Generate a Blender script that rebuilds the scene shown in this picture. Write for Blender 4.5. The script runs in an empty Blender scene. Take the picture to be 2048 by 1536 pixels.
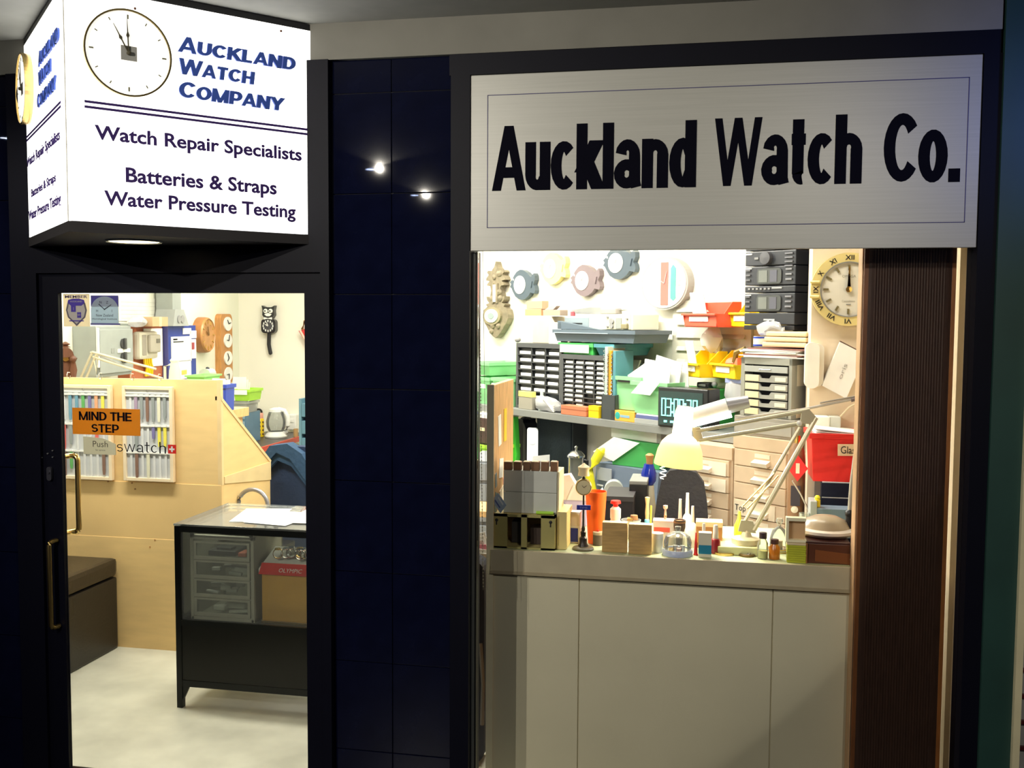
import bpy, bmesh, math, random
from mathutils import Vector, Matrix
PI = math.pi
rnd = random.Random(7)
SC = bpy.context.scene
COL = SC.collection
# ------------------------------------------------------------------ camera
FOC = 2000.0
def cam_axes(yaw, pitch, roll):
    y, p, r = map(math.radians, (yaw, pitch, roll))
    F = Vector((-math.sin(y)*math.cos(p), math.cos(y)*math.cos(p), -math.sin(p)))
    R0 = Vector((math.cos(y), math.sin(y), 0)); U0 = R0.cross(F)
    return R0*math.cos(r)+U0*math.sin(r), -R0*math.sin(r)+U0*math.cos(r), F
R, U, F = cam_axes(11.0, 3.756, .338)
CP = Vector((0, 0, 1.7))
cd = bpy.data.cameras.new('camera'); cam = bpy.data.objects.new('camera', cd); COL.objects.link(cam)
mw = Matrix((R, U, -F)).transposed().to_4x4(); mw.translation = CP
cam.matrix_world = mw
cd.sensor_width = 36; cd.lens = FOC/2048*36; cd.clip_start = .05
SC.camera = cam
# ------------------------------------------------------------------ world, exposure
wd = bpy.data.worlds.new('night'); SC.world = wd; wd.use_nodes = True
wd.node_tree.nodes['Background'].inputs[0].default_value = (.05, .07, .16, 1)
wd.node_tree.nodes['Background'].inputs[1].default_value = .12
vs = SC.view_settings; vs.view_transform = 'Standard'; vs.look = 'None'; vs.gamma = 1; vs.exposure = 0; vs.use_curve_mapping = False
SC.cycles.use_denoising = True; SC.cycles.max_bounces = 8; SC.cycles.transparent_max_bounces = 12; SC.cycles.caustics_reflective = False; SC.cycles.caustics_refractive = False
SC.cycles.sample_clamp_indirect = 6
def light(name, kind, loc, power, color=(1,1,1), target=None, **k):
    l = bpy.data.lights.new(name, kind); l.energy = power; l.color = color
    for a, v in k.items(): setattr(l, a, v)
    o = bpy.data.objects.new(name, l); o.location = loc; COL.objects.link(o)
    d = (Vector(target)-Vector(loc)) if target else Vector((0, 0, -1))
    o.rotation_euler = d.to_track_quat('-Z', 'Y').to_euler()
    return o
def area(name, loc, sx, sy, power, color, target=None, rz=0):
    o = light(name, 'AREA', loc, power, color, target, shape='RECTANGLE', size=sx, size_y=sy)
    if not target: o.rotation_euler = (0, 0, rz)
    return o
TUBES = [((-.55, 4.75), -41), ((-1.55, 5.7), -41), ((-2.9, 6.9), 5), ((-3.0, 5.4), 95), ((-2.6, 4.05), 0), ((-.2, 3.9), 0)]
TP = [40, 36, 24, 17, 46, 15]
for ((x, y), a), p in zip(TUBES, TP):
    area('ceiling_tube_light', (x, y, 2.44), 1.2, .12, p, (1, .97, .84), rz=math.radians(a))
# street-side ceiling downlights, behind the photographer; the last is an added fill light
for x, y, p, t in ((-2.0, .25, 150, (-.7, 3.2, 1.4)), (-2.1, -1.15, 150, (-.35, 3.1, 1.1)), (-3.2, 2.0, 25, (-1.9, 3.1, .9)), (.75, .1, 70, (-.5, 3.3, .7))):
    light('arcade_and_fill_spot', 'SPOT', (x, y, 2.62), p, (1, .93, .8), t, spot_size=math.radians(75), spot_blend=.8, shadow_soft_size=.012)
light('neon_spot', 'SPOT', (1.25, 2.35, 2.35), 11, (.10, .22, 1), (.85, 3.1, 2.3), spot_size=math.radians(70), spot_blend=1, shadow_soft_size=.1)

# ------------------------------------------------------------------ pixels of the 2048x1536 photograph to points
def ray(x, y): return (x-1024)/FOC*R - (y-768)/FOC*U + F
def on_z(x, y, z): d = ray(x, y); return CP + d*((z-CP.z)/d.z)
class Frame:
    def __init__(s, o, rz):
        s.o = Vector(o); s.rz = math.radians(rz); c, n = math.cos(s.rz), math.sin(s.rz)
        s.u = Vector((c, n, 0)); s.v = Vector((-n, c, 0))
    def world(s, u, v, z): return s.o + s.u*u + s.v*v + Vector((0, 0, z))
    def px(s, x, y, off=0):
        d = ray(x, y); o = s.o - s.v*off
        t = (o-CP).dot(s.v)/d.dot(s.v); p = CP + d*t - s.o
        return p.dot(s.u), p.z
    def offz(s, x, y, z): return -(on_z(x, y, z)-s.o).dot(s.v)
    def rect(s, x0, y0, x1, y1, off=0):
        xm, ym = (x0+x1)/2, (y0+y1)/2
        return s.px(x0, ym, off)[0], s.px(x1, ym, off)[0], s.px(xm, y1, off)[1], s.px(xm, y0, off)[1]
FA = Frame((0, 3.1, 0), 0)
RW = Frame((-2.49, 7.43, 0), -41)
LW = Frame((-3.95, 8.0, 0), 95)
BW = Frame((-3.95, 8.0, 0), 5)
KF = Frame((0, 7.0, 0), 0)
CT = Frame((0, 3.4, 0), 0)
L1 = Frame((-1.759, 2.528, 0), 47.9)
L2 = Frame((-2.331, 3.116, 0), -45.8)
PLY = Frame((0, 4.58, 0), 0)
PW = Frame((0, 4.25, 0), 0)
# ------------------------------------------------------------------ materials
_M = {}
def M(r, g, b, rough=.55, metal=0, var=.06, scale=12, bump=0, em=0, alpha=1, coat=0, wood=None, spec=.5, stretch=None):
    k = (r, g, b, rough, metal, var, scale, bump, em, alpha, coat, wood, spec, stretch)
    if k in _M: return _M[k]
    m = bpy.data.materials.new('surface'); m.use_nodes = True; nt = m.node_tree; B = nt.nodes['Principled BSDF']
    B.inputs['Roughness'].default_value = rough; B.inputs['Metallic'].default_value = metal
    B.inputs['Specular IOR Level'].default_value = spec; B.inputs['Coat Weight'].default_value = coat
    tc = nt.nodes.new('ShaderNodeTexCoord'); src = tc.outputs['Object']
    if wood or stretch:
        mp = nt.nodes.new('ShaderNodeMapping'); mp.inputs['Scale'].default_value = stretch or {'x': (1, 9, 9), 'z': (9, 9, 1)}[wood]
        nt.links.new(src, mp.inputs[0]); src = mp.outputs[0]
    n = nt.nodes.new('ShaderNodeTexNoise'); n.inputs['Scale'].default_value = scale; n.inputs['Detail'].default_value = 5
    nt.links.new(src, n.inputs['Vector'])
    cr = nt.nodes.new('ShaderNodeValToRGB'); v = var if not wood else max(var, .22)
    cr.color_ramp.elements[0].position = .3; cr.color_ramp.elements[1].position = .7
    cr.color_ramp.elements[0].color = (r*(1-v), g*(1-v), b*(1-v), 1); cr.color_ramp.elements[1].color = (min(1, r*(1+v)), min(1, g*(1+v)), min(1, b*(1+v)), 1)
    nt.links.new(n.outputs['Fac'], cr.inputs[0]); nt.links.new(cr.outputs[0], B.inputs['Base Color'])
    if bump:
        bp = nt.nodes.new('ShaderNodeBump'); bp.inputs['Strength'].default_value = bump; bp.inputs['Distance'].default_value = .01
        nt.links.new(n.outputs['Fac'], bp.inputs['Height']); nt.links.new(bp.outputs[0], B.inputs['Normal'])
    if em:
        nt.links.new(cr.outputs[0], B.inputs['Emission Color']); B.inputs['Emission Strength'].default_value = em
    if alpha < 1: B.inputs['Alpha'].default_value = alpha
    _M[k] = m; return m
def glass_mat(tint=(1, 1, 1), refl=1.0, haze=0.0):
    m = bpy.data.materials.new('clear_glass'); m.use_nodes = True; nt = m.node_tree; nt.nodes.clear()
    o = nt.nodes.new('ShaderNodeOutputMaterial'); t = nt.nodes.new('ShaderNodeBsdfTransparent'); g = nt.nodes.new('ShaderNodeBsdfGlossy')
    f = nt.nodes.new('ShaderNodeFresnel'); f.inputs['IOR'].default_value = 1.4; mx = nt.nodes.new('ShaderNodeMixShader')
    t.inputs[0].default_value = (*tint, 1); g.inputs[0].default_value = (refl, refl, refl, 1); g.inputs['Roughness'].default_value = .02
    nt.links.new(f.outputs[0], mx.inputs[0]); nt.links.new(t.outputs[0], mx.inputs[1]); nt.links.new(g.outputs[0], mx.inputs[2])
    last = mx
    if haze:
        d = nt.nodes.new('ShaderNodeBsdfDiffuse'); m2 = nt.nodes.new('ShaderNodeMixShader'); m2.inputs[0].default_value = haze
        d.inputs[0].default_value = (*tint, 1)
        nt.links.new(mx.outputs[0], m2.inputs[1]); nt.links.new(d.outputs[0], m2.inputs[2]); last = m2
    nt.links.new(last.outputs[0], o.inputs[0]); return m
GLASS = glass_mat(); VIAL = glass_mat((.93, .96, .93), 1, .12); BAG = glass_mat((.95, .95, .97), 1, .35); PLASTIC_CLEAR = glass_mat((.8, .82, .8), 1, .3)
def sticker(r, g, b, k=.55):
    m = bpy.data.materials.new('thin_sticker'); m.use_nodes = True; nt = m.node_tree; B = nt.nodes['Principled BSDF']; B.inputs['Roughness'].default_value = .5
    tl = nt.nodes.new('ShaderNodeBsdfTranslucent'); mx = nt.nodes.new('ShaderNodeMixShader'); mx.inputs[0].default_value = k
    n = nt.nodes.new('ShaderNodeTexNoise'); n.inputs['Scale'].default_value = 30; hs = nt.nodes.new('ShaderNodeMixRGB'); hs.inputs[0].default_value = .1; hs.blend_type = 'MULTIPLY'
    hs.inputs[1].default_value = (r, g, b, 1); nt.links.new(n.outputs[1], hs.inputs[2]); nt.links.new(hs.outputs[0], B.inputs['Base Color']); nt.links.new(hs.outputs[0], tl.inputs[0])
    nt.links.new(B.outputs[0], mx.inputs[1]); nt.links.new(tl.outputs[0], mx.inputs[2]); nt.links.new(mx.outputs[0], nt.nodes['Material Output'].inputs[0]); return m
def emit(r, g, b, s):
    m = bpy.data.materials.new('glowing'); m.use_nodes = True; nt = m.node_tree; B = nt.nodes['Principled BSDF']
    B.inputs['Base Color'].default_value = (r, g, b, 1); B.inputs['Emission Color'].default_value = (r, g, b, 1); B.inputs['Emission Strength'].default_value = s
    return m
WHITE = M(.86, .86, .82, .5); PAPER = M(.9, .9, .87, .8); CREAM = M(.8, .72, .5, .4); BLACK = M(.012, .012, .014, .4); GREY = M(.3, .3, .3, .5)
PANELS = 0; DKGREY = M(.045, .05, .06, .5); STEEL = M(.45, .46, .47, .35, .7); CHROME = M(.8, .8, .82, .15, 1); BRASS = M(.75, .52, .18, .25, 1); GOLD = M(.95, .66, .22, .22, 1)
NAVY = M(.003, .004, .016, .02, var=.2, spec=.3); FRAME = M(.0025, .0028, .008, .5, spec=.12); INK = M(.004, .004, .009, .8, spec=.03)
BLUEINK = M(.02, .035, .25, .5); PURPLEINK = M(.05, .025, .12, .5)
GREEN = M(.08, .62, .13, .45); DGREEN = M(.03, .4, .06, .45); LIME = M(.4, .75, .05, .45); YEL = M(.95, .66, .01, .4); RED = M(.75, .025, .02, .4); ORANGE = M(.95, .13, .01, .4)
TEAL = M(.02, .2, .32, .4); BLUE = M(.02, .06, .45, .4); PINE = M(.78, .48, .2, .55, wood='z'); LTWOOD = M(.72, .52, .28, .6, wood='z'); DKWOOD = M(.13, .05, .025, .5, wood='z'); MIDWOOD = M(.4, .18, .06, .5, wood='z')
PLYM = M(.88, .62, .28, .6, var=.05, scale=3, wood=None, stretch=(2, 2, 9)); BEIGE = M(.62, .52, .37, .5); KHAKI = M(.3, .27, .1, .5)
# ------------------------------------------------------------------ mesh builder
class MB:
    def __init__(s): s.b = bmesh.new(); s.sm = False
    def _tf(s, vs, m):
        for v in vs: v.co = m @ v.co
    def box(s, x0, y0, z0, x1, y1, z1, bev=0, taper=0, rot=None):
        c = Vector(((x0+x1)/2, (y0+y1)/2, (z0+z1)/2)); r = bmesh.ops.create_cube(s.b, size=1); vs = r['verts']
        for v in vs:
            k = 1 - taper*(.5-v.co.z)
            v.co = Vector((v.co.x*(x1-x0)*k, v.co.y*(y1-y0)*k, v.co.z*(z1-z0)))
        if bev:
            es = list({e for v in vs for e in v.link_edges})
            q = bmesh.ops.bevel(s.b, geom=es, offset=bev, segments=2, affect='EDGES', profile=.6, clamp_overlap=True)
            vs = list({v for f in q['faces'] for v in f.verts} | {v for v in vs if v.is_valid})
        m = Matrix.Translation(c)
        if rot: m = m @ rot.to_4x4()
        s._tf(vs, m); return s
    def cyl(s, p0, p1, r0, r1=None, n=16, cap=True):
        p0, p1 = Vector(p0), Vector(p1); r1 = r0 if r1 is None else r1; d = p1-p0
        r = bmesh.ops.create_cone(s.b, cap_ends=cap, segments=n, radius1=max(r0, 1e-5), radius2=max(r1, 1e-5), depth=d.length)
        s._tf(r['verts'], Matrix.Translation((p0+p1)/2) @ d.to_track_quat('Z', 'Y').to_matrix().to_4x4()); s.sm = True; return s
    def lathe(s, prof, c=(0, 0, 0), n=20, axis='z', sx=1):
        rings = []
        for r, z in prof:
            rg = []
            for i in range(n):
                a = 2*PI*i/n; x, y = r*math.cos(a)*sx, r*math.sin(a)
                p = (x, y, z) if axis == 'z' else (x, z, y)
                rg.append(s.b.verts.new(Vector(c)+Vector(p)))
            rings.append(rg)
        for a, b in zip(rings, rings[1:]):
            for i in range(n): s.b.faces.new((a[i], a[(i+1) % n], b[(i+1) % n], b[i]))
        if prof[0][0] > 1e-4: s.b.faces.new(rings[0][::-1])
        if prof[-1][0] > 1e-4: s.b.faces.new(rings[-1])
        s.sm = True; return s
    def sph(s, c, rx, ry=None, rz=None, n=14):
        ry = rx if ry is None else ry; rz = rx if rz is None else rz
        r = bmesh.ops.create_uvsphere(s.b, u_segments=n, v_segments=max(6, n*2//3), radius=1)
        s._tf(r['verts'], Matrix.Translation(Vector(c)) @ Matrix.Diagonal((rx, ry, rz, 1))); s.sm = True; return s
    def prism(s, pts, y0, y1):
        a = [s.b.verts.new((x, y0, z)) for x, z in pts]; b = [s.b.verts.new((x, y1, z)) for x, z in pts]; n = len(pts)
        s.b.faces.new(a); s.b.faces.new(b[::-1])
        for i in range(n): s.b.faces.new((a[i], b[i], b[(i+1) % n], a[(i+1) % n]))
        return s
    def prismx(s, pts, x0, x1):
        a = [s.b.verts.new((x0, y, z)) for y, z in pts]; b = [s.b.verts.new((x1, y, z)) for y, z in pts]; n = len(pts)
        s.b.faces.new(a); s.b.faces.new(b[::-1])
        for i in range(n): s.b.faces.new((a[i], b[i], b[(i+1) % n], a[(i+1) % n]))
        return s
    def tube(s, pts, r, n=8, cap=True):
        P = [Vector(p) for p in pts]; rings = []
        for i, p in enumerate(P):
            t = (P[min(i+1, len(P)-1)]-P[max(i-1, 0)]).normalized()
            q = Vector((0, 0, 1)) if abs(t.z) < .9 else Vector((1, 0, 0))
            a = t.cross(q).normalized(); b = t.cross(a)
            rings.append([s.b.verts.new(p+(a*math.cos(2*PI*k/n)+b*math.sin(2*PI*k/n))*r) for k in range(n)])
        for a, b in zip(rings, rings[1:]):
            for i in range(n): s.b.faces.new((a[i], a[(i+1) % n], b[(i+1) % n], b[i]))
        if cap: s.b.faces.new(rings[0][::-1]); s.b.faces.new(rings[-1])
        s.sm = True; return s
    def ring(s, c, ro, ri, y0, y1, n=40, a0=0, a1=2*PI):
        full = a1-a0 > 6.28; m = n if full else n+1; L = []
        for i in range(m):
            a = a0+(a1-a0)*i/n; ca, sa = math.cos(a), math.sin(a)
            L.append([s.b.verts.new((c[0]+r*ca, y, c[1]+r*sa)) for r, y in ((ro, y0), (ro, y1), (ri, y1), (ri, y0))])
        for i in range(m if full else m-1):
            A, B = L[i], L[(i+1) % m]
            for j in range(4): s.b.faces.new((A[j], A[(j+1) % 4], B[(j+1) % 4], B[j]))
        return s
    def sheet(s, w, h, n=6, bend=.01, t=.001, seed=1):
        q = random.Random(seed); g = {}
        for k in (0, 1):
            for i in range(n+1):
                for j in range(n+1):
                    if k == 0: g[i, j] = bend*math.sin(i/n*PI*q.uniform(.9, 1.1))*math.cos(j/n*2)
                    g[i, j, k] = s.b.verts.new((-w/2+w*i/n, g[i, j]+k*t, h*j/n))
            for i in range(n):
                for j in range(n): s.b.faces.new((g[i, j, k], g[i+1, j, k], g[i+1, j+1, k], g[i, j+1, k]))
        return s
    def tub(s, w, d, h, t=.004, taper=.12, lip=.008, y0=0):
        def rg(k, z, o=0): return [s.b.verts.new((sx*(w/2*k+o), y0+d/2+sy*(d/2*k+o), z)) for sx, sy in ((-1, -1), (1, -1), (1, 1), (-1, 1))]
        k0 = 1-taper; R_ = [rg(k0, 0), rg(1-taper*.08, h-.02 if h > .06 else h*.8), rg(1-taper*.08, h-.02 if h > .06 else h*.8, lip), rg(1, h, lip), rg(1, h, -t), rg(k0, t, -t)]
        s.b.faces.new(R_[0][::-1]); s.b.faces.new(R_[-1])
        for a, b in zip(R_, R_[1:]):
            for i in range(4): s.b.faces.new((a[i], a[(i+1) % 4], b[(i+1) % 4], b[i]))
        return s
    def rotx(s, a): s._tf(s.b.verts, Matrix.Rotation(a, 4, 'X')); return s
    def rotz(s, a): s._tf(s.b.verts, Matrix.Rotation(a, 4, 'Z')); return s
    def roty(s, a): s._tf(s.b.verts, Matrix.Rotation(a, 4, 'Y')); return s
    def mv(s, x, y, z): s._tf(s.b.verts, Matrix.Translation((x, y, z))); return s
    def obj(s, name, mat, parent=None, label=None):
        bmesh.ops.recalc_face_normals(s.b, faces=s.b.faces)
        me = bpy.data.meshes.new(name); s.b.to_mesh(me); s.b.free()
        if s.sm:
            me.polygons.foreach_set('use_smooth', [True]*len(me.polygons)); me.update()
            try: me.set_sharp_from_angle(angle=math.radians(38))
            except Exception: pass
        me.materials.append(mat); return link(name, me, parent, label)
def link(name, me, parent=None, label=None):
    o = bpy.data.objects.new(name, me); COL.objects.link(o)
    if parent is not None: o.parent = parent
    if label: o['label'] = label
    return o
def struct(o): o['kind'] = 'structure'; return o
def thing(name, label, cat, loc, rz=0, group=None):
    o = bpy.data.objects.new(name, None); COL.objects.link(o); o.empty_display_size = .05
    o.location = loc; o.rotation_euler = (0, 0, rz); o['label'] = label; o['category'] = cat
    if group: o['group'] = group
    return o
class It:
    """a thing fitted to a rectangle of the photograph: local x right, y away from the viewer, z up, origin at the foot of its front"""
    def __init__(s, name, label, cat, fr, r, off=None, z=None, group=None, turn=0, face=0):
        x0, y0, x1, y1 = r
        if off is None: off = fr.offz((x0+x1)/2, y1, z)
        u0, u1, z0, z1 = fr.rect(x0, y0, x1, y1, off)
        if z is not None: z0 = z
        if face:                                    # turned to the street rather than along its frame
            p = fr.world((u0+u1)/2, -off, z0); dep = (p-CP).dot(F); s.w = (x1-x0)*dep/FOC; s.h = z1-z0; s.off = off; s.k = dep/FOC
            s.e = thing(name, label, cat, p, math.atan2(-p.x, p.y)+math.radians(turn), group); return
        s.w, s.h, s.off = u1-u0, z1-z0, off; s.k = s.w/(x1-x0)
        s.e = thing(name, label, cat, fr.world((u0+u1)/2, -off, z0), fr.rz+math.radians(turn), group)
    def p(s, name, mb, mat, label=None, parent=None): return mb.obj(name, mat, parent or s.e, label)
_dg = None
def text_mesh(txt, w=None, h=None, bold=0, ext=0, cx=0, cz=0, y=0, shear=0, left=False, rot=0, space=1):
    cu = bpy.data.curves.new('t', 'FONT'); cu.body = txt; cu.offset = bold; cu.extrude = ext; cu.resolution_u = 3; cu.shear = shear; cu.space_character = space
    o = bpy.data.objects.new('t', cu); COL.objects.link(o); bpy.context.view_layer.update()
    me = bpy.data.meshes.new_from_object(o.evaluated_get(bpy.context.evaluated_depsgraph_get())); bpy.data.objects.remove(o); bpy.data.curves.remove(cu)
    xs = [v.co.x for v in me.vertices]; ys = [v.co.y for v in me.vertices]; a, b, c, d = min(xs), max(xs), min(ys), max(ys)
    sy = h/(d-c) if h else w/(b-a); sx = w/(b-a) if w else sy
    cr, sr = math.cos(rot), math.sin(rot)
    for v in me.vertices:
        X = (v.co.x-(a if left else (a+b)/2))*sx; Z = (v.co.y-(c+d)/2)*sy
        v.co = Vector((cx+X*cr-Z*sr, y-v.co.z, cz+X*sr+Z*cr))
    me.materials.clear(); return me
def text(name, parent, txt, mat, label=None, **k):
    me = text_mesh(txt, **k); me.materials.append(mat); return link(name, me, parent, label)
# heavy grotesque lettering drawn stroke by stroke; glyph = (advance, strokes); cap height 1, x-height .74
def arc(cx, cz, rx, rz, a0, a1, n=12): return [(cx+rx*math.cos(math.radians(a0+(a1-a0)*i/n)), cz+rz*math.sin(math.radians(a0+(a1-a0)*i/n))) for i in range(n+1)]
T_ = .1
GL = {
 'A': (.78, [[(.07, 0), (.39, 1)], [(.71, 0), (.39, 1)], [(.2, .28), (.58, .28)]]),
 'W': (1.12, [[(.07, 1), (.3, 0)], [(.3, 0), (.56, 1)], [(.56, 1), (.82, 0)], [(.82, 0), (1.05, 1)]]),
 'C': (.76, [arc(.4, .5, .3, .4, 38, 322, 22)]), 'O': (.8, [arc(.4, .5, .3, .4, 0, 360, 26)]),
 'U': (.76, [[(.12, 1)] + arc(.38, .36, .26, .26, 180, 360) + [(.64, 1)]]),
 'K': (.76, [[(.12, 0), (.12, 1)], [(.12, .38), (.66, 1)], [(.3, .6), (.7, 0)]]), 'L': (.62, [[(.12, 0), (.12, 1)], [(.04, .1), (.58, .1)]]),
 'N': (.78, [[(.12, 0), (.12, 1)], [(.12, 1), (.66, 0)], [(.66, 0), (.66, 1)]]), 'M': (.94, [[(.12, 0), (.12, 1)], [(.12, 1), (.47, 0)], [(.47, 0), (.82, 1)], [(.82, 0), (.82, 1)]]),
 'D': (.76, [[(.12, 0), (.12, 1)], [(.04, .9), (.36, .9)] + arc(.36, .5, .28, .4, 90, -90, 14) + [(.04, .1)]]),
 'P': (.7, [[(.12, 0), (.12, 1)], [(.04, .9), (.4, .9)] + arc(.4, .64, .2, .26, 90, -90, 10) + [(.12, .38)]]),
 'T': (.68, [[(.34, 0), (.34, 1)], [(.02, .9), (.66, .9)]]), 'H': (.76, [[(.12, 0), (.12, 1)], [(.64, 0), (.64, 1)], [(.12, .5), (.64, .5)]]),
 'Y': (.76, [[(.07, 1), (.38, .42)], [(.69, 1), (.38, .42)], [(.38, 0), (.38, .46)]]), 'E': (.66, [[(.12, 0), (.12, 1)], [(.04, .9), (.6, .9)], [(.12, .5), (.56, .5)], [(.04, .1), (.62, .1)]]),
 'I': (.26, [[(.13, 0), (.13, 1)]]), 'S': (.7, [arc(.35, .69, .22, .21, 25, 270, 14) + arc(.35, .31, .24, .21, 90, -155, 14)]),
 'a': (.62, [[(.14, .52)] + arc(.3, .5, .17, .16, 150, 0, 8) + [(.48, .1), (.52, 0)], arc(.28, .22, .18, .14, 60, 330, 14)]),
 'u': (.62, [[(.12, .74)] + arc(.29, .24, .17, .16, 180, 330, 9), [(.49, 0), (.49, .74)]]), 'n': (.62, [[(.12, 0), (.12, .74)], arc(.31, .5, .18, .15, 160, 0, 9) + [(.49, 0)]]),
 'c': (.58, [arc(.3, .37, .2, .29, 45, 315, 16)]), 'o': (.64, [arc(.32, .37, .21, .29, 0, 360, 22)]), 'h': (.62, [[(.12, 0), (.12, 1)], arc(.31, .5, .18, .15, 160, 0, 9) + [(.49, 0)]]),
 'k': (.6, [[(.12, 0), (.12, 1)], [(.12, .26), (.5, .74)], [(.25, .42), (.54, 0)]]), 'l': (.26, [[(.13, 0), (.13, 1)]]),
 'd': (.64, [[(.5, 0), (.5, 1)], arc(.31, .37, .19, .29, 35, 325, 16)]), 't': (.4, [[(.18, .95), (.18, .16)] + arc(.26, .18, .08, .1, 180, 290, 5), [(.02, .66), (.36, .66)]]),
 's': (.56, [arc(.28, .52, .17, .14, 25, 270, 10) + arc(.28, .24, .18, .16, 90, -155, 10)]), 'w': (.86, [[(.06, .74), (.24, .04)], [(.24, .04), (.43, .74)], [(.43, .74), (.62, .04)], [(.62, .04), (.8, .74)]]),
 '.': (.28, [[(.14, 0), (.14, .19)]]), ' ': (.3, [])}
def heavy(name, parent, txt, mat, x0, x1, z0, z1, y=0, th=.19, ext=.0004, small=1, thin=1, shear=0, space=0, label=None, wide=1):
    """txt between x0 and x1; capitals stand from z0 to z1; small < 1 draws all but the first letter lower"""
    mb = MB(); cur = 0; polys = []
    for i, chh in enumerate(txt):
        adv, st = GL[chh]; k = small if i else 1
        for s_ in st:
            pts = [(cur+px_*k*wide, pz*k) for px_, pz in s_]; n = len(pts); clo = n > 20 and abs(pts[0][0]-pts[-1][0])+abs(pts[0][1]-pts[-1][1]) < .02
            lo, hi = [], []
            for j, (px_, pz) in enumerate(pts):
                a = pts[j-1] if j else (pts[-2] if clo else pts[0]); b = pts[j+1] if j < n-1 else (pts[1] if clo else pts[-1])
                dx, dz = b[0]-a[0], b[1]-a[1]; L = math.hypot(dx, dz) or 1; nx, nz = -dz/L, dx/L; h = th/2*(1 if i == 0 else small**.5)
                if n == 2 and abs(dx) > .04 and abs(dz) > .2: nx, nz = (1 if dz < 0 else -1)*1.0, 0; h *= L/abs(dz)*{'A': .8, 'W': .66 if th > .28 else .88, 'w': .8, 'N': .9, 'M': .8}.get(chh, 1)   # diagonals end flat
                lo.append((px_-nx*h, pz-nz*h*thin)); hi.append((px_+nx*h, pz+nz*h*thin))
            polys.append((lo, hi))
        cur += adv*k*wide+space
    xs = [p[0] for l, h in polys for p in l+h]; a, b = min(xs), max(xs); sx = (x1-x0)/(b-a); sz = z1-z0
    for q_, (lo, hi) in enumerate(polys):
        V = []; e_ = ext+q_*.00012
        for p, q in zip(lo, hi):
            V.append([mb.b.verts.new((x0+(c[0]-a)*sx+shear*max(0, c[1])*sz, yy, z0+min(1, max(0 if txt != '.' else 0, c[1]))*sz)) for c, yy in ((p, y-e_), (q, y-e_), (q, y), (p, y))])
        for A, B in zip(V, V[1:]):
            for j in range(4): mb.b.faces.new((A[j], A[(j+1) % 4], B[(j+1) % 4], B[j]))
        mb.b.faces.new(V[0]); mb.b.faces.new(V[-1][::-1])
    return mb.obj(name, mat, parent, label)
def circ(r, n=24, cx=0, cz=0, sz=1): return [(cx+r*math.cos(2*PI*i/n), cz+r*sz*math.sin(2*PI*i/n)) for i in range(n)]
def rrect(x0, z0, x1, z1, r, n=5):
    P = []
    for cx, cz, a in ((x1-r, z0+r, -PI/2), (x1-r, z1-r, 0), (x0+r, z1-r, PI/2), (x0+r, z0+r, PI)):
        for i in range(n+1): P.append((cx+r*math.cos(a+PI/2*i/n), cz+r*math.sin(a+PI/2*i/n)))
    return P
# ================================================================== the building shell
def sbox(name, x0, y0, z0, x1, y1, z1, mat, parent=None, bev=0):
    o = MB().box(x0, y0, z0, x1, y1, z1, bev).obj(name, mat, parent)
    return struct(o) if parent is None else o
WALLM = M(.86, .83, .72, .7, var=.02, scale=2); CEIL = M(.8, .8, .76, .8)
FLOORM = M(.62, .61, .5, .45, var=.14, scale=5, bump=.02)
sbox('floor', -5.2, 3.02, -.12, 2.2, 11, 0, FLOORM)
sbox('floor_arcade', -7, -4, -.12, 5, 3.02, -.002, M(.03, .03, .035, .3))
sbox('ceiling', -5.2, 3.2, 2.56, 2.2, 11, 2.66, CEIL)
sbox('ceiling_arcade', -7, -4, 2.635, 5, 3.1, 2.75, M(.42, .42, .38, .8))
def wall_on(name, fr, u0, u1, z0, z1, mat, t=.1):
    o = MB().box(u0, 0, z0, u1, t, z1).obj(name, mat); o.location = fr.o; o.rotation_euler = (0, 0, fr.rz); return struct(o)
wall_on('wall_back', BW, 0, 2.0, 0, 2.56, WALLM); sbox('wall_niche', -2.5, 7.44, 0, -2.4, 8.2, 2.56, WALLM)
wall_on('wall_diagonal', RW, 0, 4.1, 0, 2.56, WALLM)
wall_on('wall_left', LW, -4.95, 0, 0, 2.56, M(.84, .85, .72, .7, var=.02, scale=2))
sbox('wall_pier', .417, 4.25, 0, 1.2, 4.40, 2.56, M(.80, .66, .49, .6, var=.03, scale=2))
sbox('wall_right', .80, 3.2, 0, .92, 4.25, 2.56, M(.86, .74, .55, .6, var=.03, scale=3))
sbox('trim_right', .775, 3.36, 0, .80, 3.40, 2.5, M(.8, .66, .45, .5))
# ---- facade: backing wall with black tiles proud of it
wf = sbox('wall_front', -1.212, 3.106, 0, -.80, 3.25, 2.52, M(.004, .004, .008, .6))
wl = sbox('wall_front_left', -7, 3.106, 0, -2.36, 3.25, 2.52, M(.004, .004, .008, .6))
ZR = [2.52, 2.415, 2.097, 1.775, 1.468, 1.165, .862, .56, .258, 0]
tiles = {}
def tile(x0, x1, z0, z1, par):
    k = (round(x1-x0, 3), round(z1-z0, 3))
    if k not in tiles:
        b = MB().box(-k[0]/2+.0012, -.009, -k[1]/2+.0012, k[0]/2-.0012, 0, k[1]/2-.0012, .0012); o = b.obj('tile', NAVY, par); tiles[k] = o.data
    else: o = link('tile', tiles[k], par)
    o.location = ((x0+x1)/2, 3.1065, (z0+z1)/2); o.rotation_euler = (rnd.uniform(-.0012, .0012), 0, rnd.uniform(-.0012, .0012))
XR = [-1.2, -.998, -.80]
for i in range(len(ZR)-1):
    for j in range(2): tile(XR[j], XR[j+1], ZR[i+1], ZR[i], wf)
    for j in range(3): tile(-2.36-.202*(j+1), -2.36-.202*j, ZR[i+1], ZR[i], wl)
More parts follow.
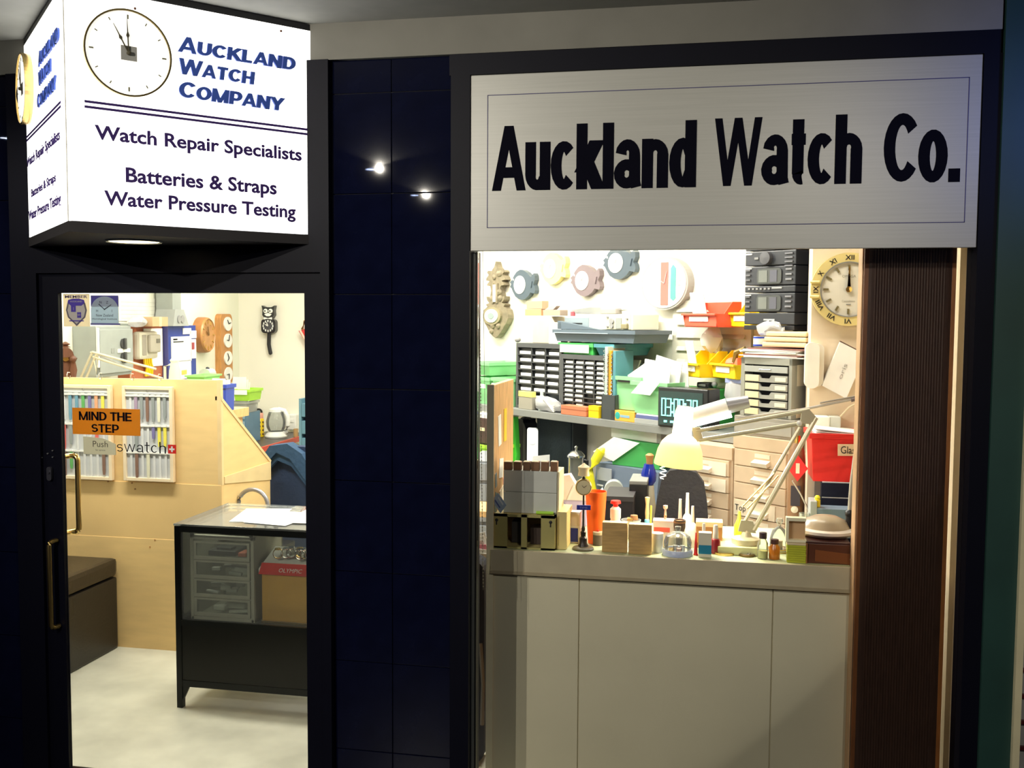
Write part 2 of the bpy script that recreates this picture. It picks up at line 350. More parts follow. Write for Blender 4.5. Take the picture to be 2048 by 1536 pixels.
sbox('wall_above_shop', -7, 3.08, 2.52, .80, 3.25, 2.66, M(.19, .185, .16, .8, var=.08, scale=6, bump=.05))
sbox('trim_1', -.805, 3.085, 2.456, .80, 3.2, 2.52, FRAME)         # black head over the window
sbox('wall_over_window', -.80, 3.2, 1.95, .80, 3.24, 2.52, FRAME)
# window frame and glass
w1 = sbox('window_1', -.80, 3.085, 0, -.738, 3.2, 2.456, FRAME)
MB().box(.756, 3.085, 0, .805, 3.2, 2.456).obj('frame_post', FRAME, w1)
MB().box(-.738, 3.10, .0, .756, 3.2, .06).obj('frame_sill', FRAME, w1)
MB().box(-.737, 3.12, .06, -.7285, 3.17, 1.91, .001).obj('edge_strip', M(.3, .32, .31, .3, .6), w1, 'pale metal glazing strip')
MB().box(-.7285, 3.13, .06, -.724, 3.18, 1.91).obj('gasket', BLACK, w1)
MB().box(-.7235, 3.143, .06, .756, 3.149, 1.91).obj('pane', GLASS, w1)
# green pillar, cream post and neighbour's shutter
sbox('wall_green_pillar', .806, 3.07, 0, .892, 3.3, 2.70, M(.012, .045, .038, .5, var=.15, scale=4))
sbox('trim_2', .892, 3.05, 0, .911, 3.3, 2.635, M(.6, .55, .36, .5))
sh = sbox('neighbour_shutter', .911, 3.09, 0, 1.6, 3.14, 2.635, M(.5, .5, .48, .5))
for i in range(9):
    MB().box(0, -.012, -.0055, .68, 0, .0055, .001).mv(.913, 3.09, 1.075-.0775*i).obj('shutter_slat', M(.12, .015, .02, .4), sh)
# ---- door
dr = sbox('door_1', -2.262, 3.085, .02, -2.19, 3.105, 1.85, FRAME)
MB().box(-1.292, 3.085, .02, -1.231, 3.105, 1.85).obj('door_stile', FRAME, dr)
MB().box(-2.19, 3.085, 1.778, -1.292, 3.105, 1.845).obj('door_rail', FRAME, dr)
MB().box(-2.19, 3.085, .02, -1.292, 3.105, .1).obj('door_rail', FRAME, dr)
MB().box(-2.19, 3.095, .1, -1.292, 3.101, 1.778).obj('pane', GLASS, dr)
sbox('trim_3', -2.36, 3.07, 0, -2.262, 3.2, 2.52, FRAME); sbox('trim_4', -1.231, 3.07, 0, -1.2005, 3.2, 2.52, FRAME)
sbox('trim_5', -2.262, 3.07, 1.845, -1.231, 3.2, 2.52, FRAME)
def pull(x0, y0, x1, y1, yw, out, lab):
    u0, u1, z0, z1 = FA.rect(x0, y0, x1, y1, 3.1-yw)
    return u0, u1, z0, z1
u, z1_ = FA.px(153, 912, -.05); _, z0_ = FA.px(153, 1064, -.05); us = -2.215
def dpull(pts, lab, r=.0085):
    c = []
    for i, p in enumerate(pts):                     # rounded bends
        p = Vector(p)
        if 0 < i < len(pts)-1:
            a, b = Vector(pts[i-1]), Vector(pts[i+1])
            for t in (0, .25, .5, .75, 1):
                q0 = p+(a-p).normalized()*.018; q1 = p+(b-p).normalized()*.018; c.append(q0.lerp(p, t).lerp(p.lerp(q1, t), t))
        else: c.append(p)
    return MB().tube(c, r, 12).obj('door_handle', BRASS, dr, lab)
dpull([(us, 3.105, z1_), (us+.01, 3.155, z1_), (u, 3.155, z1_), (u, 3.155, z0_), (us+.01, 3.155, z0_), (us, 3.105, z0_)], 'brass pull handle seen through the glass', .0095)
uo, zo1 = FA.px(103, 1083, .04); _, zo0 = FA.px(110, 1255, .04)
dpull([(uo+.006, 3.08, zo1), (uo, 3.045, zo1), (uo+.002, 3.045, zo0), (uo+.008, 3.08, zo0)], 'brass pull handle on the dark stile')
lu, lz = FA.px(100, 947, .02)
MB().prism(rrect(lu-.008, lz-.024, lu+.01, lz+.024, .008), 3.072, 3.081).cyl((lu+.001, 3.074, lz+.006), (lu+.001, 3.068, lz+.006), .0055).obj('lock_plate', M(.14, .14, .17, .3, .8), dr, 'small grey lock plate')
for x, y in ((84, 915), (106, 901), (96, 907), (106, 914)):
    a, b = FA.px(x, y, .02); MB().cyl((a, 3.081, b), (a, 3.076, b), .0022, n=8).obj('screw', STEEL, dr)
# ---- stickers and lettering on the door glass
YS = 3.0985
def flat(name, lab, cat, r, mat, t=.0012, off=.0015, pts=None):
    it = It(name, lab, cat, FA, r, off=off)
    return it
it = It('step_sign', 'orange sign reading MIND THE STEP on the door glass', 'sign', FA, (145, 817, 280, 870), off=.0065)
OR_ = sticker(1, .45, .03); it.p('sign_plate', MB().box(-it.w/2, 0, 0, it.w/2, .002, it.h), OR_)
heavy('lettering', it.e, 'MIND THE', INK, -it.w*.4, it.w*.38, it.h*.54, it.h*.87, -.0005, th=.17, thin=.8)
heavy('lettering', it.e, 'STEP', INK, -it.w*.215, it.w*.19, it.h*.09, it.h*.41, -.0005, th=.17, thin=.8)
it = It('push_plate', 'small silver plate marked Push below the orange sign', 'sign', FA, (167, 874, 231, 909), off=.0065)
it.p('plate', MB().prism([(-it.w/2, 0), (it.w/2, 0), (it.w/2, it.h*.62), (it.w*.1, it.h*.93), (-it.w/2, it.h)], 0, .002), sticker(.9, .88, .7, .5))
text('lettering', it.e, 'Push', M(.12, .11, .07), w=it.w*.47, h=it.h*.34, cx=it.w*.03, cz=it.h*.6, y=-.0006)
text('lettering', it.e, 'for service', M(.2, .19, .14), w=it.w*.3, h=it.h*.1, cx=it.w*.03, cz=it.h*.26, y=-.0006)
it = It('glass_lettering', 'thin black lettering swatch with red cross square on the glass', 'lettering', FA, (234, 883, 352, 908), off=.0065)
heavy('letters', it.e, 'swatch', INK, -it.w/2, it.w*.33, it.h*.08, it.h*1.0, 0, th=.07)
q = it.w*.135; x0 = it.w/2-q; it.p('cross_square', MB().box(x0, 0, .1*it.h, x0+q, .001, .1*it.h+q*1.02), RED, 'red square')
c = x0+q/2; zc = .1*it.h+q/2; it.p('cross', MB().box(c-q*.33, -.0008, zc-q*.1, c+q*.33, 0, zc+q*.1).box(c-q*.1, -.0009, zc-q*.33, c+q*.1, 0, zc+q*.33), WHITE, 'white cross')
it = It('member_sticker', 'beige MEMBER sticker with purple crest in the top corner of the door glass', 'sticker', FA, (127, 588, 179, 653), off=.0065)
w, h = it.w, it.h; it.p('backing', MB().box(-w/2, 0, 0, w/2, .0015, h), sticker(1, .92, .72))
text('lettering', it.e, 'MEMBER', PURPLEINK, w=w*.86, h=h*.085, bold=.02, cz=h*.915, y=-.0005)
sc = lambda k: [(x*w*k, h*(.44+(z-.44)*k)) for x, z in ((-.3, .70), (0, .76), (.3, .70), (.36, .5), (.3, .3), (0, .06), (-.3, .3), (-.36, .5))]
it.p('crest', MB().prism(sc(1.12), -.0004, 0), sticker(.3, .27, .36)); it.p('crest_field', MB().prism(sc(.95), -.0008, -.0003), sticker(1, .95, .9))
it.p('crest_charge', MB().prism([(-.3*w, .82*h), (-.12*w, .86*h), (.12*w, .86*h), (.3*w, .82*h), (.33*w, .73*h), (.2*w, .64*h), (-.2*w, .64*h), (-.33*w, .73*h)], -.0013, -.0007)
    .box(-.2*w, -.0013, .45*h, -.02*w, -.0007, .64*h).box(.03*w, -.0013, .27*h, .18*w, -.0007, .44*h).box(-.28*w, -.0013, .16*h, .28*w, -.0007, .19*h), sticker(.1, .06, .5, .3))
text('lettering', it.e, 'AUCKLAND', M(.5, .46, .42), w=w*.46, h=h*.045, cz=h*.77, y=-.0016)
text('lettering', it.e, 'J', M(.5, .46, .42), h=h*.09, cx=-w*.11, cz=h*.55, y=-.0016); text('lettering', it.e, 'W', M(.5, .46, .42), h=h*.07, cx=w*.105, cz=h*.355, y=-.0016)
it = It('institute_sticker', 'blue-grey arched sticker with clock hands beside the MEMBER sticker', 'sticker', FA, (182, 591, 237, 650), off=.0065)
w, h = it.w, it.h; it.p('backing', MB().box(-w/2, 0, h*.62, w/2, .001, h), sticker(.13, .12, .42)); GY = sticker(.6, .72, .8)
it.p('arch', MB().prism([(-w/2, 0), (w/2, 0)]+[(w*.5*math.cos(a), h*.5+h*.47*math.sin(a)) for a in [PI*i/16 for i in range(17)]], -.0008, .0004), GY)
hm = M(.02, .03, .06); it.p('clock_hand', MB().prism([(-.22*w, .7*h), (-.2*w, .72*h), (.01*w, .535*h), (0, .51*h)], -.0014, -.0008), hm); it.p('clock_hand', MB().prism([(.25*w, .68*h), (.24*w, .7*h), (-.03*w, .53*h), (-.01*w, .5*h)], -.0014, -.0008), hm)
for t_, x, z in (('N', -.14, .77), ('Z', .1, .77), ('H', -.27, .48), ('I', .27, .48)): text('lettering', it.e, t_, hm, h=h*.085, cx=x*w, cz=z*h, y=-.0014)
text('lettering', it.e, 'New Zealand', hm, w=w*.62, h=h*.09, cz=.33*h, y=-.0014); text('lettering', it.e, 'Horological Institute', hm, w=w*.9, h=h*.08, cz=.2*h, y=-.0014)
it.p('base_step', MB().box(-w*.52, -.001, 0, w*.55, .0005, h*.06), M(.1, .1, .3))

# ================================================================== triangular light box
lb = thing('light_box_sign', 'white illuminated corner sign box with clocks hanging above the door', 'sign', (-1.759, 2.528, 1.965))
ZT = .648; A2 = Vector((-1.759, 2.528)); 
def face(fr, u0, u1, name, lab):
    o = MB().box(u0+.006, .003, .0, u1-.004, .012, ZT).obj(name, emit(1, .985, .93, 1.12), lb, lab)
    # frames are given in world terms; the face hangs from the box's own corner
    return o
class Loc:                                          # objects built in a face's frame but parented to the box
    def __init__(s, fr): s.m = Matrix.Translation(-Vector((-1.759, 2.528, 1.965))) @ Matrix.Translation(fr.o) @ Matrix.Rotation(fr.rz, 4, 'Z')
    def set(s, o): o.matrix_basis = s.m; return o
f1, f2 = Loc(L1), Loc(L2)
W1, W2 = .771, .820; ZB = 1.965
ACR = emit(1, .985, .93, 2.3)
p1 = f1.set(MB().box(.004, .002, ZB+.002, W1-.004, .012, ZB+ZT).obj('face_panel', ACR, lb)); p2 = f2.set(MB().box(.004, .002, ZB+.002, W2-.004, .012, ZB+ZT).obj('face_panel', ACR, lb))
ci = lambda mb, nm, mat, lab=None: mb.obj(nm, mat, lb, lab)
tri = lambda k, z0, z1: MB().prism([(0, 0)], 0, 1)
def triprism(z0, z1, e, nm, mat, lab=None):
    b = MB(); P = [(-.572+e*1.5, .588-.003), (0, e*1.4), (.517-e*1.5, .572-.003)]
    lo = [b.b.verts.new((x, y, z0)) for x, y in P]; hi = [b.b.verts.new((x, y, z1)) for x, y in P]
    b.b.faces.new(lo[::-1]); b.b.faces.new(hi)
    for i in range(3): b.b.faces.new((lo[i], lo[(i+1) % 3], hi[(i+1) % 3], hi[i]))
    return b.obj(nm, mat, lb, lab)
triprism(-.03, .0, .002, 'base_tray', M(.03, .028, .03, .5), 'dark underside'); triprism(ZT, ZT+.02, .004, 'top_tray', BLACK)
dl = MB().lathe([(.075, -.03), (.082, -.036), (.085, -.034), (.085, -.03)], (.0, .33, 0), 28).obj('downlight_rim', WHITE, lb); MB().lathe([(0, -.0335), (.075, -.0335)], (.0, .33, 0), 28).obj('downlight', emit(1, .95, .8, .9), lb, 'round downlight under the box')
for k in (1, 2): pass
MB().tube([(0, .003, 0), (0, .003, ZT)], .0016, 6).obj('corner_bead', M(.7, .7, .62), lb)
def clockf(fr, loc, cx, cz, r, par, tint, dp=0):
    z = lambda mb, nm, mat, lab=None, p=None: loc.set(mb.obj(nm, mat, lb, lab))
    # dial group: dial is the part, bezel / hands / marks its sub-parts
    dial = loc.set(MB().lathe([(0, -.004), (r*.98, -.004), (r*.98, .003+dp)], (cx, -dp, cz), 48, 'y').obj('clock_dial', emit(1, .97, .88, .95), lb, 'round white clock dial'))
    D = lambda mb, nm, mat: mb.obj(nm, mat, dial)
    D(MB().ring((cx, cz), r*1.015, r*.975, -.010-dp, .0, 56), 'bezel', tint)
    for i in range(12):
        a = PI/2-i*PI/6; L = .1 if i % 3 == 0 else .07; wd_ = .011 if i % 3 == 0 else .007
        m = MB().box(-wd_*r*1.6, -.0015, -L*r/2, wd_*r*1.6, 0, L*r/2).roty(-(a-PI/2)).mv(cx+.84*r*math.cos(a), -.0045-dp, cz+.84*r*math.sin(a)); D(m, 'hour_mark', M(.22, .22, .15))
    for a, L in ((PI/2+.03, .78), (PI/2+.49, .72)):
        s = MB().prism([(-.012*r, -.05*r), (.012*r, -.05*r), (.014*r, L*.45*r), (.04*r, L*.52*r), (.012*r, L*.62*r), (.004*r, L*r), (-.004*r, L*r), (-.012*r, L*.62*r), (-.04*r, L*.52*r), (-.014*r, L*.45*r)], -.002, 0).roty(-(a-PI/2)).mv(cx, -.007-dp, cz)
        D(s, 'clock_hand', M(.08, .07, .04))
    D(MB().lathe([(0, -.016), (.045*r, -.014), (.045*r, -.004)], (cx, -dp, cz), 14, 'y'), 'hub', M(.08, .07, .04))
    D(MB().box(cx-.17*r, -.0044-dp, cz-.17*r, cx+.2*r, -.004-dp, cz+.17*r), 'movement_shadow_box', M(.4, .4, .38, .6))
def onface(fr, pts): return [fr.px(*p) for p in pts]
q = [L1.px(*p) for p in ((165, 97), (342, 117), (250, 20), (258, 193))]
clockf(L1, f1, (q[0][0]+q[1][0])/2, (q[2][1]+q[3][1])/2, (q[2][1]-q[3][1])/2, lb, M(.35, .26, .09, .3, .9))
q2 = [L2.px(*p) for p in ((46, 176), (73, 176), (62, 100), (58, 250))]
clockf(L2, f2, (q2[0][0]+q2[1][0])/2-.02, (q2[2][1]+q2[3][1])/2, (q2[2][1]-q2[3][1])/2, lb, GOLD, .016)
def ftext(fr, loc, txt, pl, pr_, mat, bold=0, ext=.0006, panel=None, y=-.001):
    """pl/pr_: (x, ytop, ybottom) of the line's left and right end in the photograph"""
    u0, zt0 = fr.px(pl[0], pl[1]); _, zb0 = fr.px(pl[0], pl[2]); u1, zt1 = fr.px(pr_[0], pr_[1]); _, zb1 = fr.px(pr_[0], pr_[2])
    zt, zb = (zt0+zt1)/2, (zb0+zb1)/2
    o = text('lettering', panel, txt, mat, w=u1-u0, h=zt-zb, bold=bold, ext=ext, cx=(u0+u1)/2, cz=(zt+zb)/2, y=y); return o
ps = {1: p1, 2: p2}
LBL = emit(.04, .07, .34, .25); LBL = M(.05, .11, .5, .5); LP = M(.045, .02, .15, .5)
def capline(fr, first, rest, x0, xs, x1, yt0, yb0, yt1, yb1, panel):
    u0, a = fr.px(x0, yt0); _, b_ = fr.px(x0, yb0); u1, c = fr.px(x1, yt1); _, d = fr.px(x1, yb1)
    heavy('lettering', panel, first+rest, LBL, u0, u1-.01, (b_+d)/2-.002, a-.002, 0, th=.235, ext=.006, small=.84, thin=.75, shear=.12, space=.055)
def hv2(t_, l, r_):
    u0, a = L2.px(l[0], l[1]); _, b_ = L2.px(l[0], l[2]); u1, c = L2.px(r_[0], r_[1]); _, d = L2.px(r_[0], r_[2])
    heavy('lettering', p2, t_, LBL, u0, u1, (b_+d)/2, (a+c)/2, 0, th=.235, ext=.004, small=.86, thin=.75, shear=.1, space=.05)
capline(L1, 'A', 'UCKLAND', 354, 385, 594, 70, 103, 108, 140, p1)
capline(L1, 'W', 'ATCH', 354, 403, 512, 114, 147, 138, 168, p1)
capline(L1, 'C', 'OMPANY', 355, 385, 572, 160, 194, 190, 221, p1)
ftext(L1, f1, 'Watch Repair Specialists', (189, 254, 290), (603, 292, 328), LP, .026, panel=p1)
ftext(L1, f1, 'Batteries & Straps', (251, 338, 376), (553, 358, 396), LP, .026, panel=p1)
ftext(L1, f1, 'Water Pressure Testing', (208, 381, 418), (591, 410, 446), LP, .026, panel=p1)
hv2('AUCKLAND', (78, 105, 125), (119, 50, 92))
hv2('WATCH', (78, 142, 170), (103, 118, 148))
hv2('COMPANY', (76, 190, 217), (113, 148, 180))
ftext(L2, f2, 'Watch Repair Specialists', (54, 312, 338), (120, 262, 290), LP, .02, panel=p2)
ftext(L2, f2, 'Batteries & Straps', (63, 377, 399), (112, 346, 370), LP, .02, panel=p2)
ftext(L2, f2, 'Water Pressure Testing', (58, 420, 444), (122, 388, 418), LP, .02, panel=p2)
def stripe(fr, xa, ya, xb, yb, wpx, panel):
    u0, za = fr.px(xa, ya); u1, zb = fr.px(xb, yb); z = (za+zb)/2; t = .0035
    MB().box(u0, 0, z-t, u1, .001, z+t).obj('stripe', LP, panel)
stripe(L1, 169, 200, 615, 261, 4, p1); stripe(L1, 169, 211, 615, 270, 4, p1); stripe(L2, 51, 276, 121, 204, 3, p2); stripe(L2, 51, 284, 121, 212, 3, p2)
for x, y in ((562, 62), (270, 17)):
    a, b = L1.px(x, y); MB().sph((a, 0, b), .004, n=8).obj('rivet', DKWOOD, p1)

# ================================================================== shop fascia board
sb = thing('fascia_sign', 'wide grey board with large black lettering above the window', 'sign', (.009, 3.09, 1.911))
MB().box(-.746, 0, 0, .745, .02, .544, .002).obj('board', M(.40, .40, .37, .4, .15, var=.05, scale=3, stretch=(1, 1, 60)), sb)
lx = lambda p: FA.px(*p, .013)
bd = [lx(p) for p in ((975, 190), (1942, 153), (1928, 446), (973, 455))]
bx0, bx1 = (bd[0][0]+bd[3][0])/2-.009, (bd[1][0]+bd[2][0])/2-.009; bz1, bz0 = (bd[0][1]+bd[1][1])/2-1.911, (bd[2][1]+bd[3][1])/2-1.911
BI = M(.03, .025, .13); t = .0022
MB().box(bx0, -.001, bz0, bx1, .0005, bz0+t).box(bx0, -.001, bz1-t, bx1, .0005, bz1).box(bx0, -.001, bz0, bx0+t, .0005, bz1).box(bx1-t, -.001, bz0, bx1, .0005, bz1).obj('border_line', BI, sb)
def word(txt, xa, xb, yta, yba, ytb, ybb):
    u0, a = lx((xa, yta)); _, b = lx((xa, yba)); u1, c = lx((xb, ytb)); _, d = lx((xb, ybb))
    heavy('lettering', sb, txt, INK, u0-.009, u1-.009, (b+d)/2-1.911, (a+c)/2-1.911, 0, th=.33, thin=.5, space=.06, wide=1.2)
word('Auckland', 984, 1394, 252, 380, 240, 376); word('Watch', 1430, 1727, 238, 373, 226, 366); word('Co.', 1770, 1925, 222, 366, 222, 364)

# ================================================================== shop window: counter, side panels, chain
ct = struct(MB().box(0, 0, 0, 1.203, .02, .82).obj('wall_counter_front', M(.62, .57, .40, .6, var=.03, scale=3)))
ct.location = (-.727, 3.40, 0); ct.rotation_euler.z = 0
for a, b in ((0, .307), (.311, .958), (.962, 1.203)):
    MB().box(a, -.006, 0, b, .001, .818, .0012).obj('panel', M(.70, .66, .48, .6, var=.04, scale=3, bump=.02), ct)
cn = thing('shop_counter', 'beige bench top behind the window crowded with watchmaking tools', 'counter', (-.113, 3.37, .82))
MB().box(-.615, 0, -.006, .588, .012, .075, .002).obj('front_lip', M(.54, .48, .33, .55), cn); MB().box(-.615, .012, .05, .588, .58, .075).obj('counter_top', M(.52, .58, .36, .5), cn, 'pale green work surface')
MB().box(-.615, -.003, -.010, .588, .006, .001).obj('lip_edge', M(.4, .34, .22), cn)
pl = thing('wooden_screen', 'dark brown ribbed wooden panel at the right of the window', 'panel', (.615, 3.29, 0))
b = MB(); P = []; xs0, xs1 = -.138, .137
for i in range(9): a = PI+PI/2*i/8; P.append((xs0+.03+.03*math.cos(a), .03+.03*math.sin(a)))
n = 26
for i in range(n):
    x = xs0+.032+(xs1-xs0-.064)*i/n; w = (xs1-xs0-.064)/n; P += [(x+w*.1, 0), (x+w*.5, -.0018), (x+w*.9, 0)]
for i in range(9): a = -PI/2+PI/2*i/8; P.append((xs1-.03+.03*math.cos(a), .03+.03*math.sin(a)))
P += [(xs1, .045), (xs0, .075)]
lo = [b.b.verts.new((x, y, .002)) for x, y in P]; hi = [b.b.verts.new((x, y, 2.3)) for x, y in P]
b.b.faces.new(lo[::-1]); b.b.faces.new(hi)
for i in range(len(P)): b.b.faces.new((lo[i], lo[(i+1) % len(P)], hi[(i+1) % len(P)], hi[i]))
b.obj('board', M(.045, .022, .014, .5, wood='z', spec=.2), pl)
for a_, b_, c_ in ((xs0+.002, xs0+.02, (.20, .07, .018)), (xs1-.016, xs1-.002, (.30, .11, .025))): MB().box(a_, .004, .002, b_, .012, 2.3, .002).obj('edge_glow', M(*c_, .45, wood='z'), pl, 'orange brown glow painted along the edge')  # glow of light from behind, painted as orange brown strips on both edges
MB().box(xs0-.002, .02, .002, xs0+.018, .10, 2.3, .002).obj('edge_strip', M(.62, .38, .2, .5, wood='z'), pl, 'light wooden edge facing the shop')
ch = thing('blind_chain', 'white bead chain loop hanging at the left of the window', 'chain', (0, 3.17, 0))
for x, rr in ((957.5, .0021), (965.5, .0012)):
    m = MB(); u, z = FA.px(x, 500, -.07); ub, zb = FA.px(x+9, 1180, -.07); nn = 96 if rr > .002 else 1
    if nn > 1:
        for i in range(nn): m.sph((u+(ub-u)*i/nn, 0, z+(zb-z)*i/nn), rr, n=6)
    m.tube([(u, 0, z), (ub, 0, zb)], .0007, 5).obj('bead_strand', M(.22, .2, .14, .5), ch)
cb = thing('cork_board', 'tall pine board with pinned notes at the left end of counter', 'board', (-.733, 3.385, .0))
MB().box(-.011, 0, .0, .011, .36, 1.468, .002).obj('board', M(.68, .4, .18, .6, wood='z'), cb); MB().box(-.0125, -.003, 0, .0125, 0, 1.47).obj('edge_strip', M(.85, .78, .55), cb, 'beige front edge')
for y, z, w, h, c, tl in ((.2, 1.31, .05, .12, YEL, 0), (.10, 1.30, .05, .11, PAPER, .1), (.13, 1.16, .07, .07, PAPER, -.1), (.20, 1.07, .06, .1, M(.9, .45, .45), .1), (.16, 1.02, .08, .14, M(.85, .75, .6), .25), (.04, 1.05, .04, .07, M(.2, .25, .22), -.3), (.04, 1.13, .03, .05, M(.3, .35, .35), .1)):
    MB().box(-.0006, -w/2, -h/2, .0006, w/2, h/2).rotx(tl).mv(.012, y, z).obj('note', c, cb)

for x, y, r_ in ((740, 336, .035), (828, 392, .035), (10, 274, .03), (707, 467, .012)):     # the arcade's ceiling lamps that the tiles mirror
    d = ray(x, y); P_ = CP+d*((2.63-CP.z)/d.z); P_.y = 2*3.0975-P_.y
    l_ = thing('ceiling_lamp', 'round recessed arcade ceiling lamp mirrored in '+{740: 'the left pillar tile beside the light box', 828: 'the right pillar tile nearer the window', 10: 'the tiles at the far left edge', 707: 'the pillar as the faintest lowest spot'}[x], 'lamp', P_, 0, 'arcade ceiling lamps')
    MB().lathe([(r_, 0), (r_*1.25, -.006), (r_*1.3, .004)], n=20).obj('rim', STEEL, l_); MB().lathe([(0, -.001), (r_, -.001)], n=20).obj('lamp_face', emit(.75, .82, 1, 25), l_)
# ================================================================== seen through the door
def mtub(it, nm, mat, d, t=.004, taper=.12): return it.p(nm, MB().tub(it.w, d, it.h, t, taper), mat)
# ---- plywood partition
X0, XE, YP, ZP = -3.6, -2.362, 4.58, 1.385
pt = thing('plywood_partition', 'yellow plywood partition behind the door with a sloping right end', 'partition', (0, YP, 0))
MB().box(X0, 0, .575, XE, .018, ZP, .001).obj('upper_panel', PLYM, pt); MB().box(X0, -.006, 0, XE, .018, .572, .001).obj('lower_panel', PLYM, pt)
MB().box(X0, -.004, .0, XE-.001, .0, .86, .001).mv(0, 0, -.001).obj('middle_sheet', M(.86, .6, .27, .6, var=.05, scale=3), pt)
MB().prismx([(.018, 0), (.56, 0), (.56, .90), (.018, 1.285)], XE-.016, XE).obj('side_panel', PLYM, pt)
MB().prismx([(.0, 1.285), (.56, .895), (.572, .905), (.0, 1.305)], XE-.03, XE+.004).obj('slope_edge', M(.8, .62, .33), pt); MB().prismx([(.02, .865), (.56, .80), (.56, .90), (.02, .90)], XE, XE+.006).obj('side_batten', M(.8, .62, .33), pt)
MB().box(XE-.02, -.002, .86, XE+.002, .02, ZP).obj('corner_strip', M(.85, .63, .33), pt)
for i, (x, y) in enumerate(((216, 963), (300, 1094), (264, 966), (332, 955), (310, 1080), (350, 1100), (270, 978))):
    u, z = PLY.px(x, y, .006); MB().cyl((u, -.003, z), (u, -.008, z), .004, n=8).obj('screw_head', MIDWOOD, pt)
def strap_frame(r, lab, rows, hk):
    it = It('strap_display', lab, 'display frame', PLY, r, off=.03); w, h = it.w, it.h; t = .017
    it.p('back_board', MB().box(-w/2+t, .010, t, w/2-t, .02, h-t), M(.62, .64, .66, .5))
    it.p('frame', MB().box(-w/2, 0, 0, -w/2+t, .024, h, .002).box(w/2-t, 0, 0, w/2, .024, h, .002).box(-w/2+t, 0, 0, w/2-t, .024, t, .002).box(-w/2+t, 0, h-t, w/2-t, .024, h, .002), M(.9, .74, .52, .5), 'pale wooden frame')
    zs = [h*.90, h*.585, h*.30]; iw = w-2*t-.02; hh = h*.27
    it.p('header_card', MB().box(-w/2+t, .006, h*.925, w/2-t, .0095, h-t), WHITE); text('emblem', it.e, 'C', M(.3, .3, .3), h=h*.03, cz=h*.955, y=.005)
    for k, z in enumerate(zs):
        it.p('rail', MB().box(-w/2+t, .002, z-.004, w/2-t, .009, z+.004), WHITE)
        for j in range(7):
            x = -iw/2+iw*(j+.5)/7; c, ln = rows[k][j]
            L = hh*ln
            if c is None:
                it.p('holder_strip', MB().box(x-.006, .006, z-hh, x+.006, .0095, z-.004), M(.72, .73, .74)); continue
            it.p('watch_strap', MB().prism([(x-.008, z-.004), (x+.008, z-.004), (x+.0075, z-L*.8), (x+.005, z-L), (x-.005, z-L), (x-.0075, z-L*.8)], .001, .0058), M(*c, .6), 'watch strap')
            it.p('strap_clip', MB().box(x-.0085, -.001, z-.003, x+.0085, .0058, z+.008), WHITE)
    for hx in hk:
        it.p('hook', MB().tube([(hx, .03, h+.06), (hx, .012, h+.062), (hx, .006, h+.05), (hx, .008, h+.035), (hx+.012, .008, h+.03), (hx+.018, .008, h+.045)], .0022, 6), M(.7, .6, .45, .3, .5))
    return it
gB, gG, dB, oR, yL, rD, bR, gY, cR, pU, nN = (.15, .33, .45), (.12, .42, .12), (.2, .18, .4), (.85, .4, .22), (.85, .75, .1), (.75, .14, .12), (.25, .14, .1), (.3, .33, .33), (.8, .78, .6), (.4, .3, .42), None
strap_frame((112, 770, 222, 959), 'left pale frame of coloured watch straps, partly behind the orange sign', [[(nN, 1), (gB, 1), (gB, 1), (gG, 1), (dB, 1), (oR, 1), (yL, 1)], [(rD, 1), (gY, .8), (nN, 1), (nN, 1), (nN, 1), (rD, 1), (nN, 1)], [(bR, 1), (gG, .7), (nN, 1), (nN, 1), (nN, 1), (nN, 1), (bR, .9)]], (-.09, .09))
strap_frame((245, 773, 345, 963), 'right pale frame of dull coloured watch straps above swatch lettering', [[(nN, 1), (pU, .95), (gY, .9), (bR, 1), (gY, 1), (cR, 1), (gY, .9)], [(nN, 1), (gY, 1), (nN, 1), (nN, 1), (dB, .5), (yL, .8), (yL, .8)], [(nN, 1), (bR, 1), (nN, 1), (cR, 1), (nN, 1), (nN, 1), (nN, 1)]], (-.09, .06))
# ---- ottoman
c1 = on_z(243, 1296, 0); ot = thing('storage_ottoman', 'dark brown leather storage bench against the plywood partition', 'bench', (c1.x, 3.6, 0))
ot.location = (c1.x-.02, 4.565, 0)
MB().box(-.54, -1.25, .0, 0, -.0, .37, .012).obj('body', M(.014, .011, .008, .4, bump=.1, scale=80), ot); MB().box(-.545, -1.255, .377, .005, -.0, .47, .025).obj('padded_lid', M(.028, .02, .012, .35, bump=.1, scale=80), ot)
# ---- glass display cabinet
YC = 3.899; cx0, cx1, cd_ = -2.236, -1.15, .50
cbt = thing('display_cabinet', 'black framed glass display cabinet standing on the pale floor', 'cabinet', (cx0, YC, 0)); W_ = cx1-cx0; BK = M(.005, .006, .005, .35, spec=.25); t = .026
fr = lambda *a: MB().box(*a, .001)
for x, y in ((0, 0), (W_-t, 0), (0, cd_-t), (W_-t, cd_-t)): MB().box(x, y, 0, x+t, y+t, .80, .001).obj('leg', BK, cbt)
for y in (0, cd_-t): MB().box(t, y, .775, W_-t, y+t, .802).obj('top_rail', BK, cbt); MB().box(t, y, .365, W_-t, y+t, .39).obj('middle_rail', BK, cbt)
for x in (0, W_-t): MB().box(x, t, .775, x+t, cd_-t, .802).obj('top_rail', BK, cbt); MB().box(x, t, .365, x+t, cd_-t, .39).obj('middle_rail', BK, cbt)
MB().prism([(t, .125), (W_-t, .125), (W_-t, .365), (t, .365)], .004, .016).obj('front_panel', M(.008, .008, .006, .3, spec=.25), cbt); MB().box(t, .016, .36, W_-t, cd_-t, .372).obj('shelf', M(.05, .05, .045, .3), cbt)
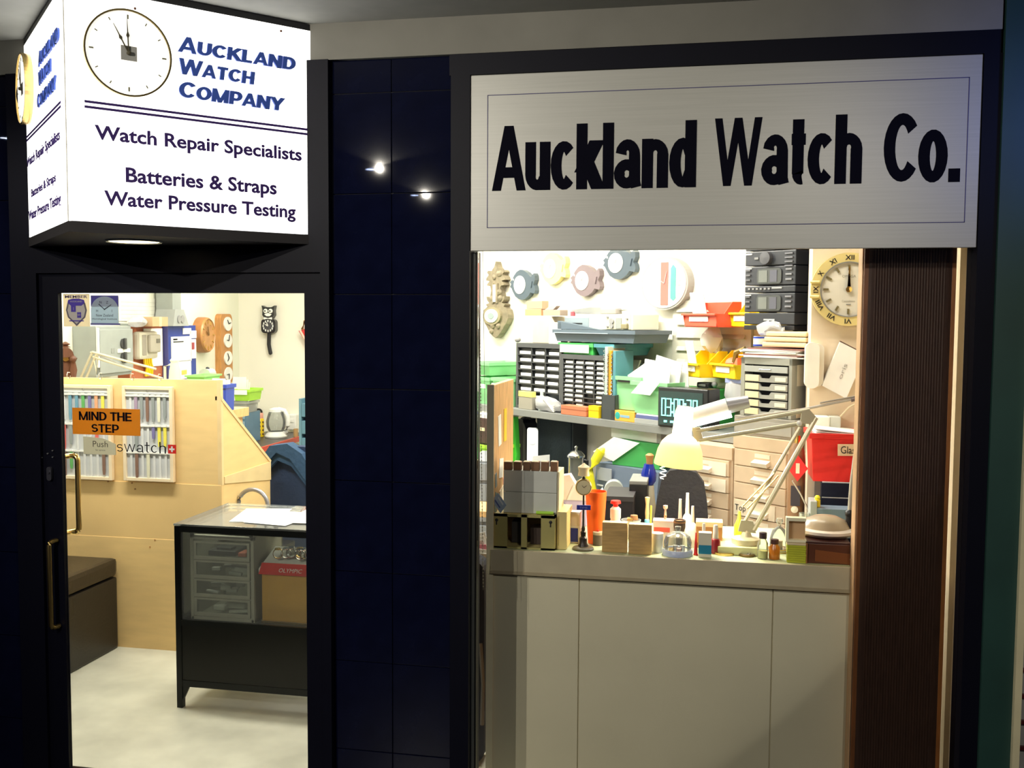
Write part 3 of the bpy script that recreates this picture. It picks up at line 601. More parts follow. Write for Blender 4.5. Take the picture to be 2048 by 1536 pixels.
MB().box(.004, t, .125, .014, cd_-t, .365).obj('side_panel', BK, cbt); MB().prism([(t, .095), (W_-t, .095), (W_-t, .123), (t, .123)], .002, .02).obj('plinth', BK, cbt)
MB().prism([(t, .04), (t+.004, .04), (t+.03, .095), (t, .095)], .004, .018).obj('foot_bracket', BK, cbt)
CG = glass_mat((.93, .95, .92), 1, .04)
MB().box(-.002, -.002, .802, W_+.002, cd_+.002, .810, .0008).obj('glass_top', glass_mat((.93, .95, .92), 1, .08), cbt)
MB().box(t, .008, .39, W_-t, .012, .775).obj('glass_front', CG, cbt); MB().box(.008, t, .39, .012, cd_-t, .775).obj('glass_side', CG, cbt)
for i, (x, y, w, d, a) in enumerate(((-1.95, 4.15, .21, .3, .2), (-1.83, 4.10, .21, .28, -.15), (-1.66, 4.16, .25, .3, .1))):
    o = thing('paper_sheet', ['white sheet lying on the cabinet top, leftmost', 'white sheet in the middle of the cabinet top', 'white sheet at the right of the cabinet top'][i], 'paper', (x, y, .811+i*.0015), a, 'papers on the cabinet'); MB().box(-w/2, -d/2, 0, w/2, d/2, .001).obj('sheet', PAPER, o)
# grey drawer tower inside the cabinet
CB = Frame((0, YC+.07, 0), 0)
it = It('drawer_tower', 'grey plastic tower of four clear drawers inside the glass cabinet', 'drawers', CB, (381, 1072, 508, 1250), z=.3725, off=0); w, h, d = it.w, it.h, .3; GP = M(.36, .35, .29, .45)
it.p('frame', MB().box(-w/2, 0, 0, -w/2+.016, d, h, .003).box(w/2-.016, 0, 0, w/2, d, h, .003).box(-w/2, .0, h-.018, w/2, .02, h, .003).box(-w/2, d-.01, 0, w/2, d, h).box(-w/2, .0, 0, w/2, d, .016, .002), GP)
it.p('open_top', MB().box(-w/2, 0, h, -w/2+.02, d, h+.008).box(w/2-.02, 0, h, w/2, d, h+.008).box(-w/2+.02, d-.02, h, w/2-.02, d, h+.008), GP)
CF = glass_mat((.85, .87, .84), 1, .06)
for k in range(4):
    z = .02+(h-.045)*k/4; hh = (h-.05)/4
    dr_ = it.p('drawer', MB().box(-w/2+.018, -.004, z, w/2-.018, .006, z+.016, .002).box(-w/2+.018, -.003, z, -w/2+.03, .006, z+hh-.006).box(w/2-.03, -.003, z, w/2-.018, .006, z+hh-.006).box(-w/2+.018, -.002, z+hh-.01, w/2-.018, .004, z+hh-.002), GP)
    MB().box(-w/2+.03, .0, z+.012, w/2-.03, .003, z+hh-.01).obj('clear_front', CF, dr_)
    if k == 3: MB().box(-.08, .03, z+.012, .05, .16, z+.035, .004).box(-.05, .05, z+.035, .02, .1, z+.045, .003).obj('contents', BLACK, dr_); MB().box(.06, .03, z+.012, .1, .1, z+.03, .004).obj('contents', M(.7, .15, .08), dr_)
    else:
        m = MB()
        for q in range(7): m.box(-.03, -.03, 0, .03, .03, .008+rnd.random()*.014, .003).rotz(.3); m.mv(0, 0, 0)
        m = MB()
        for q in range(7): x = rnd.uniform(-.08, .08); a = rnd.uniform(.02, .05); m.box(x-a, .03+q*.02, z+.012, x+a, .05+q*.02, z+.02+rnd.random()*.025, .004, rot=Matrix.Rotation(rnd.uniform(-.15, .15), 3, 'Y'))
        m.obj('contents', M(.5, .5, .47) if k else M(.75, .74, .7), dr_)['kind'] = 'stuff'
# watch stand
it = It('watch_stand', 'gold watch display box with a red banner inside the cabinet', 'display', CB, (524, 1128, 690, 1253), z=.3725, off=-.02); w, h = it.w, it.h; GB = M(.75, .42, .08, .35, .2, var=.15, scale=4)
it.p('base_box', MB().box(-w/2, 0, .012, w/2, .17, h-.05, .002), GB); it.p('foot', MB().box(-w/2-.004, -.004, 0, w/2, .17, .012, .002), BRASS)
it.p('banner', MB().prism([(-w/2-.01, h-.052), (w/2, h-.052), (w/2, h-.002), (-w/2+.006, h-.002)], -.012, -.004), RED); text('lettering', it.e, 'OLYMPIC', PAPER, h=.018, left=True, cx=-w/2+.085, cz=h-.03, y=-.0125, shear=.3, ext=.0002)
it.p('white_tray', MB().prismx([(-.006, h-.03), (.17, h+.03), (.17, h-.04), (-.004, h-.05)], -w/2-.012, w/2), WHITE)
wz = on_z(570, 1100, .66)
for i, (px_, py) in enumerate(((552, 1118), (568, 1112), (579, 1106), (590, 1096), (598, 1112), (606, 1100), (614, 1118), (574, 1124))):
    u, z = CB.px(px_, py, -.04-.01*(i % 3)); wt = thing('wristwatch', ['gold wristwatch at the left end of the white tray in the cabinet', 'steel wristwatch second from the left on the white tray', 'steel wristwatch behind the second one on the white tray', 'gold wristwatch standing highest on the white tray', 'steel wristwatch in the middle front of the white tray', 'steel wristwatch high up near the door stile', 'gold wristwatch next to the dark door stile', 'steel wristwatch lowest in front on the white tray'][i], 'watch', CB.world(u, .06+.012*(i % 4), .372+h+.012), rnd.uniform(-.5, .5), 'watches on the stand')
    mt = GOLD if i % 3 == 0 else CHROME
    MB().ring((0, .018), .022, .0195, -.008, .008, 20).obj('bracelet', mt, wt); MB().lathe([(0, -.004), (.013, -.004), (.014, 0), (.012, .003)], (0, -.004, .04), 16).obj('case', mt, wt)
# ---- chair with navy jacket and chrome hoop
CH = Frame((0, 5.25, 0), 0)
it = It('office_chair', 'office chair with navy fabric back draped with a dark jacket behind the cabinet', 'chair', CH, (527, 893, 640, 1080), off=0, z=None); w = it.w; zb = it.e.location.z; it.e.location.z = 0
NV = M(.012, .03, .08, .85, bump=.3, scale=60)
it.p('backrest', MB().prism(rrect(-w/2, zb-.05, w/2, zb+it.h, .1, 8), 0, .07), NV)
m = MB(); o1_ = [(-w*.5, zb+it.h*.80), (-w*.3, zb+it.h*.99), (0, zb+it.h*1.02), (w*.25, zb+it.h*.92), (w*.5, zb+it.h*.66)]; i1_ = [(w*.5, zb+it.h*.45), (w*.28, zb+it.h*.62), (w*.05, zb+it.h*.80), (-w*.2, zb+it.h*.86), (-w*.42, zb+it.h*.72)]
m.prism(o1_+i1_, -.04, .0).prism([(p[0]*1.02, p[1]+.012) for p in o1_]+[(p[0]*.95, p[1]+.045) for p in i1_], -.06, .03)
it.p('jacket', m, M(.02, .06, .13, .9, bump=.3, scale=50)); it.p('seat', MB().box(-w*.5, .05, .42, w*.5, .5, .50, .03), NV); it.p('column', MB().cyl((0, .28, .08), (0, .28, .42), .03), BLACK)
for k in range(5): a = k*2*PI/5; it.p('leg', MB().tube([(0, .28, .1), (.28*math.cos(a), .28+.28*math.sin(a), .05)], .018).sph((.28*math.cos(a), .28+.28*math.sin(a), .028), .027), BLACK)
CH2 = Frame((0, 4.75, 0), 0); u0, z0 = CH2.px(474, 1012); u1, z1 = CH2.px(538, 977)
hp = thing('metal_stool', 'stool with curved grey steel tube back behind the glass cabinet', 'stool', ((u0+u1)/2, 4.75, 0)); rw = (u1-u0)/2-.008
pts = [(-rw, 0, .0), (-rw, 0, z0-.02)]+[(rw*math.cos(a), 0, z1-rw*1.0-.008+rw*math.sin(a)) for a in [PI-i*PI/12 for i in range(13)]]+[(rw, 0, z0-.02), (rw, 0, .0)]
MB().tube(pts, .011, 10).obj('tube_back', M(.42, .42, .45, .3, .6), hp)
MB().box(-rw-.02, .0, .45, rw+.02, .3, .49, .01).obj('seat', BLACK, hp)
for s in (-1, 1): MB().tube([(s*rw, .28, .46), (s*rw, .3, 0)], .011, 10).obj('leg', STEEL, hp)
# ---- desk with red edge in the far corner
e0 = on_z(514, 897, .72); e1 = on_z(590, 870, .72)
wb = thing('corner_desk', 'dark desk with a red edge in the far corner, under the cat clock', 'desk', (e0.x, e0.y, 0)); DL = 7.98-e0.y
MB().box(-.42, 0, .69, .0, DL, .72, .002).obj('desk_top', M(.06, .05, .045, .4), wb); MB().box(.0, -.02, .682, .018, DL, .724, .003).obj('edge', M(.6, .06, .03, .4), wb, 'red edge'); MB().box(-.42, -.018, .682, .0, 0, .724, .003).obj('front_edge', M(.06, .05, .045, .4), wb)
for x in (-.38, -.04):
    for y in (.04, DL-.06): MB().box(x-.02, y-.02, 0, x+.02, y+.02, .69).obj('leg', GREY, wb)
BN = .722
def onb(name, lab, cat, r, off, group=None, z=BN): return It(name, lab, cat, KF, r, z=z, group=group, face=1)
it = onb('electric_kettle', 'white electric kettle with a clear glass jug on the red-edged bench', 'kettle', (527, 817, 577, 877), .42); w, h = it.w*.86, it.h
it.p('base', MB().lathe([(w*.5, 0), (w*.52, .012), (w*.46, .03), (w*.34, .05)], (0, w*.5, 0), 28), WHITE); it.p('jug', MB().lathe([(w*.34, .05), (w*.44, h*.35), (w*.46, h*.55), (w*.36, h*.8), (w*.3, h*.88)], (0, w*.5, 0), 28), glass_mat((.8, .82, .82), 1, .12))
it.p('lid', MB().lathe([(w*.32, h*.86), (w*.3, h*.95), (w*.12, h), (0, h)], (0, w*.5, 0), 24), WHITE); it.p('handle', MB().tube([(w*.1, w*.4, h*.95), (w*.4, w*.35, h*.9), (w*.54, w*.3, h*.68), (w*.54, w*.3, h*.4), (w*.45, w*.35, h*.2), (w*.35, w*.4, h*.1)], .02, 10), WHITE)
it = onb('storage_jar', 'yellow spotted thermos flask with pink cap beside the kettle', 'flask', (511, 827, 528, 874), .45); w, h = it.w, it.h
fl = it.p('body', MB().lathe([(w*.5, 0), (w*.5, h*.72), (w*.42, h*.78)], (0, w/2, 0), 20), YEL); it.p('cap', MB().lathe([(w*.42, h*.78), (w*.42, h*.97), (w*.36, h)], (0, w/2, 0), 20), M(.85, .4, .3))
for k in range(4):
    for j in (-1, 0, 1): a = -PI/2+j*.8; MB().sph((w*.5*math.cos(a), w/2+w*.5*math.sin(a), h*.12+k*h*.17), .008, n=8).obj('spot', DKWOOD, fl)
it = onb('bottle', 'dark blue bottle standing left of the pink cup on the bench', 'bottle', (493, 845, 500, 876), .47); w, h = it.w, it.h; it.p('body', MB().lathe([(w*.5, 0), (w*.5, h*.7), (w*.25, h*.85), (w*.25, h)], (0, w/2, 0), 14), BLUE)
it = onb('cup', 'pink plastic cup between the blue bottle and yellow flask', 'cup', (500, 861, 513, 877), .5); w, h = it.w, it.h; it.p('cup_body', MB().lathe([(w*.4, 0), (w*.5, h), (w*.46, h), (w*.36, .006)], (0, w/2, 0), 16), M(.9, .1, .25))
it = onb('glass_jar', 'tall clear glass jar behind the pink cup', 'jar', (494, 830, 511, 868), .30); w, h = it.w, it.h; it.p('jar_body', MB().lathe([(w*.45, 0), (w*.5, h*.1), (w*.5, h*.85), (w*.4, h)], (0, w/2, 0), 16), glass_mat((.7, .8, .6), 1, .25))
it = onb('socket_box', 'white wall box behind the kettle', 'box', (575, 829, 592, 862), .06, z=None) if 0 else It('socket_box', 'white box on the wall behind the kettle', 'box', BW, (574, 829, 592, 860), off=.08); it.p('box', MB().box(-it.w/2, 0, 0, it.w/2, .08, it.h, .01), WHITE); it.p('switch', MB().box(-.02, -.006, it.h*.5, .02, 0, it.h*.7, .002), WHITE)
it = onb('cardboard_tube', 'short brown cardboard tube at the right end of the red bench', 'tube', (587, 858, 596, 874), .5); it.p('tube', MB().lathe([(it.w/2, 0), (it.w/2, it.h), (it.w*.4, it.h), (it.w*.4, .01)], (0, it.w/2, 0), 16), M(.55, .35, .15))
it = It('metal_rack', 'blue-grey metal rack at the right edge of the doorway', 'rack', Frame((0, 7.15, 0), 0), (598, 798, 650, 900), off=0); z9 = it.e.location.z; it.h += z9; it.e.location.z = 0; w, h = it.w, it.h
it.p('frame', MB().box(-w/2, 0, 0, -w/2+.02, .25, h).box(w/2-.02, 0, 0, w/2, .25, h).box(-w/2, .24, 0, w/2, .25, h), M(.12, .25, .33, .4))
for k in range(8): it.p('drawer', MB().box(-w/2+.022, -.005, .02+k*h/8.2, w/2-.022, .2, .01+(k+.85)*h/8.2, .004), M(.1, .22, .3, .4))
it = It('drawer_stack', 'dark blue stack of small drawers behind the slope of the plywood', 'drawers', Frame((0, 7.15, 0), 0), (458, 826, 492, 895), off=0, z=BN); w, h = it.w, it.h
it.p('frame', MB().box(-w/2, .005, 0, w/2, .25, h), M(.1, .2, .3, .4))
for k in range(4):
    d_ = it.p('drawer', MB().box(-w/2+.01, -.004, .012+k*h/4, w/2-.01, .006, (k+.88)*h/4, .004), M(.25, .36, .42, .35)); MB().box(-.03, -.016, .03+k*h/4, .03, -.004, .045+k*h/4, .004).obj('handle', BLUE, d_)
z1 = it.h+BN; o_ = it.off
it = It('plastic_tub', 'clear plastic tub on the blue drawers', 'tub', Frame((0, 7.15, 0), 0), (464, 803, 494, 827), off=o_, z=z1+.001); mtub(it, 'tub_body', PLASTIC_CLEAR, .2); zt = z1+it.h*.97
it = It('plastic_tray', 'lime green tray with white label above the clear tub', 'tray', Frame((0, 7.15, 0), 0), (467, 779, 499, 804), off=o_, z=zt+.008); mtub(it, 'tray_body', LIME, .22); it.p('label_card', MB().box(-it.w*.42, -.011, it.h*.55, it.w*.38, -.009, it.h*.95), PAPER)
it = It('paper_stack', 'white papers standing in the lime tray', 'papers', Frame((0, 7.15, 0), 0), (466, 754, 494, 790), off=o_-.06)
for k in range(3): it.p('sheet', MB().box(-it.w*.5, .03*k, 0, it.w*.45, .03*k+.002, it.h*(1-.14*k), rot=Matrix.Rotation(.05*k, 3, 'Y')), PAPER)
it = It('crate', 'blue plastic crate on the plywood corner', 'crate', Frame((0, 5.0, 0), 0), (416, 769, 452, 822), off=0)
mtub(it, 'crate_body', BLUE, .1, taper=.06); it.p('paper', MB().box(-it.w*.4, .03, .02, it.w*.3, .04, it.h+.03), PAPER); it.p('paper', MB().box(-it.w*.2, .06, .02, it.w*.45, .065, it.h+.02), PAPER)
sh_ = thing('wooden_shelf', 'small wooden shelf under the blue crate behind the partition', 'shelf', (it.e.location.x-.05, 4.98, 0)); MB().box(-.15, 0, it.e.location.z-.05, .1, .3, it.e.location.z-.001, .002).obj('board', PINE, sh_); MB().box(-.12, .02, 0, -.08, .28, it.e.location.z-.05).obj('leg', PINE, sh_); MB().box(.03, .02, 0, .07, .28, it.e.location.z-.05).obj('leg', PINE, sh_)
it = It('hand_scissors', 'black handled scissors hanging by the bottles', 'scissors', BW, (494, 800, 522, 828), off=.01)
it.p('blade', MB().tube([(-it.w*.5, 0, it.h*1.05), (it.w*.15, 0, it.h*.35)], .008), CHROME); it.p('grip', MB().ring((it.w*.32, it.h*.12), .035, .022, -.006, .006, 20), BLACK); it.p('grip', MB().ring((it.w*.12, it.h*.22), .03, .018, -.012, -.002, 20), BLACK)
# ---- cat clock (plain black cat) and red thing on the right wall
it = It('cat_clock', 'black cat-shaped wall clock with a hanging tail', 'clock', BW, (521, 611, 552, 706), off=.06); w, h = it.w, it.h; CBk = M(.012, .012, .014, .3)
it.p('head', MB().prism([(-w*.36, h*.9), (-w*.42, h), (-w*.2, h*.965), (w*.2, h*.965), (w*.42, h), (w*.36, h*.9), (w*.38, h*.8), (w*.26, h*.74), (-w*.26, h*.74), (-w*.38, h*.8)], 0, .06), CBk)
it.p('body', MB().prism(rrect(-w*.46, h*.42, w*.46, h*.715, .03), 0, .06).box(-w*.15, .01, h*.7, w*.15, .05, h*.76), CBk)
for s in (-1, 1):
    e_ = it.p('eye', MB().lathe([(0, -.006), (w*.13, -.004), (w*.14, 0)], (s*w*.16, 0, h*.885), 18, 'y', ), WHITE); MB().lathe([(0, -.009), (w*.05, -.007), (w*.05, -.004)], (s*w*.16-w*.03, 0, h*.885), 10, 'y').obj('pupil', BLACK, e_)
it.p('muzzle', MB().prism([(-w*.24, h*.815), (0, h*.845), (w*.24, h*.815), (w*.1, h*.775), (-w*.1, h*.775)], -.004, 0), WHITE); it.p('bow_tie', MB().prism([(-w*.26, h*.755), (0, h*.735), (w*.26, h*.755), (w*.26, h*.705), (0, h*.725), (-w*.26, h*.705)], -.008, -.001), WHITE)
di = it.p('dial', MB().lathe([(0, -.006), (w*.38, -.005), (w*.4, 0)], (0, 0, h*.57), 28, 'y'), M(.05, .05, .06))
for i in range(12): a = i*PI/6; MB().box(-.004, -.008, -.009, .004, -.005, .009).mv(w*.31*math.cos(a), 0, h*.57+w*.31*math.sin(a)).obj('hour_mark', WHITE, di)
for a, l in ((1.9, .24), (2.6, .2)): MB().prism([(-.005, 0), (.005, 0), (.002, w*l), (-.002, w*l)], -.012, -.009).roty(-(a-PI/2)).mv(0, 0, h*.57).obj('clock_hand', WHITE, di)
it.p('tail', MB().tube([(-w*.02, .03, h*.42), (-w*.04, .03, h*.3), (-w*.05, .03, h*.18), (w*.0, .03, h*.08), (w*.05, .03, h*.0)], .017, 10).sph((w*.05, .03, 0), .017), CBk)
it = It('red_bag', 'red triangular pouch hanging at the right edge of the doorway', 'pouch', BW, (597, 640, 622, 694), off=.08); w, h = it.w, it.h
it.p('pouch_body', MB().prism([(-w*.5, h*.6), (w*.5, h*.75), (w*.5, 0), (w*.2, h*.1)], 0, .05), M(.6, .03, .03, .5)); it.p('strap', MB().tube([(-w*.2, 0, h*.65), (0, .0, h*.95), (w*.3, 0, h)], .012), MIDWOOD); it.p('fold', MB().prism([(-w*.42, h*.6), (-w*.3, h*.64), (w*.3, h*.12), (w*.2, h*.1)], -.006, 0), M(.85, .6, .5))
# ---- left wall: switch cabinet, meter board, notice board, clocks
SG = M(.33, .36, .34, .45)
it = It('switch_cabinet', 'large grey steel switch cabinet with two rotary locks on the left wall', 'cabinet', LW, (193, 652, 264, 752), off=.15); w, h = it.w, it.h
it.p('cabinet_body', MB().box(-w/2, .004, 0, w/2, .149, h, .004), SG); it.p('cable_cover', MB().box(-w*.5, -.012, .06, -w*.46, .003, h*.97, .004), WHITE)
dd = it.p('door', MB().box(-w*.44, -.010, .02, w*.49, .003, h-.02, .004), SG)
for z in (.64, .36): MB().lathe([(.032, -.010), (.032, -.02), (.02, -.022)], (w*.18, 0, h*z), 18, 'y').box(w*.18-.012, -.035, h*z-.035, w*.18+.012, -.02, h*z+.035, .004).obj('rotary_lock', M(.06, .06, .06, .3), dd)
MB().box(w*.02, -.016, h*.46, w*.38, -.0105, h*.54).obj('label_plate', WHITE, dd); MB().box(-w*.15, -.012, h*.46, -w*.05, -.0105, h*.56).obj('stamp', M(.28, .3, .28), dd)
it = It('meter_board', 'reddish brown board with a beige electricity meter', 'board', LW, (264, 652, 334, 757), off=.10); w, h = it.w, it.h
it.p('backing', MB().box(-w/2, .02, 0, w/2, .1, h, .002), M(.42, .12, .05, .6)); it.p('top_duct', MB().box(-w/2, -.0, h*1.001, w*.49, .08, h*1.05, .003), SG)
mt_ = it.p('meter', MB().box(-w*.42, -.035, h*.38, w*.10, .02, h*.9, .02), M(.62, .58, .46, .4), 'beige electricity meter'); MB().box(-w*.22, -.06, h*.5, w*.08, -.035, h*.84, .012).obj('meter_cover', M(.4, .37, .3, .3), mt_); MB().box(-w*.06, -.063, h*.68, w*.04, -.06, h*.76).obj('counter_window', M(.15, .14, .11), mt_)
MB().box(-w*.36, -.038, h*.46, -.25*w, -.034, h*.84).obj('side_slot', M(.3, .27, .22), mt_)
it.p('notice_sheet', MB().box(-w*.12, .012, h*.22, w*.42, .019, h*.95), PAPER)
for k in range(4): it.p('cable', MB().tube([(-w*.25+k*.03, -.02, h*.4), (-w*.2+k*.03, -.01, h*.3), (-w*.1+k*.025, 0, h*.22), (-w*.1+k*.03, .01, h*.05)], .009, 6), YEL)
it = It('notice_board', 'blue notice board with white papers pinned on it', 'board', LW, (337, 651, 392, 760), off=.12); w, h = it.w, it.h
it.p('board', MB().box(-w/2, 0, 0, w/2, .05, h, .002), M(.02, .05, .3, .5)); it.p('edge', MB().box(-w/2-.012, .0, 0, -w/2, .06, h), M(.05, .05, .2))
for x0, x1, z0, z1 in ((-.42, .3, .34, .8), (-.25, .28, .02, .36), (.28, .48, .38, .74), (.0, .3, .84, .95), (.26, .5, .76, .9)): it.p('paper', MB().box(x0*w, -.006, z0*h, x1*w, -.001, z1*h), PAPER)
it.p('printed_heading', MB().box(-.36*w, -.009, .74*h, -.22*w, -.0065, .765*h).box(-.36*w, -.009, .70*h, .0, -.0065, .715*h), INK); it.p('printed_emblem', MB().box(-.08*w, -.009, .1*h, .1*w, -.0065, .18*h), M(.75, .55, .1)); it.p('photo', MB().box(.31*w, -.009, .55*h, .4*w, -.0065, .68*h), M(.35, .05, .06))
it = It('cable_trunking', 'grey square steel trunking rising from the cabinets to the ceiling', 'duct', LW, (345, 560, 362, 652), off=.14); w, h = it.w, it.h
it.p('duct', MB().box(-w*.5, 0, h*.3, w*.5, .12, h*1.9), SG); it.p('flared_base', MB().prism([(-w*.5, h*.36), (w*.5, h*.36), (w*1.1, 0), (-w*.8, 0)], -.02, .12), M(.38, .4, .39, .4))
for s in (-.1, .3): it.p('knockout', MB().lathe([(.028, -.021), (.028, -.026), (.018, -.026)], (s*w, 0, h*.15), 14, 'y'), GREY)
ztop = it.e.location.z
it = It('cardboard_box', 'brown cardboard box on top of the switch cabinets', 'box', LW, (305, 629, 336, 652), off=.2, z=ztop); it.p('carton', MB().box(-it.w/2, 0, 0, it.w/2, .12, it.h*.8, .003), M(.6, .4, .22)); it.p('tape', MB().box(-.02, -.001, 0, .02, .121, it.h*.805), M(.7, .55, .35))
it = It('plastic_wrap', 'crumpled clear plastic beside the cardboard box on the cabinet top', 'wrapping', LW, (274, 628, 305, 652), off=.2, z=ztop)
m = MB()
for k in range(9): m.box(-.04, -.03, -.002, .05, .04, .002, rot=Matrix.Rotation(rnd.random()*3, 3, Vector((rnd.random(), rnd.random(), rnd.random())).normalized())).mv(0, 0, 0)
m2 = MB().sph((0, .05, it.h*.35), it.w*.48, .05, it.h*.4, 9)
for v in m2.b.verts: v.co *= 1+rnd.uniform(-.22, .22)
m.b.free(); it.p('wrap', m2, BAG)
it = It('pinned_papers', 'pale sheet of notes taped to the left wall above the cabinets', 'paper', LW, (238, 596, 322, 642), off=.006); it.p('sheet', MB().box(-it.w/2, 0, 0, it.w/2, .004, it.h), M(.78, .77, .68, .8))
for k in range(5): it.p('rule_line', MB().box(-it.w*.45, -.001, it.h*(.12+.17*k), it.w*.45, 0, it.h*(.13+.17*k)), M(.5, .5, .42))
it = It('round_wall_clock', 'round burl wood wall clock beside the blue notice board', 'clock', LW, (396, 632, 434, 708), off=.07); w, h = it.w, it.h; r = h*.47
it.p('case', MB().lathe([(r*.98, .0), (r, .02), (r, .07)], (0, 0, h/2), 40, 'y'), M(.42, .17, .05, .45, var=.3, scale=9)); dl_ = it.p('dial', MB().lathe([(0, -.004), (r*.86, -.004), (r*.9, -.012), (r*.98, 0)], (0, 0, h/2), 40, 'y'), M(.5, .24, .08, .35, var=.3, scale=7))
for i in range(12): a = i*PI/6; MB().box(-.004, -.009, -.014, .004, -.0045, .014).roty(-(a-PI/2)).mv(r*.74*math.cos(a), 0, h/2+r*.74*math.sin(a)).obj('hour_mark', M(.6, .4, .1, .3, .6), dl_)
for a, l in ((1.9, .5), (2.6, .4)): MB().prism([(-.006, 0), (.006, 0), (.002, r*l), (-.002, r*l)], -.014, -.01).roty(-(a-PI/2)).mv(0, 0, h/2).obj('clock_hand', M(.2, .1, .02), dl_)
it = It('four_dial_clock', 'tall narrow wooden board carrying four white dials', 'clock', LW, (442, 628, 465, 768), off=.05); w, h = it.w, it.h
it.p('board', MB().prism(rrect(-w/2, 0, w/2, h, .05), 0, .05), M(.52, .24, .07, .5, wood='z'))
for k, zf in enumerate((.86, .62, .37, .14)):
    d_ = it.p('dial', MB().prism([(w*.06+w*.33*math.cos(a), h*zf+h*.1*math.sin(a)) for a in [2*PI*i/26 for i in range(26)]], -.01, 0), WHITE)
    for a, l in ((.2+k, .05), (2.2+k*.8, .04)): MB().prism([(-.004, 0), (.004, 0), (.002, l), (-.002, l)], -.016, -.012).roty(-(a-PI/2)).mv(w*.06, 0, h*zf).obj('clock_hand', BLACK, d_)
it = It('ornate_clock', 'carved dark wooden clock with pillars at the left edge of the door glass', 'clock', LW, (116, 684, 147, 765), off=.16, face=1); w, h = it.w, it.h
it.p('hood', MB().prism([(w*.5*math.cos(a), h*.62+w*.62*math.sin(a)) for a in [PI*i/12 for i in range(13)]], 0, .15), DKWOOD); it.p('case', MB().box(-w*.36, .04, 0, w*.36, .15, h*.64, .004), M(.2, .08, .04)); it.p('finial', MB().lathe([(.03, h*.86), (.012, h*.9), (.026, h*.94), (.005, h)], (0, .07, 0), 12), DKWOOD)
for s in (-1, 1): it.p('pillar', MB().lathe([(.022, 0), (.014, h*.1), (.022, h*.3), (.014, h*.5), (.024, h*.6)], (s*w*.42, .02, 0), 12), DKWOOD); it.p('pendant', MB().sph((s*w*.42, .0, h*.58), .02, n=8), DKWOOD)
it.p('dial', MB().lathe([(0, -.004), (w*.26, -.004), (w*.26, .0)], (0, .035, h*.62), 22, 'y'), BRASS)
# ---- balanced desk lamp behind the partition
DLF = Frame((0, 5.2, 0), 0); P = lambda x, y, o=0: (lambda q: Vector((q[0], 5.2-o, q[1])))(DLF.px(x, y, o))
dk = thing('desk', 'hidden work desk behind the plywood partition', 'desk', (-3.2, 4.95, 0)); MB().box(-.45, 0, .72, .38, .4, .75, .003).obj('desk_top', LTWOOD, dk)
for x in (-.42, .35):
    for y in (.04, .36): MB().box(x-.02, y-.02, 0, x+.02, y+.02, .72).obj('leg', STEEL, dk)
bp = P(150, 790); lp = thing('balanced_lamp', 'cream spring-arm lamp folded above the plywood partition', 'lamp', (bp.x, 5.2, .751)); rel = lambda v: v-Vector((bp.x, 5.2, .751)); LC = M(.7, .68, .5, .35)
MB().lathe([(.09, 0), (.09, .02), (.03, .04), (.02, .06)], n=24).obj('base', LC, lp); MB().cyl((0, 0, .05), rel(P(154, 770)), .012).obj('post', LC, lp)
for dx in (0, 11): MB().tube([rel(P(154+dx, 772)), rel(P(184+dx*.9, 706))], .007, 6).obj('lower_arm', LC, lp)
MB().tube([rel(P(181, 705)), rel(P(196, 708)), rel(P(194, 748)), rel(P(186, 712))], .006, 6).obj('joint', LC, lp)
for a, b in (((184, 704), (312, 738)), ((186, 714), (325, 757))): MB().tube([rel(P(*a)), rel(P(*b))], .007, 6).obj('upper_arm', LC, lp)
MB().tube([rel(P(196, 710)), rel(P(240, 728))], .005, 6).obj('spring', STEEL, lp)
it = It('spray_bottle', 'pale cream bottle with nozzle standing behind the partition', 'bottle', Frame((0, 5.05, 0), 0), (330, 716, 350, 762), off=-.05); it.e.location.z = .7515; H = 1.7-.0; zz = it.h
sz = Frame((0, 5.05, 0), 0).px(340, 716, -.05)[1]-.7515; it.p('bottle_body', MB().lathe([(.045, 0), (.045, sz*.6), (.03, sz*.9), (.02, sz*.96)], (0, .05, 0), 18), M(.72, .7, .55)); it.p('nozzle', MB().lathe([(.02, sz*.96), (.026, sz*.98), (.012, sz)], (0, .05, 0), 12), WHITE); it.p('handle', MB().tube([(-.02, .05, sz*.95), (-.06, .05, sz*.93), (-.06, .05, sz*.72), (-.035, .05, sz*.6)], .008), M(.72, .7, .55))
it = It('plastic_tray', 'bright green tray edge showing just above the partition', 'tray', Frame((0, 5.4, 0), 0), (373, 751, 408, 768), off=0); mtub(it, 'tray_body', M(.3, .75, .2), .2)
cbx = thing('cupboard', 'low grey cupboard behind the partition carrying the green tray', 'cupboard', (it.e.location.x, 5.38, 0)); MB().box(-.16, 0, 0, .02, .2, it.e.location.z-.001, .003).obj('cupboard_body', GREY, cbx)
it = It('metal_kettle', 'rounded silver appliance next to the green tray', 'appliance', Frame((0, 5.4, 0), 0), (398, 738, 420, 768), off=-.21); zc = cbx.children[0]; it.e.location.z = cbx.children[0].dimensions.z+.0 if 0 else it.e.location.z; it.p('body', MB().prism(rrect(-it.w/2, 0, it.w/2, it.h, .03), 0, .08), M(.55, .58, .58, .3, .5)); it.p('lid_knob', MB().sph((0, .04, it.h), .012), BLACK)
# ================================================================== seen through the shop window
lathe = lambda prof, c=(0, 0, 0), n=20: MB().lathe(prof, c, n)
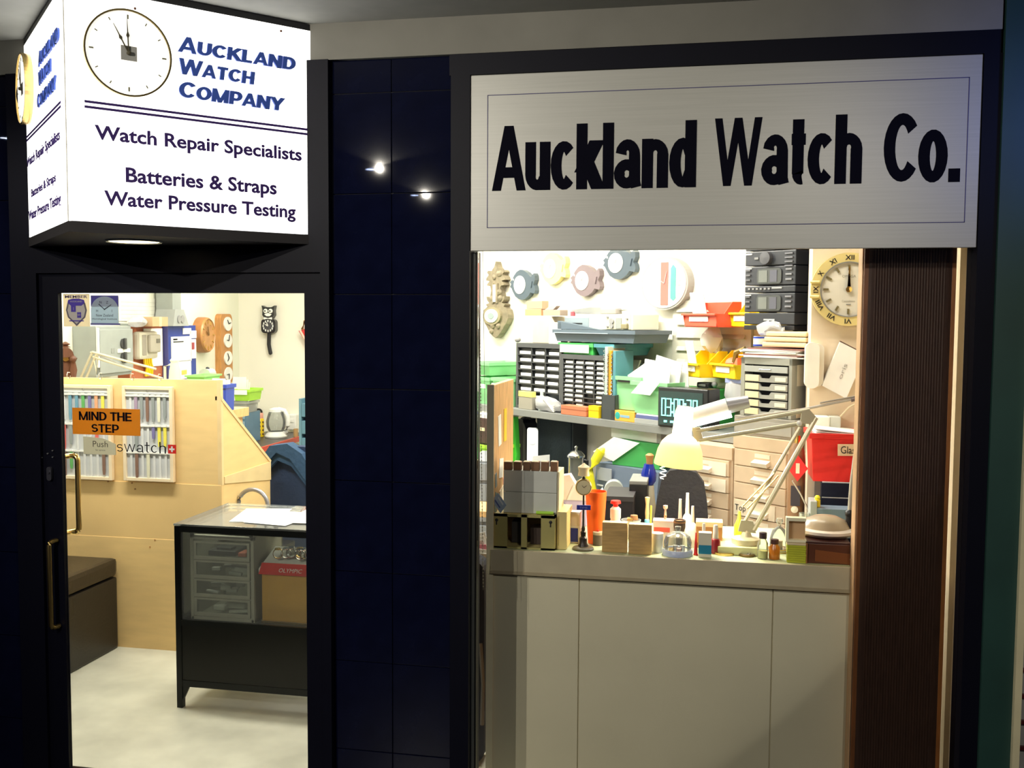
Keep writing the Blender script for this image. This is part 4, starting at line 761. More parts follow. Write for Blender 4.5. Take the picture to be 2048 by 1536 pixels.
# ---- things on the diagonal back wall
def hands(par, r, cx, cz, y, mat=BLACK, a1=1.1, a2=2.3):
    for a, l in ((a1, .6), (a2, .42)): MB().prism([(-r*.03, 0), (r*.03, 0), (r*.015, r*l), (-r*.015, r*l)], y-.002, y).roty(-(a-PI/2)).mv(cx, 0, cz).obj('clock_hand', mat, par)
def fish(r, lab, mat, back):
    it = It('fish_clock', lab, 'clock', RW, r, off=.035, group='fish clocks on the back wall'); w, h = it.w, it.h; X = lambda x, z: ((x-.5)*w, z*h)
    P = [X(*p) for p in ((0, .6), (.05, .53), (.0, .44), (.06, .40), (.12, .28), (.22, .12), (.36, .03), (.5, .0), (.62, .04), (.74, .13), (.82, .24), (.97, .20), (1, .3), (.98, .42), (.93, .5), (.99, .64), (.98, .78), (.94, .86), (.84, .74), (.76, .80), (.66, .90), (.52, .98), (.4, 1.0), (.26, .93), (.15, .8), (.09, .68))]
    it.p('fish_body', MB().prism(P, 0, .034), mat); cx, cz = X(.40, .52)[0], h*.5
    d = it.p('dial', MB().prism([(cx+w*.225*math.cos(a), cz+h*.3*math.sin(a)) for a in [2*PI*i/28 for i in range(28)]], -.004, 0), WHITE); hands(d, h*.22, cx, cz, -.005, GREY)
    it.p('eye', MB().lathe([(0, -.003), (h*.035, 0)], (X(.13, 0)[0], 0, h*.68), 10, 'y'), WHITE); it.p('fin', MB().prism([X(.72, .55), X(.9, .60), X(.86, .38)], -.006, 0), mat)
FB = M(.085, .115, .145, .35); FP = M(.22, .17, .18, .4); FY = M(.85, .75, .3, .4)
fish((1020, 539, 1070, 600), 'blue-black fish-shaped clock nearest the carved barometer', FB, 0); fish((1079, 505, 1132, 569), 'pale yellow fish-shaped wall clock', FY, 0)
fish((1141, 529, 1200, 593), 'brownish purple fish-shaped wall clock', FP, 0); fish((1206, 492, 1271, 559), 'dark slate fish-shaped clock, highest and rightmost of the fish', FB, 0)
it = It('barometer', 'carved ornate wooden barometer hanging at the left of the back wall', 'barometer', RW, (966, 523, 1016, 676), off=.05); w, h = it.w, it.h; BM = M(.24, .2, .13, .5, var=.25, scale=30)
half = [(.0, 1.0), (.05, .93), (.12, .90), (.16, .87), (.30, .885), (.34, .86), (.27, .83), (.36, .79), (.38, .76), (.24, .745), (.33, .71), (.34, .69), (.2, .68), (.17, .62), (.2, .56), (.22, .53), (.36, .545), (.34, .50), (.25, .46), (.38, .44), (.32, .41), (.46, .37), (.5, .31), (.5, .26), (.42, .19), (.34, .15), (.28, .11), (.2, .07), (.12, .03), (0, 0)]
it.p('carved_back', MB().prism([(x*w, z*h) for x, z in half]+[(-x*w, z*h) for x, z in half[-2:0:-1]], 0, .045), BM)
it.p('thermometer', MB().box(-.05*w, -.012, .47*h, .05*w, 0, .70*h, .003), M(.85, .83, .7, .4)); it.p('thermometer_rim', MB().box(-.12*w, -.008, .455*h, -.05*w, .0, .715*h).box(.05*w, -.008, .455*h, .12*w, 0, .715*h), BM)
oval = lambda k, y0, y1: MB().prism([(-.08*w+.26*w*k*math.cos(a), .29*h+.088*h*k*math.sin(a)) for a in [2*PI*i/24 for i in range(24)]], y0, y1)
it.p('bezel', oval(1.35, -.014, 0), M(.3, .26, .16, .4)); it.p('dial', oval(1.0, -.02, -.012), M(.75, .82, .72, .3)); it.p('dial_centre', oval(.45, -.023, -.018), M(.3, .38, .36, .3))
for k in range(14): a = rnd.random()*6.28; z = rnd.choice((.8, .84, .6, .52, .12, .16, .09)); x = rnd.uniform(-.2, .2); it.p('carved_scroll', MB().lathe([(0, -.016), (.018, -.008), (.022, 0)], (x*w, 0, z*h), 9, 'y').roty(0), BM) if abs(x) > .06 or z > .75 else None
it = It('round_wall_clock', 'large round white wall clock with red and green stripes', 'clock', RW, (1283, 514, 1376, 620), off=.05); w, h = it.w, it.h
el = lambda k, y0, y1, dx=0: MB().prism([(dx+w*.5*k*math.cos(a), h*.5+h*.5*k*math.sin(a)) for a in [2*PI*i/48 for i in range(48)]], y0, y1)
it.p('case', el(1, 0, .05), M(.36, .35, .33, .4)); di = it.p('dial', el(.93, -.004, 0), WHITE); MB().box(-.06*w, -.006, h*.09, .10*w, -.0042, h*.9).obj('red_stripe', M(.85, .16, .13, .5), di, 'red vertical stripe'); MB().prism([(x*w, z*h) for x, z in ((.15, .22), (.21, .17), (.26, .22), (.26, .78), (.2, .85), (.15, .78))], -.006, -.0042).obj('green_stripe', M(.1, .6, .32, .5), di, 'green vertical stripe')
for k in range(5): MB().box(-.14*w, -.006, h*(.18+.025*k), -.07*w, -.0042, h*(.185+.025*k)).obj('scale_mark', GREY, di); MB().box(.3*w, -.006, h*(.3+.08*k), .36*w, -.0042, h*(.306+.08*k)).obj('scale_mark', GREY, di)
hands(di, h*.4, .02*w, h*.5, -.007, GREY, 1.3, 2.6)
# louvred panel with picking bins
lv = It('louvre_panel', 'pale louvred metal panel behind the coloured picking bins', 'panel', RW, (1345, 600, 1502, 745), off=.02); w, h = lv.w, lv.h; LV = M(.66, .64, .54, .5); lv.p('panel', MB().box(-w/2, 0, 0, w/2, .018, h), LV)
for i in range(5):
    for j in range(7): lv.p('louvre_slot', MB().prismx([(-.012, 0), (0, .022), (0, 0)], -.055, .055).mv(-w/2+.09+j*(w-.18)/6, -.0, .04+i*(h-.1)/4), LV)
def picking_bin(r, lab, mat, off, d=.16, paper=0, turn=0):
    it = It('picking_bin', lab, 'bin', RW, r, off=off, group='picking bins on the louvred panel', turn=-18); w, h = it.w, it.h
    it.p('bin_body', MB().prismx([(.012, .0), (d, 0), (d, h), (d-.05, h), (.045, h*.52), (-.004, h*.52), (.004, h*.2)], -w/2+.006, -w/2+.011).prismx([(.012, .0), (d, 0), (d, h), (d-.05, h), (.045, h*.52), (-.004, h*.52), (.004, h*.2)], w/2-.011, w/2-.006).box(-w/2+.012, .012, 0, w/2-.012, d, .006).box(-w/2+.012, d-.006, 0, w/2-.012, d, h).box(-w/2+.01, .004, .004, w/2-.01, .01, h*.5), mat)
    it.p('front_lip', MB().box(-w/2, -.012, h*.46, w/2, .002, h*.54, .002), mat); it.p('label_card', MB().box(-w*.3, -.001, h*.22, w*.25, .003, h*.42), PAPER)
    if paper == 1: it.p('paper', MB().box(-w*.35, .02, h*.4, w*.05, .024, h*1.4, rot=Matrix.Rotation(.2, 3, 'X')), PAPER)
    if paper == 2: it.p('contents', MB().sph((-w*.1, .07, h*.55), w*.2, .04, h*.22, 9).box(w*.0, .05, h*.3, w*.2, .09, h*.75, .004), M(.8, .2, .1)); it.p('leather_strap', MB().tube([(0, .06, h*.5), (w*.15, .05, h*.95), (w*.3, .07, h*1.1), (w*.36, .09, h*.7)], .014, 6), M(.25, .18, .05))
    return it
picking_bin((1350, 604, 1450, 654), 'red picking bin holding a white sheet, below the round white clock', M(.85, .1, .05, .45), .20, d=.14, paper=1); picking_bin((1450, 600, 1512, 654), 'yellow picking bin beside the stereo', YEL, .20, d=.145)
picking_bin((1352, 702, 1409, 754), 'left lower yellow picking bin with papers', YEL, .21, paper=1); picking_bin((1412, 702, 1482, 757), 'right lower yellow picking bin with a red item and brown strap', YEL, .22, paper=2)
# ---- long grey shelf
Z1 = 1.172; uL = RW.px(900, 800, .36)[0]; uR = RW.px(1466, 936, .47)[0]-.01
sf = thing('long_shelf', 'long grey shelf along the diagonal wall carrying drawers and crates', 'shelf', RW.world(0, 0, 0), RW.rz); MB().box(uL, -.36, 1.132, uR, -.001, Z1-.001, .002).obj('board', M(.24, .25, .24, .5), sf)
for u in (uL+.3, (uL+uR)/2): MB().prismx([(-.001, 1.131), (-.2, 1.131), (-.001, 1.09)], u-.012, u+.012).obj('bracket', GREY, sf)
def S(nm, lab, cat, r, off, z=Z1, **k): return It(nm, lab, cat, RW, r, off=off, z=z, **k)
def crate(nm, lab, r, off, mat, z=Z1, d=.28, taper=.12, **k): it = S(nm, lab, 'crate', r, off, z, **k); it.p('crate_body', MB().tub(it.w, d, it.h, .005, taper), mat); return it
MINT = M(.30, .72, .34, .45)
it = crate('storage_crate', 'light green crate at the far left end of the shelf, behind the bead chain', (940, 754, 979, 806), .33, MINT); it.p('label', MB().box(-.02, -.012, it.h*.6, .07, -.006, it.h*.75), PAPER)
it = crate('storage_crate', 'light green crate between the bead chain and the dark drawer cabinet', (985, 756, 1019, 808), .33, MINT); it.p('label', MB().box(-.08, -.012, it.h*.6, .0, -.006, it.h*.8), PAPER); zc = Z1+it.h
it = crate('storage_crate', 'small light green crate on top of the leftmost crates', (940, 724, 978, 754), .30, MINT, z=zc+.004)
def organiser(r, lab, off, nc, nr, lw, miss):
    it = S('drawer_organiser', lab, 'drawers', r, off); w, h = it.w, it.h; t = .016; D = M(.055, .06, .065, .45)
    it.p('cabinet_body', MB().box(-w/2, 0, 0, -w/2+t, .2, h).box(w/2-t, 0, 0, w/2, .2, h).box(-w/2+t, 0, h-t*1.6, w/2-t, .2, h).box(-w/2+t, 0, 0, w/2-t, .2, t).box(-w/2+t, .18, t, w/2-t, .2, h-t), M(.09, .095, .1, .45))
    cw, rh = (w-2*t)/nc, (h-2.6*t)/nr; m1 = m2 = None
    for i in range(1, nr): it.p('shelf_rail', MB().box(-w/2+t, .002, t+i*rh-.003, w/2-t, .05, t+i*rh+.003), D)
    for j in range(1, nc): it.p('divider', MB().box(-w/2+t+j*cw-.003, .003, t, -w/2+t+j*cw+.003, .05, h-t*1.6), D)
    for i in range(nr):
        for j in range(nc):
            x, z = -w/2+t+(j+.5)*cw, t+i*rh
            if m1 is None: o = it.p('drawer', MB().box(-cw*.46, .0, .004, cw*.46, .012, rh*.9, .001), M(.02, .025, .03, .3)); m1 = o.data
            else: o = link('drawer', m1, it.e)
            o.location = (x, .018, z)
            if (i, j) in miss: continue
            if m2 is None: q = MB().box(-cw*.40, -.012, rh*.08, cw*.40, .0, rh*(.5 if nc == 3 else .62), .002).obj('label_card', PAPER, o); m2 = q.data
            else: q = link('label_card', m2, o)
            q.location.x = rnd.uniform(-.02, .08)*cw; q.scale.x = rnd.uniform(.75, 1.0) if j else 1
    return it
o1 = organiser((1032, 687, 1122, 808), 'tall dark drawer cabinet with three columns of white labels', .30, 3, 8, .8, {(0, 0), (0, 2), (1, 2)}); o2 = organiser((1122, 710, 1213, 824), 'lower dark drawer cabinet with four columns of small white labels', .30, 4, 11, .8, {(0, 0), (0, 1), (0, 2), (1, 2), (1, 0), (3, 2), (2, 2)})
zo1, zo2 = Z1+o1.h+.001, Z1+o2.h+.001
# things on top of the organisers
it = crate('storage_tub', 'green tub with a pale front on the lower drawer cabinet', (1120, 686, 1186, 710), .29, GREEN, z=zo2, taper=.04); it.p('front_panel', MB().box(-it.w*.45, -.013, it.h*.15, it.w*.42, -.009, it.h*.85), M(.6, .72, .6)); zt = zo2+it.h
it = crate('storage_tub', 'translucent teal tub beside the green tub', (1191, 688, 1228, 712), .29, M(.1, .33, .4, .3), z=zo2, taper=.15)
it = S('plastic_tray', 'large slate blue plastic tray across the top of the drawer cabinets', 'tray', (1108, 660, 1270, 690), .31, z=zt+.008); it.p('tray_body', MB().tub(it.w, .26, it.h, .005, .06), M(.12, .16, .2, .45)); it.p('rim_line', MB().box(-it.w*.48, -.012, it.h*.7, it.w*.2, -.010, it.h*.76), M(.4, .48, .55)); zt2 = zt+.008+it.h
ob = it
it = S('tray_lid', 'slate blue sloping lid resting at the left on the big tray', 'lid', (1115, 642, 1200, 662), .27, z=zt2+.001); it.p('lid_body', MB().prism([(-it.w/2, 0), (it.w/2, 0), (-it.w/2, it.h)], 0, .03), M(.12, .16, .2, .45))
it = S('grey_case', 'grey blue machine case behind the sloping lid', 'case', (1128, 632, 1178, 662), .22, z=zt2+.001); it.p('case_body', MB().box(-it.w/2, 0, 0, it.w/2, .15, it.h, .01), M(.28, .34, .38, .45)); it.p('case_slot', MB().box(-.03, -.002, it.h*.4, .05, .0, it.h*.48), BLACK); it.p('knob', MB().cyl((-it.w*.3, .03, it.h), (-it.w*.3, .03, it.h+.025), .014), M(.5, .1, .12))
it = S('timing_machine', 'cream watch timing machine with dials on the big tray', 'instrument', (1178, 628, 1265, 660), .235, z=zt2+.001); w, h = it.w, it.h; it.p('housing', MB().box(-w/2, 0, 0, w/2, .2, h, .006), M(.85, .82, .66, .45)); it.p('control_panel', MB().box(-w*.08, -.004, h*.04, w*.47, 0, h*.96), M(.72, .68, .5, .45))
for x, z, r_ in ((.06, .55, .016), (.06, .25, .013), (.4, .7, .006), (.4, .4, .006), (-.04, .8, .006), (-.04, .2, .006)): it.p('dial_knob', MB().lathe([(r_, 0), (r_, -.01), (0, -.01)], (x*w, -.004, z*h), 12, 'y'), GREY)
it.p('meter_window', MB().box(w*.15, -.008, h*.1, w*.27, -.004, h*.75), M(.3, .32, .3)); it.p('plug', MB().box(w*.3, -.02, h*.08, w*.43, -.004, h*.38, .003), M(.25, .22, .12)); zt3 = zt2+h
it = S('flat_tools', 'flat grey hand tools lying on top of the timing machine', 'tools', (1140, 613, 1242, 629), .19, z=zt3+.002); w, h = it.w, it.h; it.p('tool_blade', MB().prism([(-w*.5, h*.5), (-w*.1, h*.9), (w*.5, h*.55), (w*.2, h*.2), (-w*.35, .0)], 0, .07), M(.33, .34, .33, .4, .3)); it.p('tool_handle', MB().box(w*.15, -.02, 0, w*.45, .03, h*.75, .008), M(.3, .28, .27)); it.p('lower_plate', MB().box(-w*.38, .0, -.0, w*.3, .09, h*.25, .002), GREY)
it = S('cardboard_box', 'open pale cardboard box on the tall drawer cabinet', 'box', (1065, 628, 1100, 686), .25, z=zo1); w, h = it.w, it.h; it.p('carton', MB().box(-w/2, 0, 0, w/2, .14, h*.92, .003), M(.68, .58, .42)); it.p('flap', MB().prism([(w*.5, h*.9), (w*.9, h*.5), (w*.5, h*.3)], 0, .01), M(.75, .68, .5)); zbx = zo1+h*.93
it = S('paper_stack', 'white curled papers standing beside the pale cardboard box', 'papers', (1098, 640, 1122, 686), .27, z=zo1)
for k in range(3): it.p('sheet', MB().box(-it.w*(.5-.1*k), .02*k, 0, it.w*.5, .02*k+.002, it.h*(.9-.15*k), rot=Matrix.Rotation(-.1*k, 3, 'Y')), PAPER)
it.p('brown_folder', MB().box(it.w*.32, .08, 0, it.w*.48, .16, it.h*.8), M(.4, .25, .12))
it = S('wooden_block', 'brown wooden blocks stacked on the pale cardboard box', 'block', (1050, 602, 1088, 616), .24, z=zbx+.002); it.p('block', MB().box(-it.w*.5, 0, 0, it.w*.35, .05, it.h*.45, .002), M(.6, .33, .17)); it.p('upper_block', MB().box(-it.w*.42, .0, it.h*.46, it.w*.4, .05, it.h, .002), M(.55, .35, .22)); zbb = zbx+it.h
it = S('tool_block', 'grey brown block bridging the cardboard box and papers', 'block', (1086, 612, 1120, 628), .24, z=zbx+.002); it.p('block', MB().box(-it.w*.5, 0, 0, it.w*.5, .06, it.h*.6, .002), M(.4, .32, .25)); it.p('slanted_bar', MB().prism([(-it.w*.4, it.h*.6), (it.w*.1, it.h*.62), (it.w*.3, it.h), (-it.w*.1, it.h*1.0)], 0, .03), M(.45, .38, .35))
it = S('ball_ornament', 'small dark round ball on the corner of tall drawer cabinet', 'ball', (1029, 674, 1042, 686), .29, z=zo1, face=1); it.p('knob', MB().sph((0, it.w*.5, it.h*.5), it.w*.5, it.w*.4, it.h*.5, 12), GREY)
# standing things on the shelf
it = S('magazine_holder', 'black magazine holder with spiral notebooks beside the drawer cabinets', 'holder', (1203, 790, 1230, 828), .35); w, h = it.w, it.h
it.p('holder_body', MB().prismx([(0, 0), (.15, 0), (.15, h*1.15), (0, h)], -w/2, -w/2+.005).prismx([(0, 0), (.15, 0), (.15, h*1.15), (0, h)], w/2-.005, w/2).box(-w/2, 0, 0, w/2, .004, h).box(-w/2, .146, 0, w/2, .15, h*1.15), M(.05, .06, .065, .5)); wm = w
for k, (nm, lab, mt, hh) in enumerate((('green_notebook', 'pale green spiral notebook in the magazine holder', M(.5, .62, .55), 2.9), ('orange_notebook', 'orange spiral notebook in the magazine holder', M(.75, .33, .02), 2.75), ('blue_notebook', 'teal blue notebook in the magazine holder', M(.1, .3, .36), 2.75))):
    q = thing('spiral_notebook', lab, 'notebook', RW.world(0, 0, 0), RW.rz); c = it.e.location+RW.u*(-wm*.32+wm*.3*k)+RW.v*.012; q.location = c+Vector((0, 0, .007))
    MB().box(-wm*.1, 0, 0, wm*.1, .13, h*hh, .002).obj('pages', mt, q)
    for i in range(16): MB().ring((0, 0), .008, .006, -.002, .002, 8).rotz(PI/2).mv(-wm*.12, -.001, .02+i*h*hh/17).obj('wire_loop', CHROME, q)
it = S('leaning_magazine', 'stack of pale magazines leaning beside the orange notebook', 'magazine', (1236, 716, 1287, 826), .13); w, h = it.w, it.h
for k in range(5): it.p('magazine', MB().prism([(-w*.5, 0), (-w*.4, 0), (w*(.3+.04*k), h*(.9-.05*k)), (w*(.35+.03*k), h*(.97-.06*k)), (-w*.45, h*(.96-.02*k))], .02*k, .02*k+.012), M(.72, .74, .66) if k % 2 == 0 else M(.2, .24, .25))
cA = crate('storage_crate', 'light green crate standing on the orange box', (1226, 753, 1282, 812), .33, MINT, z=Z1+.058, d=.14); cA.p('handle_slot', MB().box(-.06, -.0105, cA.h*.83, .06, -.004, cA.h*.89), BLACK)
it = S('orange_box', 'orange cardboard box with a green-blue logo under the green crate', 'box', (1221, 810, 1269, 834), .35); it.h = .054; it.p('carton', MB().box(-it.w/2, 0, 0, it.w/2, .2, it.h, .002), M(.95, .45, .06)); it.p('logo', MB().lathe([(0, -.002), (.018, -.001), (.019, 0)], (-it.w*.2, 0, it.h*.5), 16, 'y'), M(.02, .4, .35)); it.p('logo_word', MB().box(-it.w*.08, -.001, it.h*.36, it.w*.3, 0, it.h*.6), M(.25, .45, .6))
it = S('grey_manual', 'flat grey and white folder under the right green crate', 'folder', (1269, 822, 1322, 842), .355); it.h = .05; it.p('cover', MB().box(-it.w/2, 0, 0, it.w/2, .22, it.h*.5, .001), M(.4, .42, .42)); it.p('blue_folder', MB().box(-it.w*.48, .004, it.h*.51, it.w*.48, .22, it.h*.85, .001), M(.12, .15, .35)); it.p('pages', MB().box(-it.w*.46, .006, it.h*.86, it.w*.47, .22, it.h, .001), PAPER)
cBt = crate('storage_crate', 'light green crate full of white papers next to the digital clock', (1264, 764, 1334, 826), .355, MINT, z=Z1+.052, d=.13)
for k, (x, z, a) in enumerate(((-.25, .85, -.5), (-.05, 1.0, .1), (.12, 1.08, .2), (.25, .95, -.1))): cBt.p('paper', MB().box(-.09, .03+.03*k, -.03, .09, .034+.03*k, .16, rot=Matrix.Rotation(a, 3, 'Y')).mv(x*cBt.w, 0, (z-.35)*cBt.h), PAPER)
cBt.p('hanging_paper', MB().prism([(-.45*cBt.w, .62*cBt.h), (.1*cBt.w, .6*cBt.h), (.35*cBt.w, .98*cBt.h), (-.15*cBt.w, 1.02*cBt.h)], -.02, -.016), PAPER)
# digital clock
it = S('digital_clock', 'black digital clock with glowing green-blue digits on the shelf', 'clock', (1320, 776, 1412, 848), .355, turn=6); w, h = it.w, it.h; it.p('housing', MB().box(-w/2, 0, 0, w/2, .1, h, .006), M(.02, .022, .025, .25)); it.p('screen', MB().box(-w*.47, -.003, h*.05, w*.40, 0, h*.9), M(.03, .06, .06, .15))
DG = emit(.25, 1, .85, 1.6); SEG = {'0': 'abcdef', '3': 'abgcd', '2': 'abged', '9': 'abgfcd', '1': 'bc'}
def digit(ch_, cx, cz, dw, dh, t):
    m = MB(); R_ = {'a': (-1, 1, 1, 1), 'g': (-1, 0, 1, 0), 'd': (-1, -1, 1, -1), 'b': (1, 0, 1, 1), 'c': (1, -1, 1, 0), 'f': (-1, 0, -1, 1), 'e': (-1, -1, -1, 0)}
    for s_ in SEG[ch_]: x0, z0, x1, z1 = R_[s_]; m.box(cx+x0*dw/2-t/2, -.006, cz+z0*dh/2-t/2+(t*.6 if z0 != z1 else 0), cx+x1*dw/2+t/2, -.003, cz+z1*dh/2+t/2-(t*.6 if z0 != z1 else 0))
    it.p('digit', m, DG)
for ch_, x in zip('030026', (-.37, -.26, -.12, -.01, .14, .26)): digit(ch_ if ch_ in SEG else '0', x*w, h*.5, w*.075, h*.42, w*.018)
for x in (-.19, .065): it.p('colon', MB().box(x*w-.006, -.006, h*.36, x*w+.006, -.003, h*.41).box(x*w-.006, -.006, h*.58, x*w+.006, -.003, h*.63), DG)
for k in range(4): it.p('date_digit', MB().box(w*(-.36+.13*k), -.006, h*.12, w*(-.30+.13*k), -.003, h*.17), DG)
it = S('stapler', 'small black and silver gadget behind the digital clock', 'gadget', (1393, 758, 1424, 790), .18, z=Z1+.19); it.p('gadget_body', MB().box(-it.w/2, 0, 0, it.w*.3, .06, it.h*.6, .006), BLACK); it.p('lens', MB().box(-it.w*.35, -.004, it.h*.15, it.w*.1, 0, it.h*.4, .001), STEEL); it.p('knob', MB().sph((it.w*.4, .03, it.h*.4), .015), GREY)
sb2 = thing('green_folder', 'green folder lying behind the digital clock', 'folder', it.e.location-Vector((0, 0, .19)), RW.rz); MB().box(-.25, -.0, 0, .1, .12, .186, .004).obj('folder_body', DGREEN, sb2)
# small things in front of the organisers
it = S('small_box', 'clear box with yellow lid in front of tall drawer cabinet', 'box', (1037, 783, 1064, 806), .34, z=Z1); it.p('box_body', MB().box(-it.w/2, 0, 0, it.w/2, .03, it.h*.7, .002), M(.35, .33, .27)); it.p('lid', MB().box(-it.w*.5, -.002, it.h*.7, it.w*.5, .03, it.h, .002), M(.85, .75, .2))
it = S('tool_bag', 'clear plastic bag of white sticks in front of the drawer cabinet', 'bag', (1064, 785, 1118, 812), .345, z=Z1); w, h = it.w, it.h; m = MB().sph((0, .02, h*.35), w*.48, .03, h*.36, 10)
for v in m.b.verts: v.co += Vector((rnd.uniform(-.01, .01), rnd.uniform(-.004, .004), rnd.uniform(-.012, .012))); v.co.z = max(.001, v.co.z)
it.p('bag', m, BAG); it.p('bottle', MB().lathe([(.02, 0), (.02, h*.7), (.01, h*.8), (.01, h)], (-w*.28, .03, 0), 12), M(.6, .68, .66))
for k in range(4): it.p('stick', MB().cyl((-.02+.02*k, .0, h*.7-.015*k), (w*.35, -.006, h*.05+.012*k), .004, n=6), M(.85, .85, .7))
it = S('red_brick_box', 'flat terracotta coloured box on the shelf edge', 'box', (1122, 812, 1172, 824), .357); it.p('carton', MB().box(-it.w/2, 0, 0, it.w/2, .06, it.h, .002), M(.6, .2, .1)); it.p('lid_line', MB().box(-it.w*.505, -.001, it.h*.6, it.w*.505, .061, it.h*.66), M(.4, .12, .06))
it = S('yellow_box', 'tiny yellow box next to the terracotta box', 'box', (1177, 812, 1197, 822), .35); it.p('carton', MB().box(-it.w/2, 0, 0, it.w/2, .04, it.h, .001), YEL); it.p('lid_line', MB().box(-it.w*.5, -.001, it.h*.6, it.w*.5, 0, it.h*.66), M(.5, .35, 0))
# ---- stereo stack
it = It('stereo_system', 'black stacked hi-fi system with cassette doors beside the gold clock', 'stereo', RW, (1490, 470, 1591, 650), off=.31); w, h = it.w, it.h; SB = M(.035, .037, .045, .4)
zz = [0, .14, .36, .44, .66, .83, 1.0]
for k in range(6):
    z0, z1 = zz[k]*h, zz[k+1]*h; u_ = it.p('unit', MB().box(-w/2, 0, z0+.002, w/2, .30, z1-.002, .004), SB)
    A = lambda m, nm, mt: m.obj(nm, mt, u_)
    if k in (1, 3):
        A(MB().prism(rrect(-w*.24, z0+.008, w*.24, z1-.012, .015), -.006, 0), 'cassette_door', M(.07, .075, .075, .2)); A(MB().box(-w*.20, -.008, z0+.015, -.03*w, -.006, z1-.02), 'cassette_window', M(.16, .17, .16, .15)); A(MB().box(.02*w, -.008, z0+.015, w*.16, -.006, z1-.02), 'cassette_window', M(.1, .1, .13, .15))
        for j in range(3): A(MB().box(w*.32, -.006, z1-.022-.022*j, w*.44, 0, z1-.014-.022*j, .001), 'button', M(.2, .2, .22)); A(MB().box(-w*.47, -.006, z1-.022-.022*j, -w*.38, 0, z1-.014-.022*j, .001), 'button', M(.12, .12, .13))
        A(MB().box(-w*.48, -.003, z1-.012, -w*.36, 0, z1-.008), 'badge', WHITE)
    if k == 4:
        A(MB().lathe([(.03, 0), (.028, -.022), (.0, -.024)], (-.05*w, 0, (z0+z1)/2), 22, 'y'), 'volume_knob', M(.08, .08, .09, .35)); A(MB().box(-w*.48, -.003, z1-.016, -w*.36, 0, z1-.010), 'badge', WHITE)
        for j in range(4): A(MB().box(w*.30+.0, -.006, z1-.02-.018*j, w*.45, 0, z1-.014-.018*j), 'button', M(.16, .16, .18))
        A(MB().box(-.30*w, -.006, (z0+z1)/2-.004, -.22*w, 0, (z0+z1)/2+.006), 'button', M(.2, .2, .2))
    if k == 5: A(MB().prism(rrect(-w*.24, z0+.01, w*.24, z1-.01, .01), -.004, 0), 'display', M(.12, .12, .14, .2)); A(MB().box(-.05*w, -.006, z0+.014, .12*w, -.004, z0+.04), 'pink_glow_window', M(.5, .15, .45))
    if k == 2:
        for j in range(6): A(MB().box(w*(-.42+.08*j), -.005, z0+.014, w*(-.38+.08*j), 0, z0+.022), 'button', M(.25, .25, .25))
        A(MB().box(w*.05, -.003, z0+.018, w*.25, 0, z0+.024), 'legend', M(.4, .4, .4))
    if k == 0: text('lettering', u_, 'Hi-Fi', M(.6, .6, .6), w=w*.2, h=.01, cx=0, cz=(z0+z1)/2, y=-.002) if 0 else A(MB().box(-.1*w, -.002, z0+.02, .12*w, 0, z0+.027), 'badge', M(.5, .5, .5))
zs = it.e.location.z
ss = thing('stereo_shelf', 'small black bracket shelf under the stereo', 'shelf', it.e.location-Vector((0, 0, .022)), RW.rz); MB().box(-w*.5, .0, 0, w*.5, .309, .02, .002).obj('board', BLACK, ss); MB().prismx([(.308, -.12), (.308, 0), (.06, 0)], w*.3, w*.36).obj('bracket', BLACK, ss)
# ---- filing cabinets, small steel drawer unit
FC = M(.66, .5, .34, .45); zF = 1.19
def filing(r, lab, names, off=.47, zF=1.19):
    it = It('card_cabinet', lab, 'cabinet', RW, r, off=off); it.h = zF; it.e.location.z = 0; w = it.w
    it.p('carcass', MB().box(-w/2, .006, 0, w/2, .22, zF, .003), FC); it.p('top_band', MB().box(-w/2, -.002, zF-.055, w/2, .006, zF, .001), FC)
    dh = .0745
    for k in range(12):
        z1 = zF-.06-k*dh
        if z1 < .15: break
        d_ = it.p('drawer', MB().box(-w*.46, -.006, z1-dh+.004, w*.46, .006, z1, .002), FC)
        MB().prismx([(-.006, 0), (-.03, -.006), (-.034, .010), (-.006, .022)], -.042, .042).mv(w*.05, 0, z1-dh*.78).obj('cup_handle', M(.8, .7, .55, .3), d_); MB().box(w*.05-.04, -.008, z1-dh*.38, w*.05+.04, -.006, z1-dh*.16).obj('label_holder', M(.78, .7, .55), d_)
        if names and k == 3: MB().box(-w*.44, -.010, z1-.07, w*.30, -.007, z1-.004).obj('paper_label', M(.8, .68, .5), d_); text('lettering', d_, 'Top', INK, w=.06, h=.035, cx=-w*.32, cz=z1-.04, y=-.0112)
        if not names and k in (0, 1): MB().box(w*.12, -.010, z1-.07, w*.42, -.007, z1-.012).obj('paper_label', M(.85, .75, .6), d_)
    return it
filing((1466, 872, 1578, 1000), 'beige card filing cabinet with the hand-lettered drawer, nearest the red diamond', 1); filing((1353, 872, 1464, 1000), 'beige card filing cabinet behind the shining desk lamp shade', 0, zF=1.128)
it = It('steel_base_unit', 'low grey steel unit lying on the beige filing cabinet', 'unit', RW, (1468, 836, 1590, 876), off=.45, z=zF+.001); it.p('unit_body', MB().box(-it.w/2, 0, 0, it.w/2, .2, it.h, .003), M(.3, .28, .24, .45)); it.p('unit_front', MB().box(-it.w*.47, -.004, it.h*.15, it.w*.45, 0, it.h*.8, .001), M(.36, .34, .3, .45)); zu = zF+.002+it.h
it = It('steel_drawer_unit', 'grey steel drawer unit with notched drawers and cream labels', 'drawers', RW, (1480, 716, 1582, 838), off=.44, z=zu); w, h = it.w, it.h; SU = M(.33, .33, .29, .4, .2)
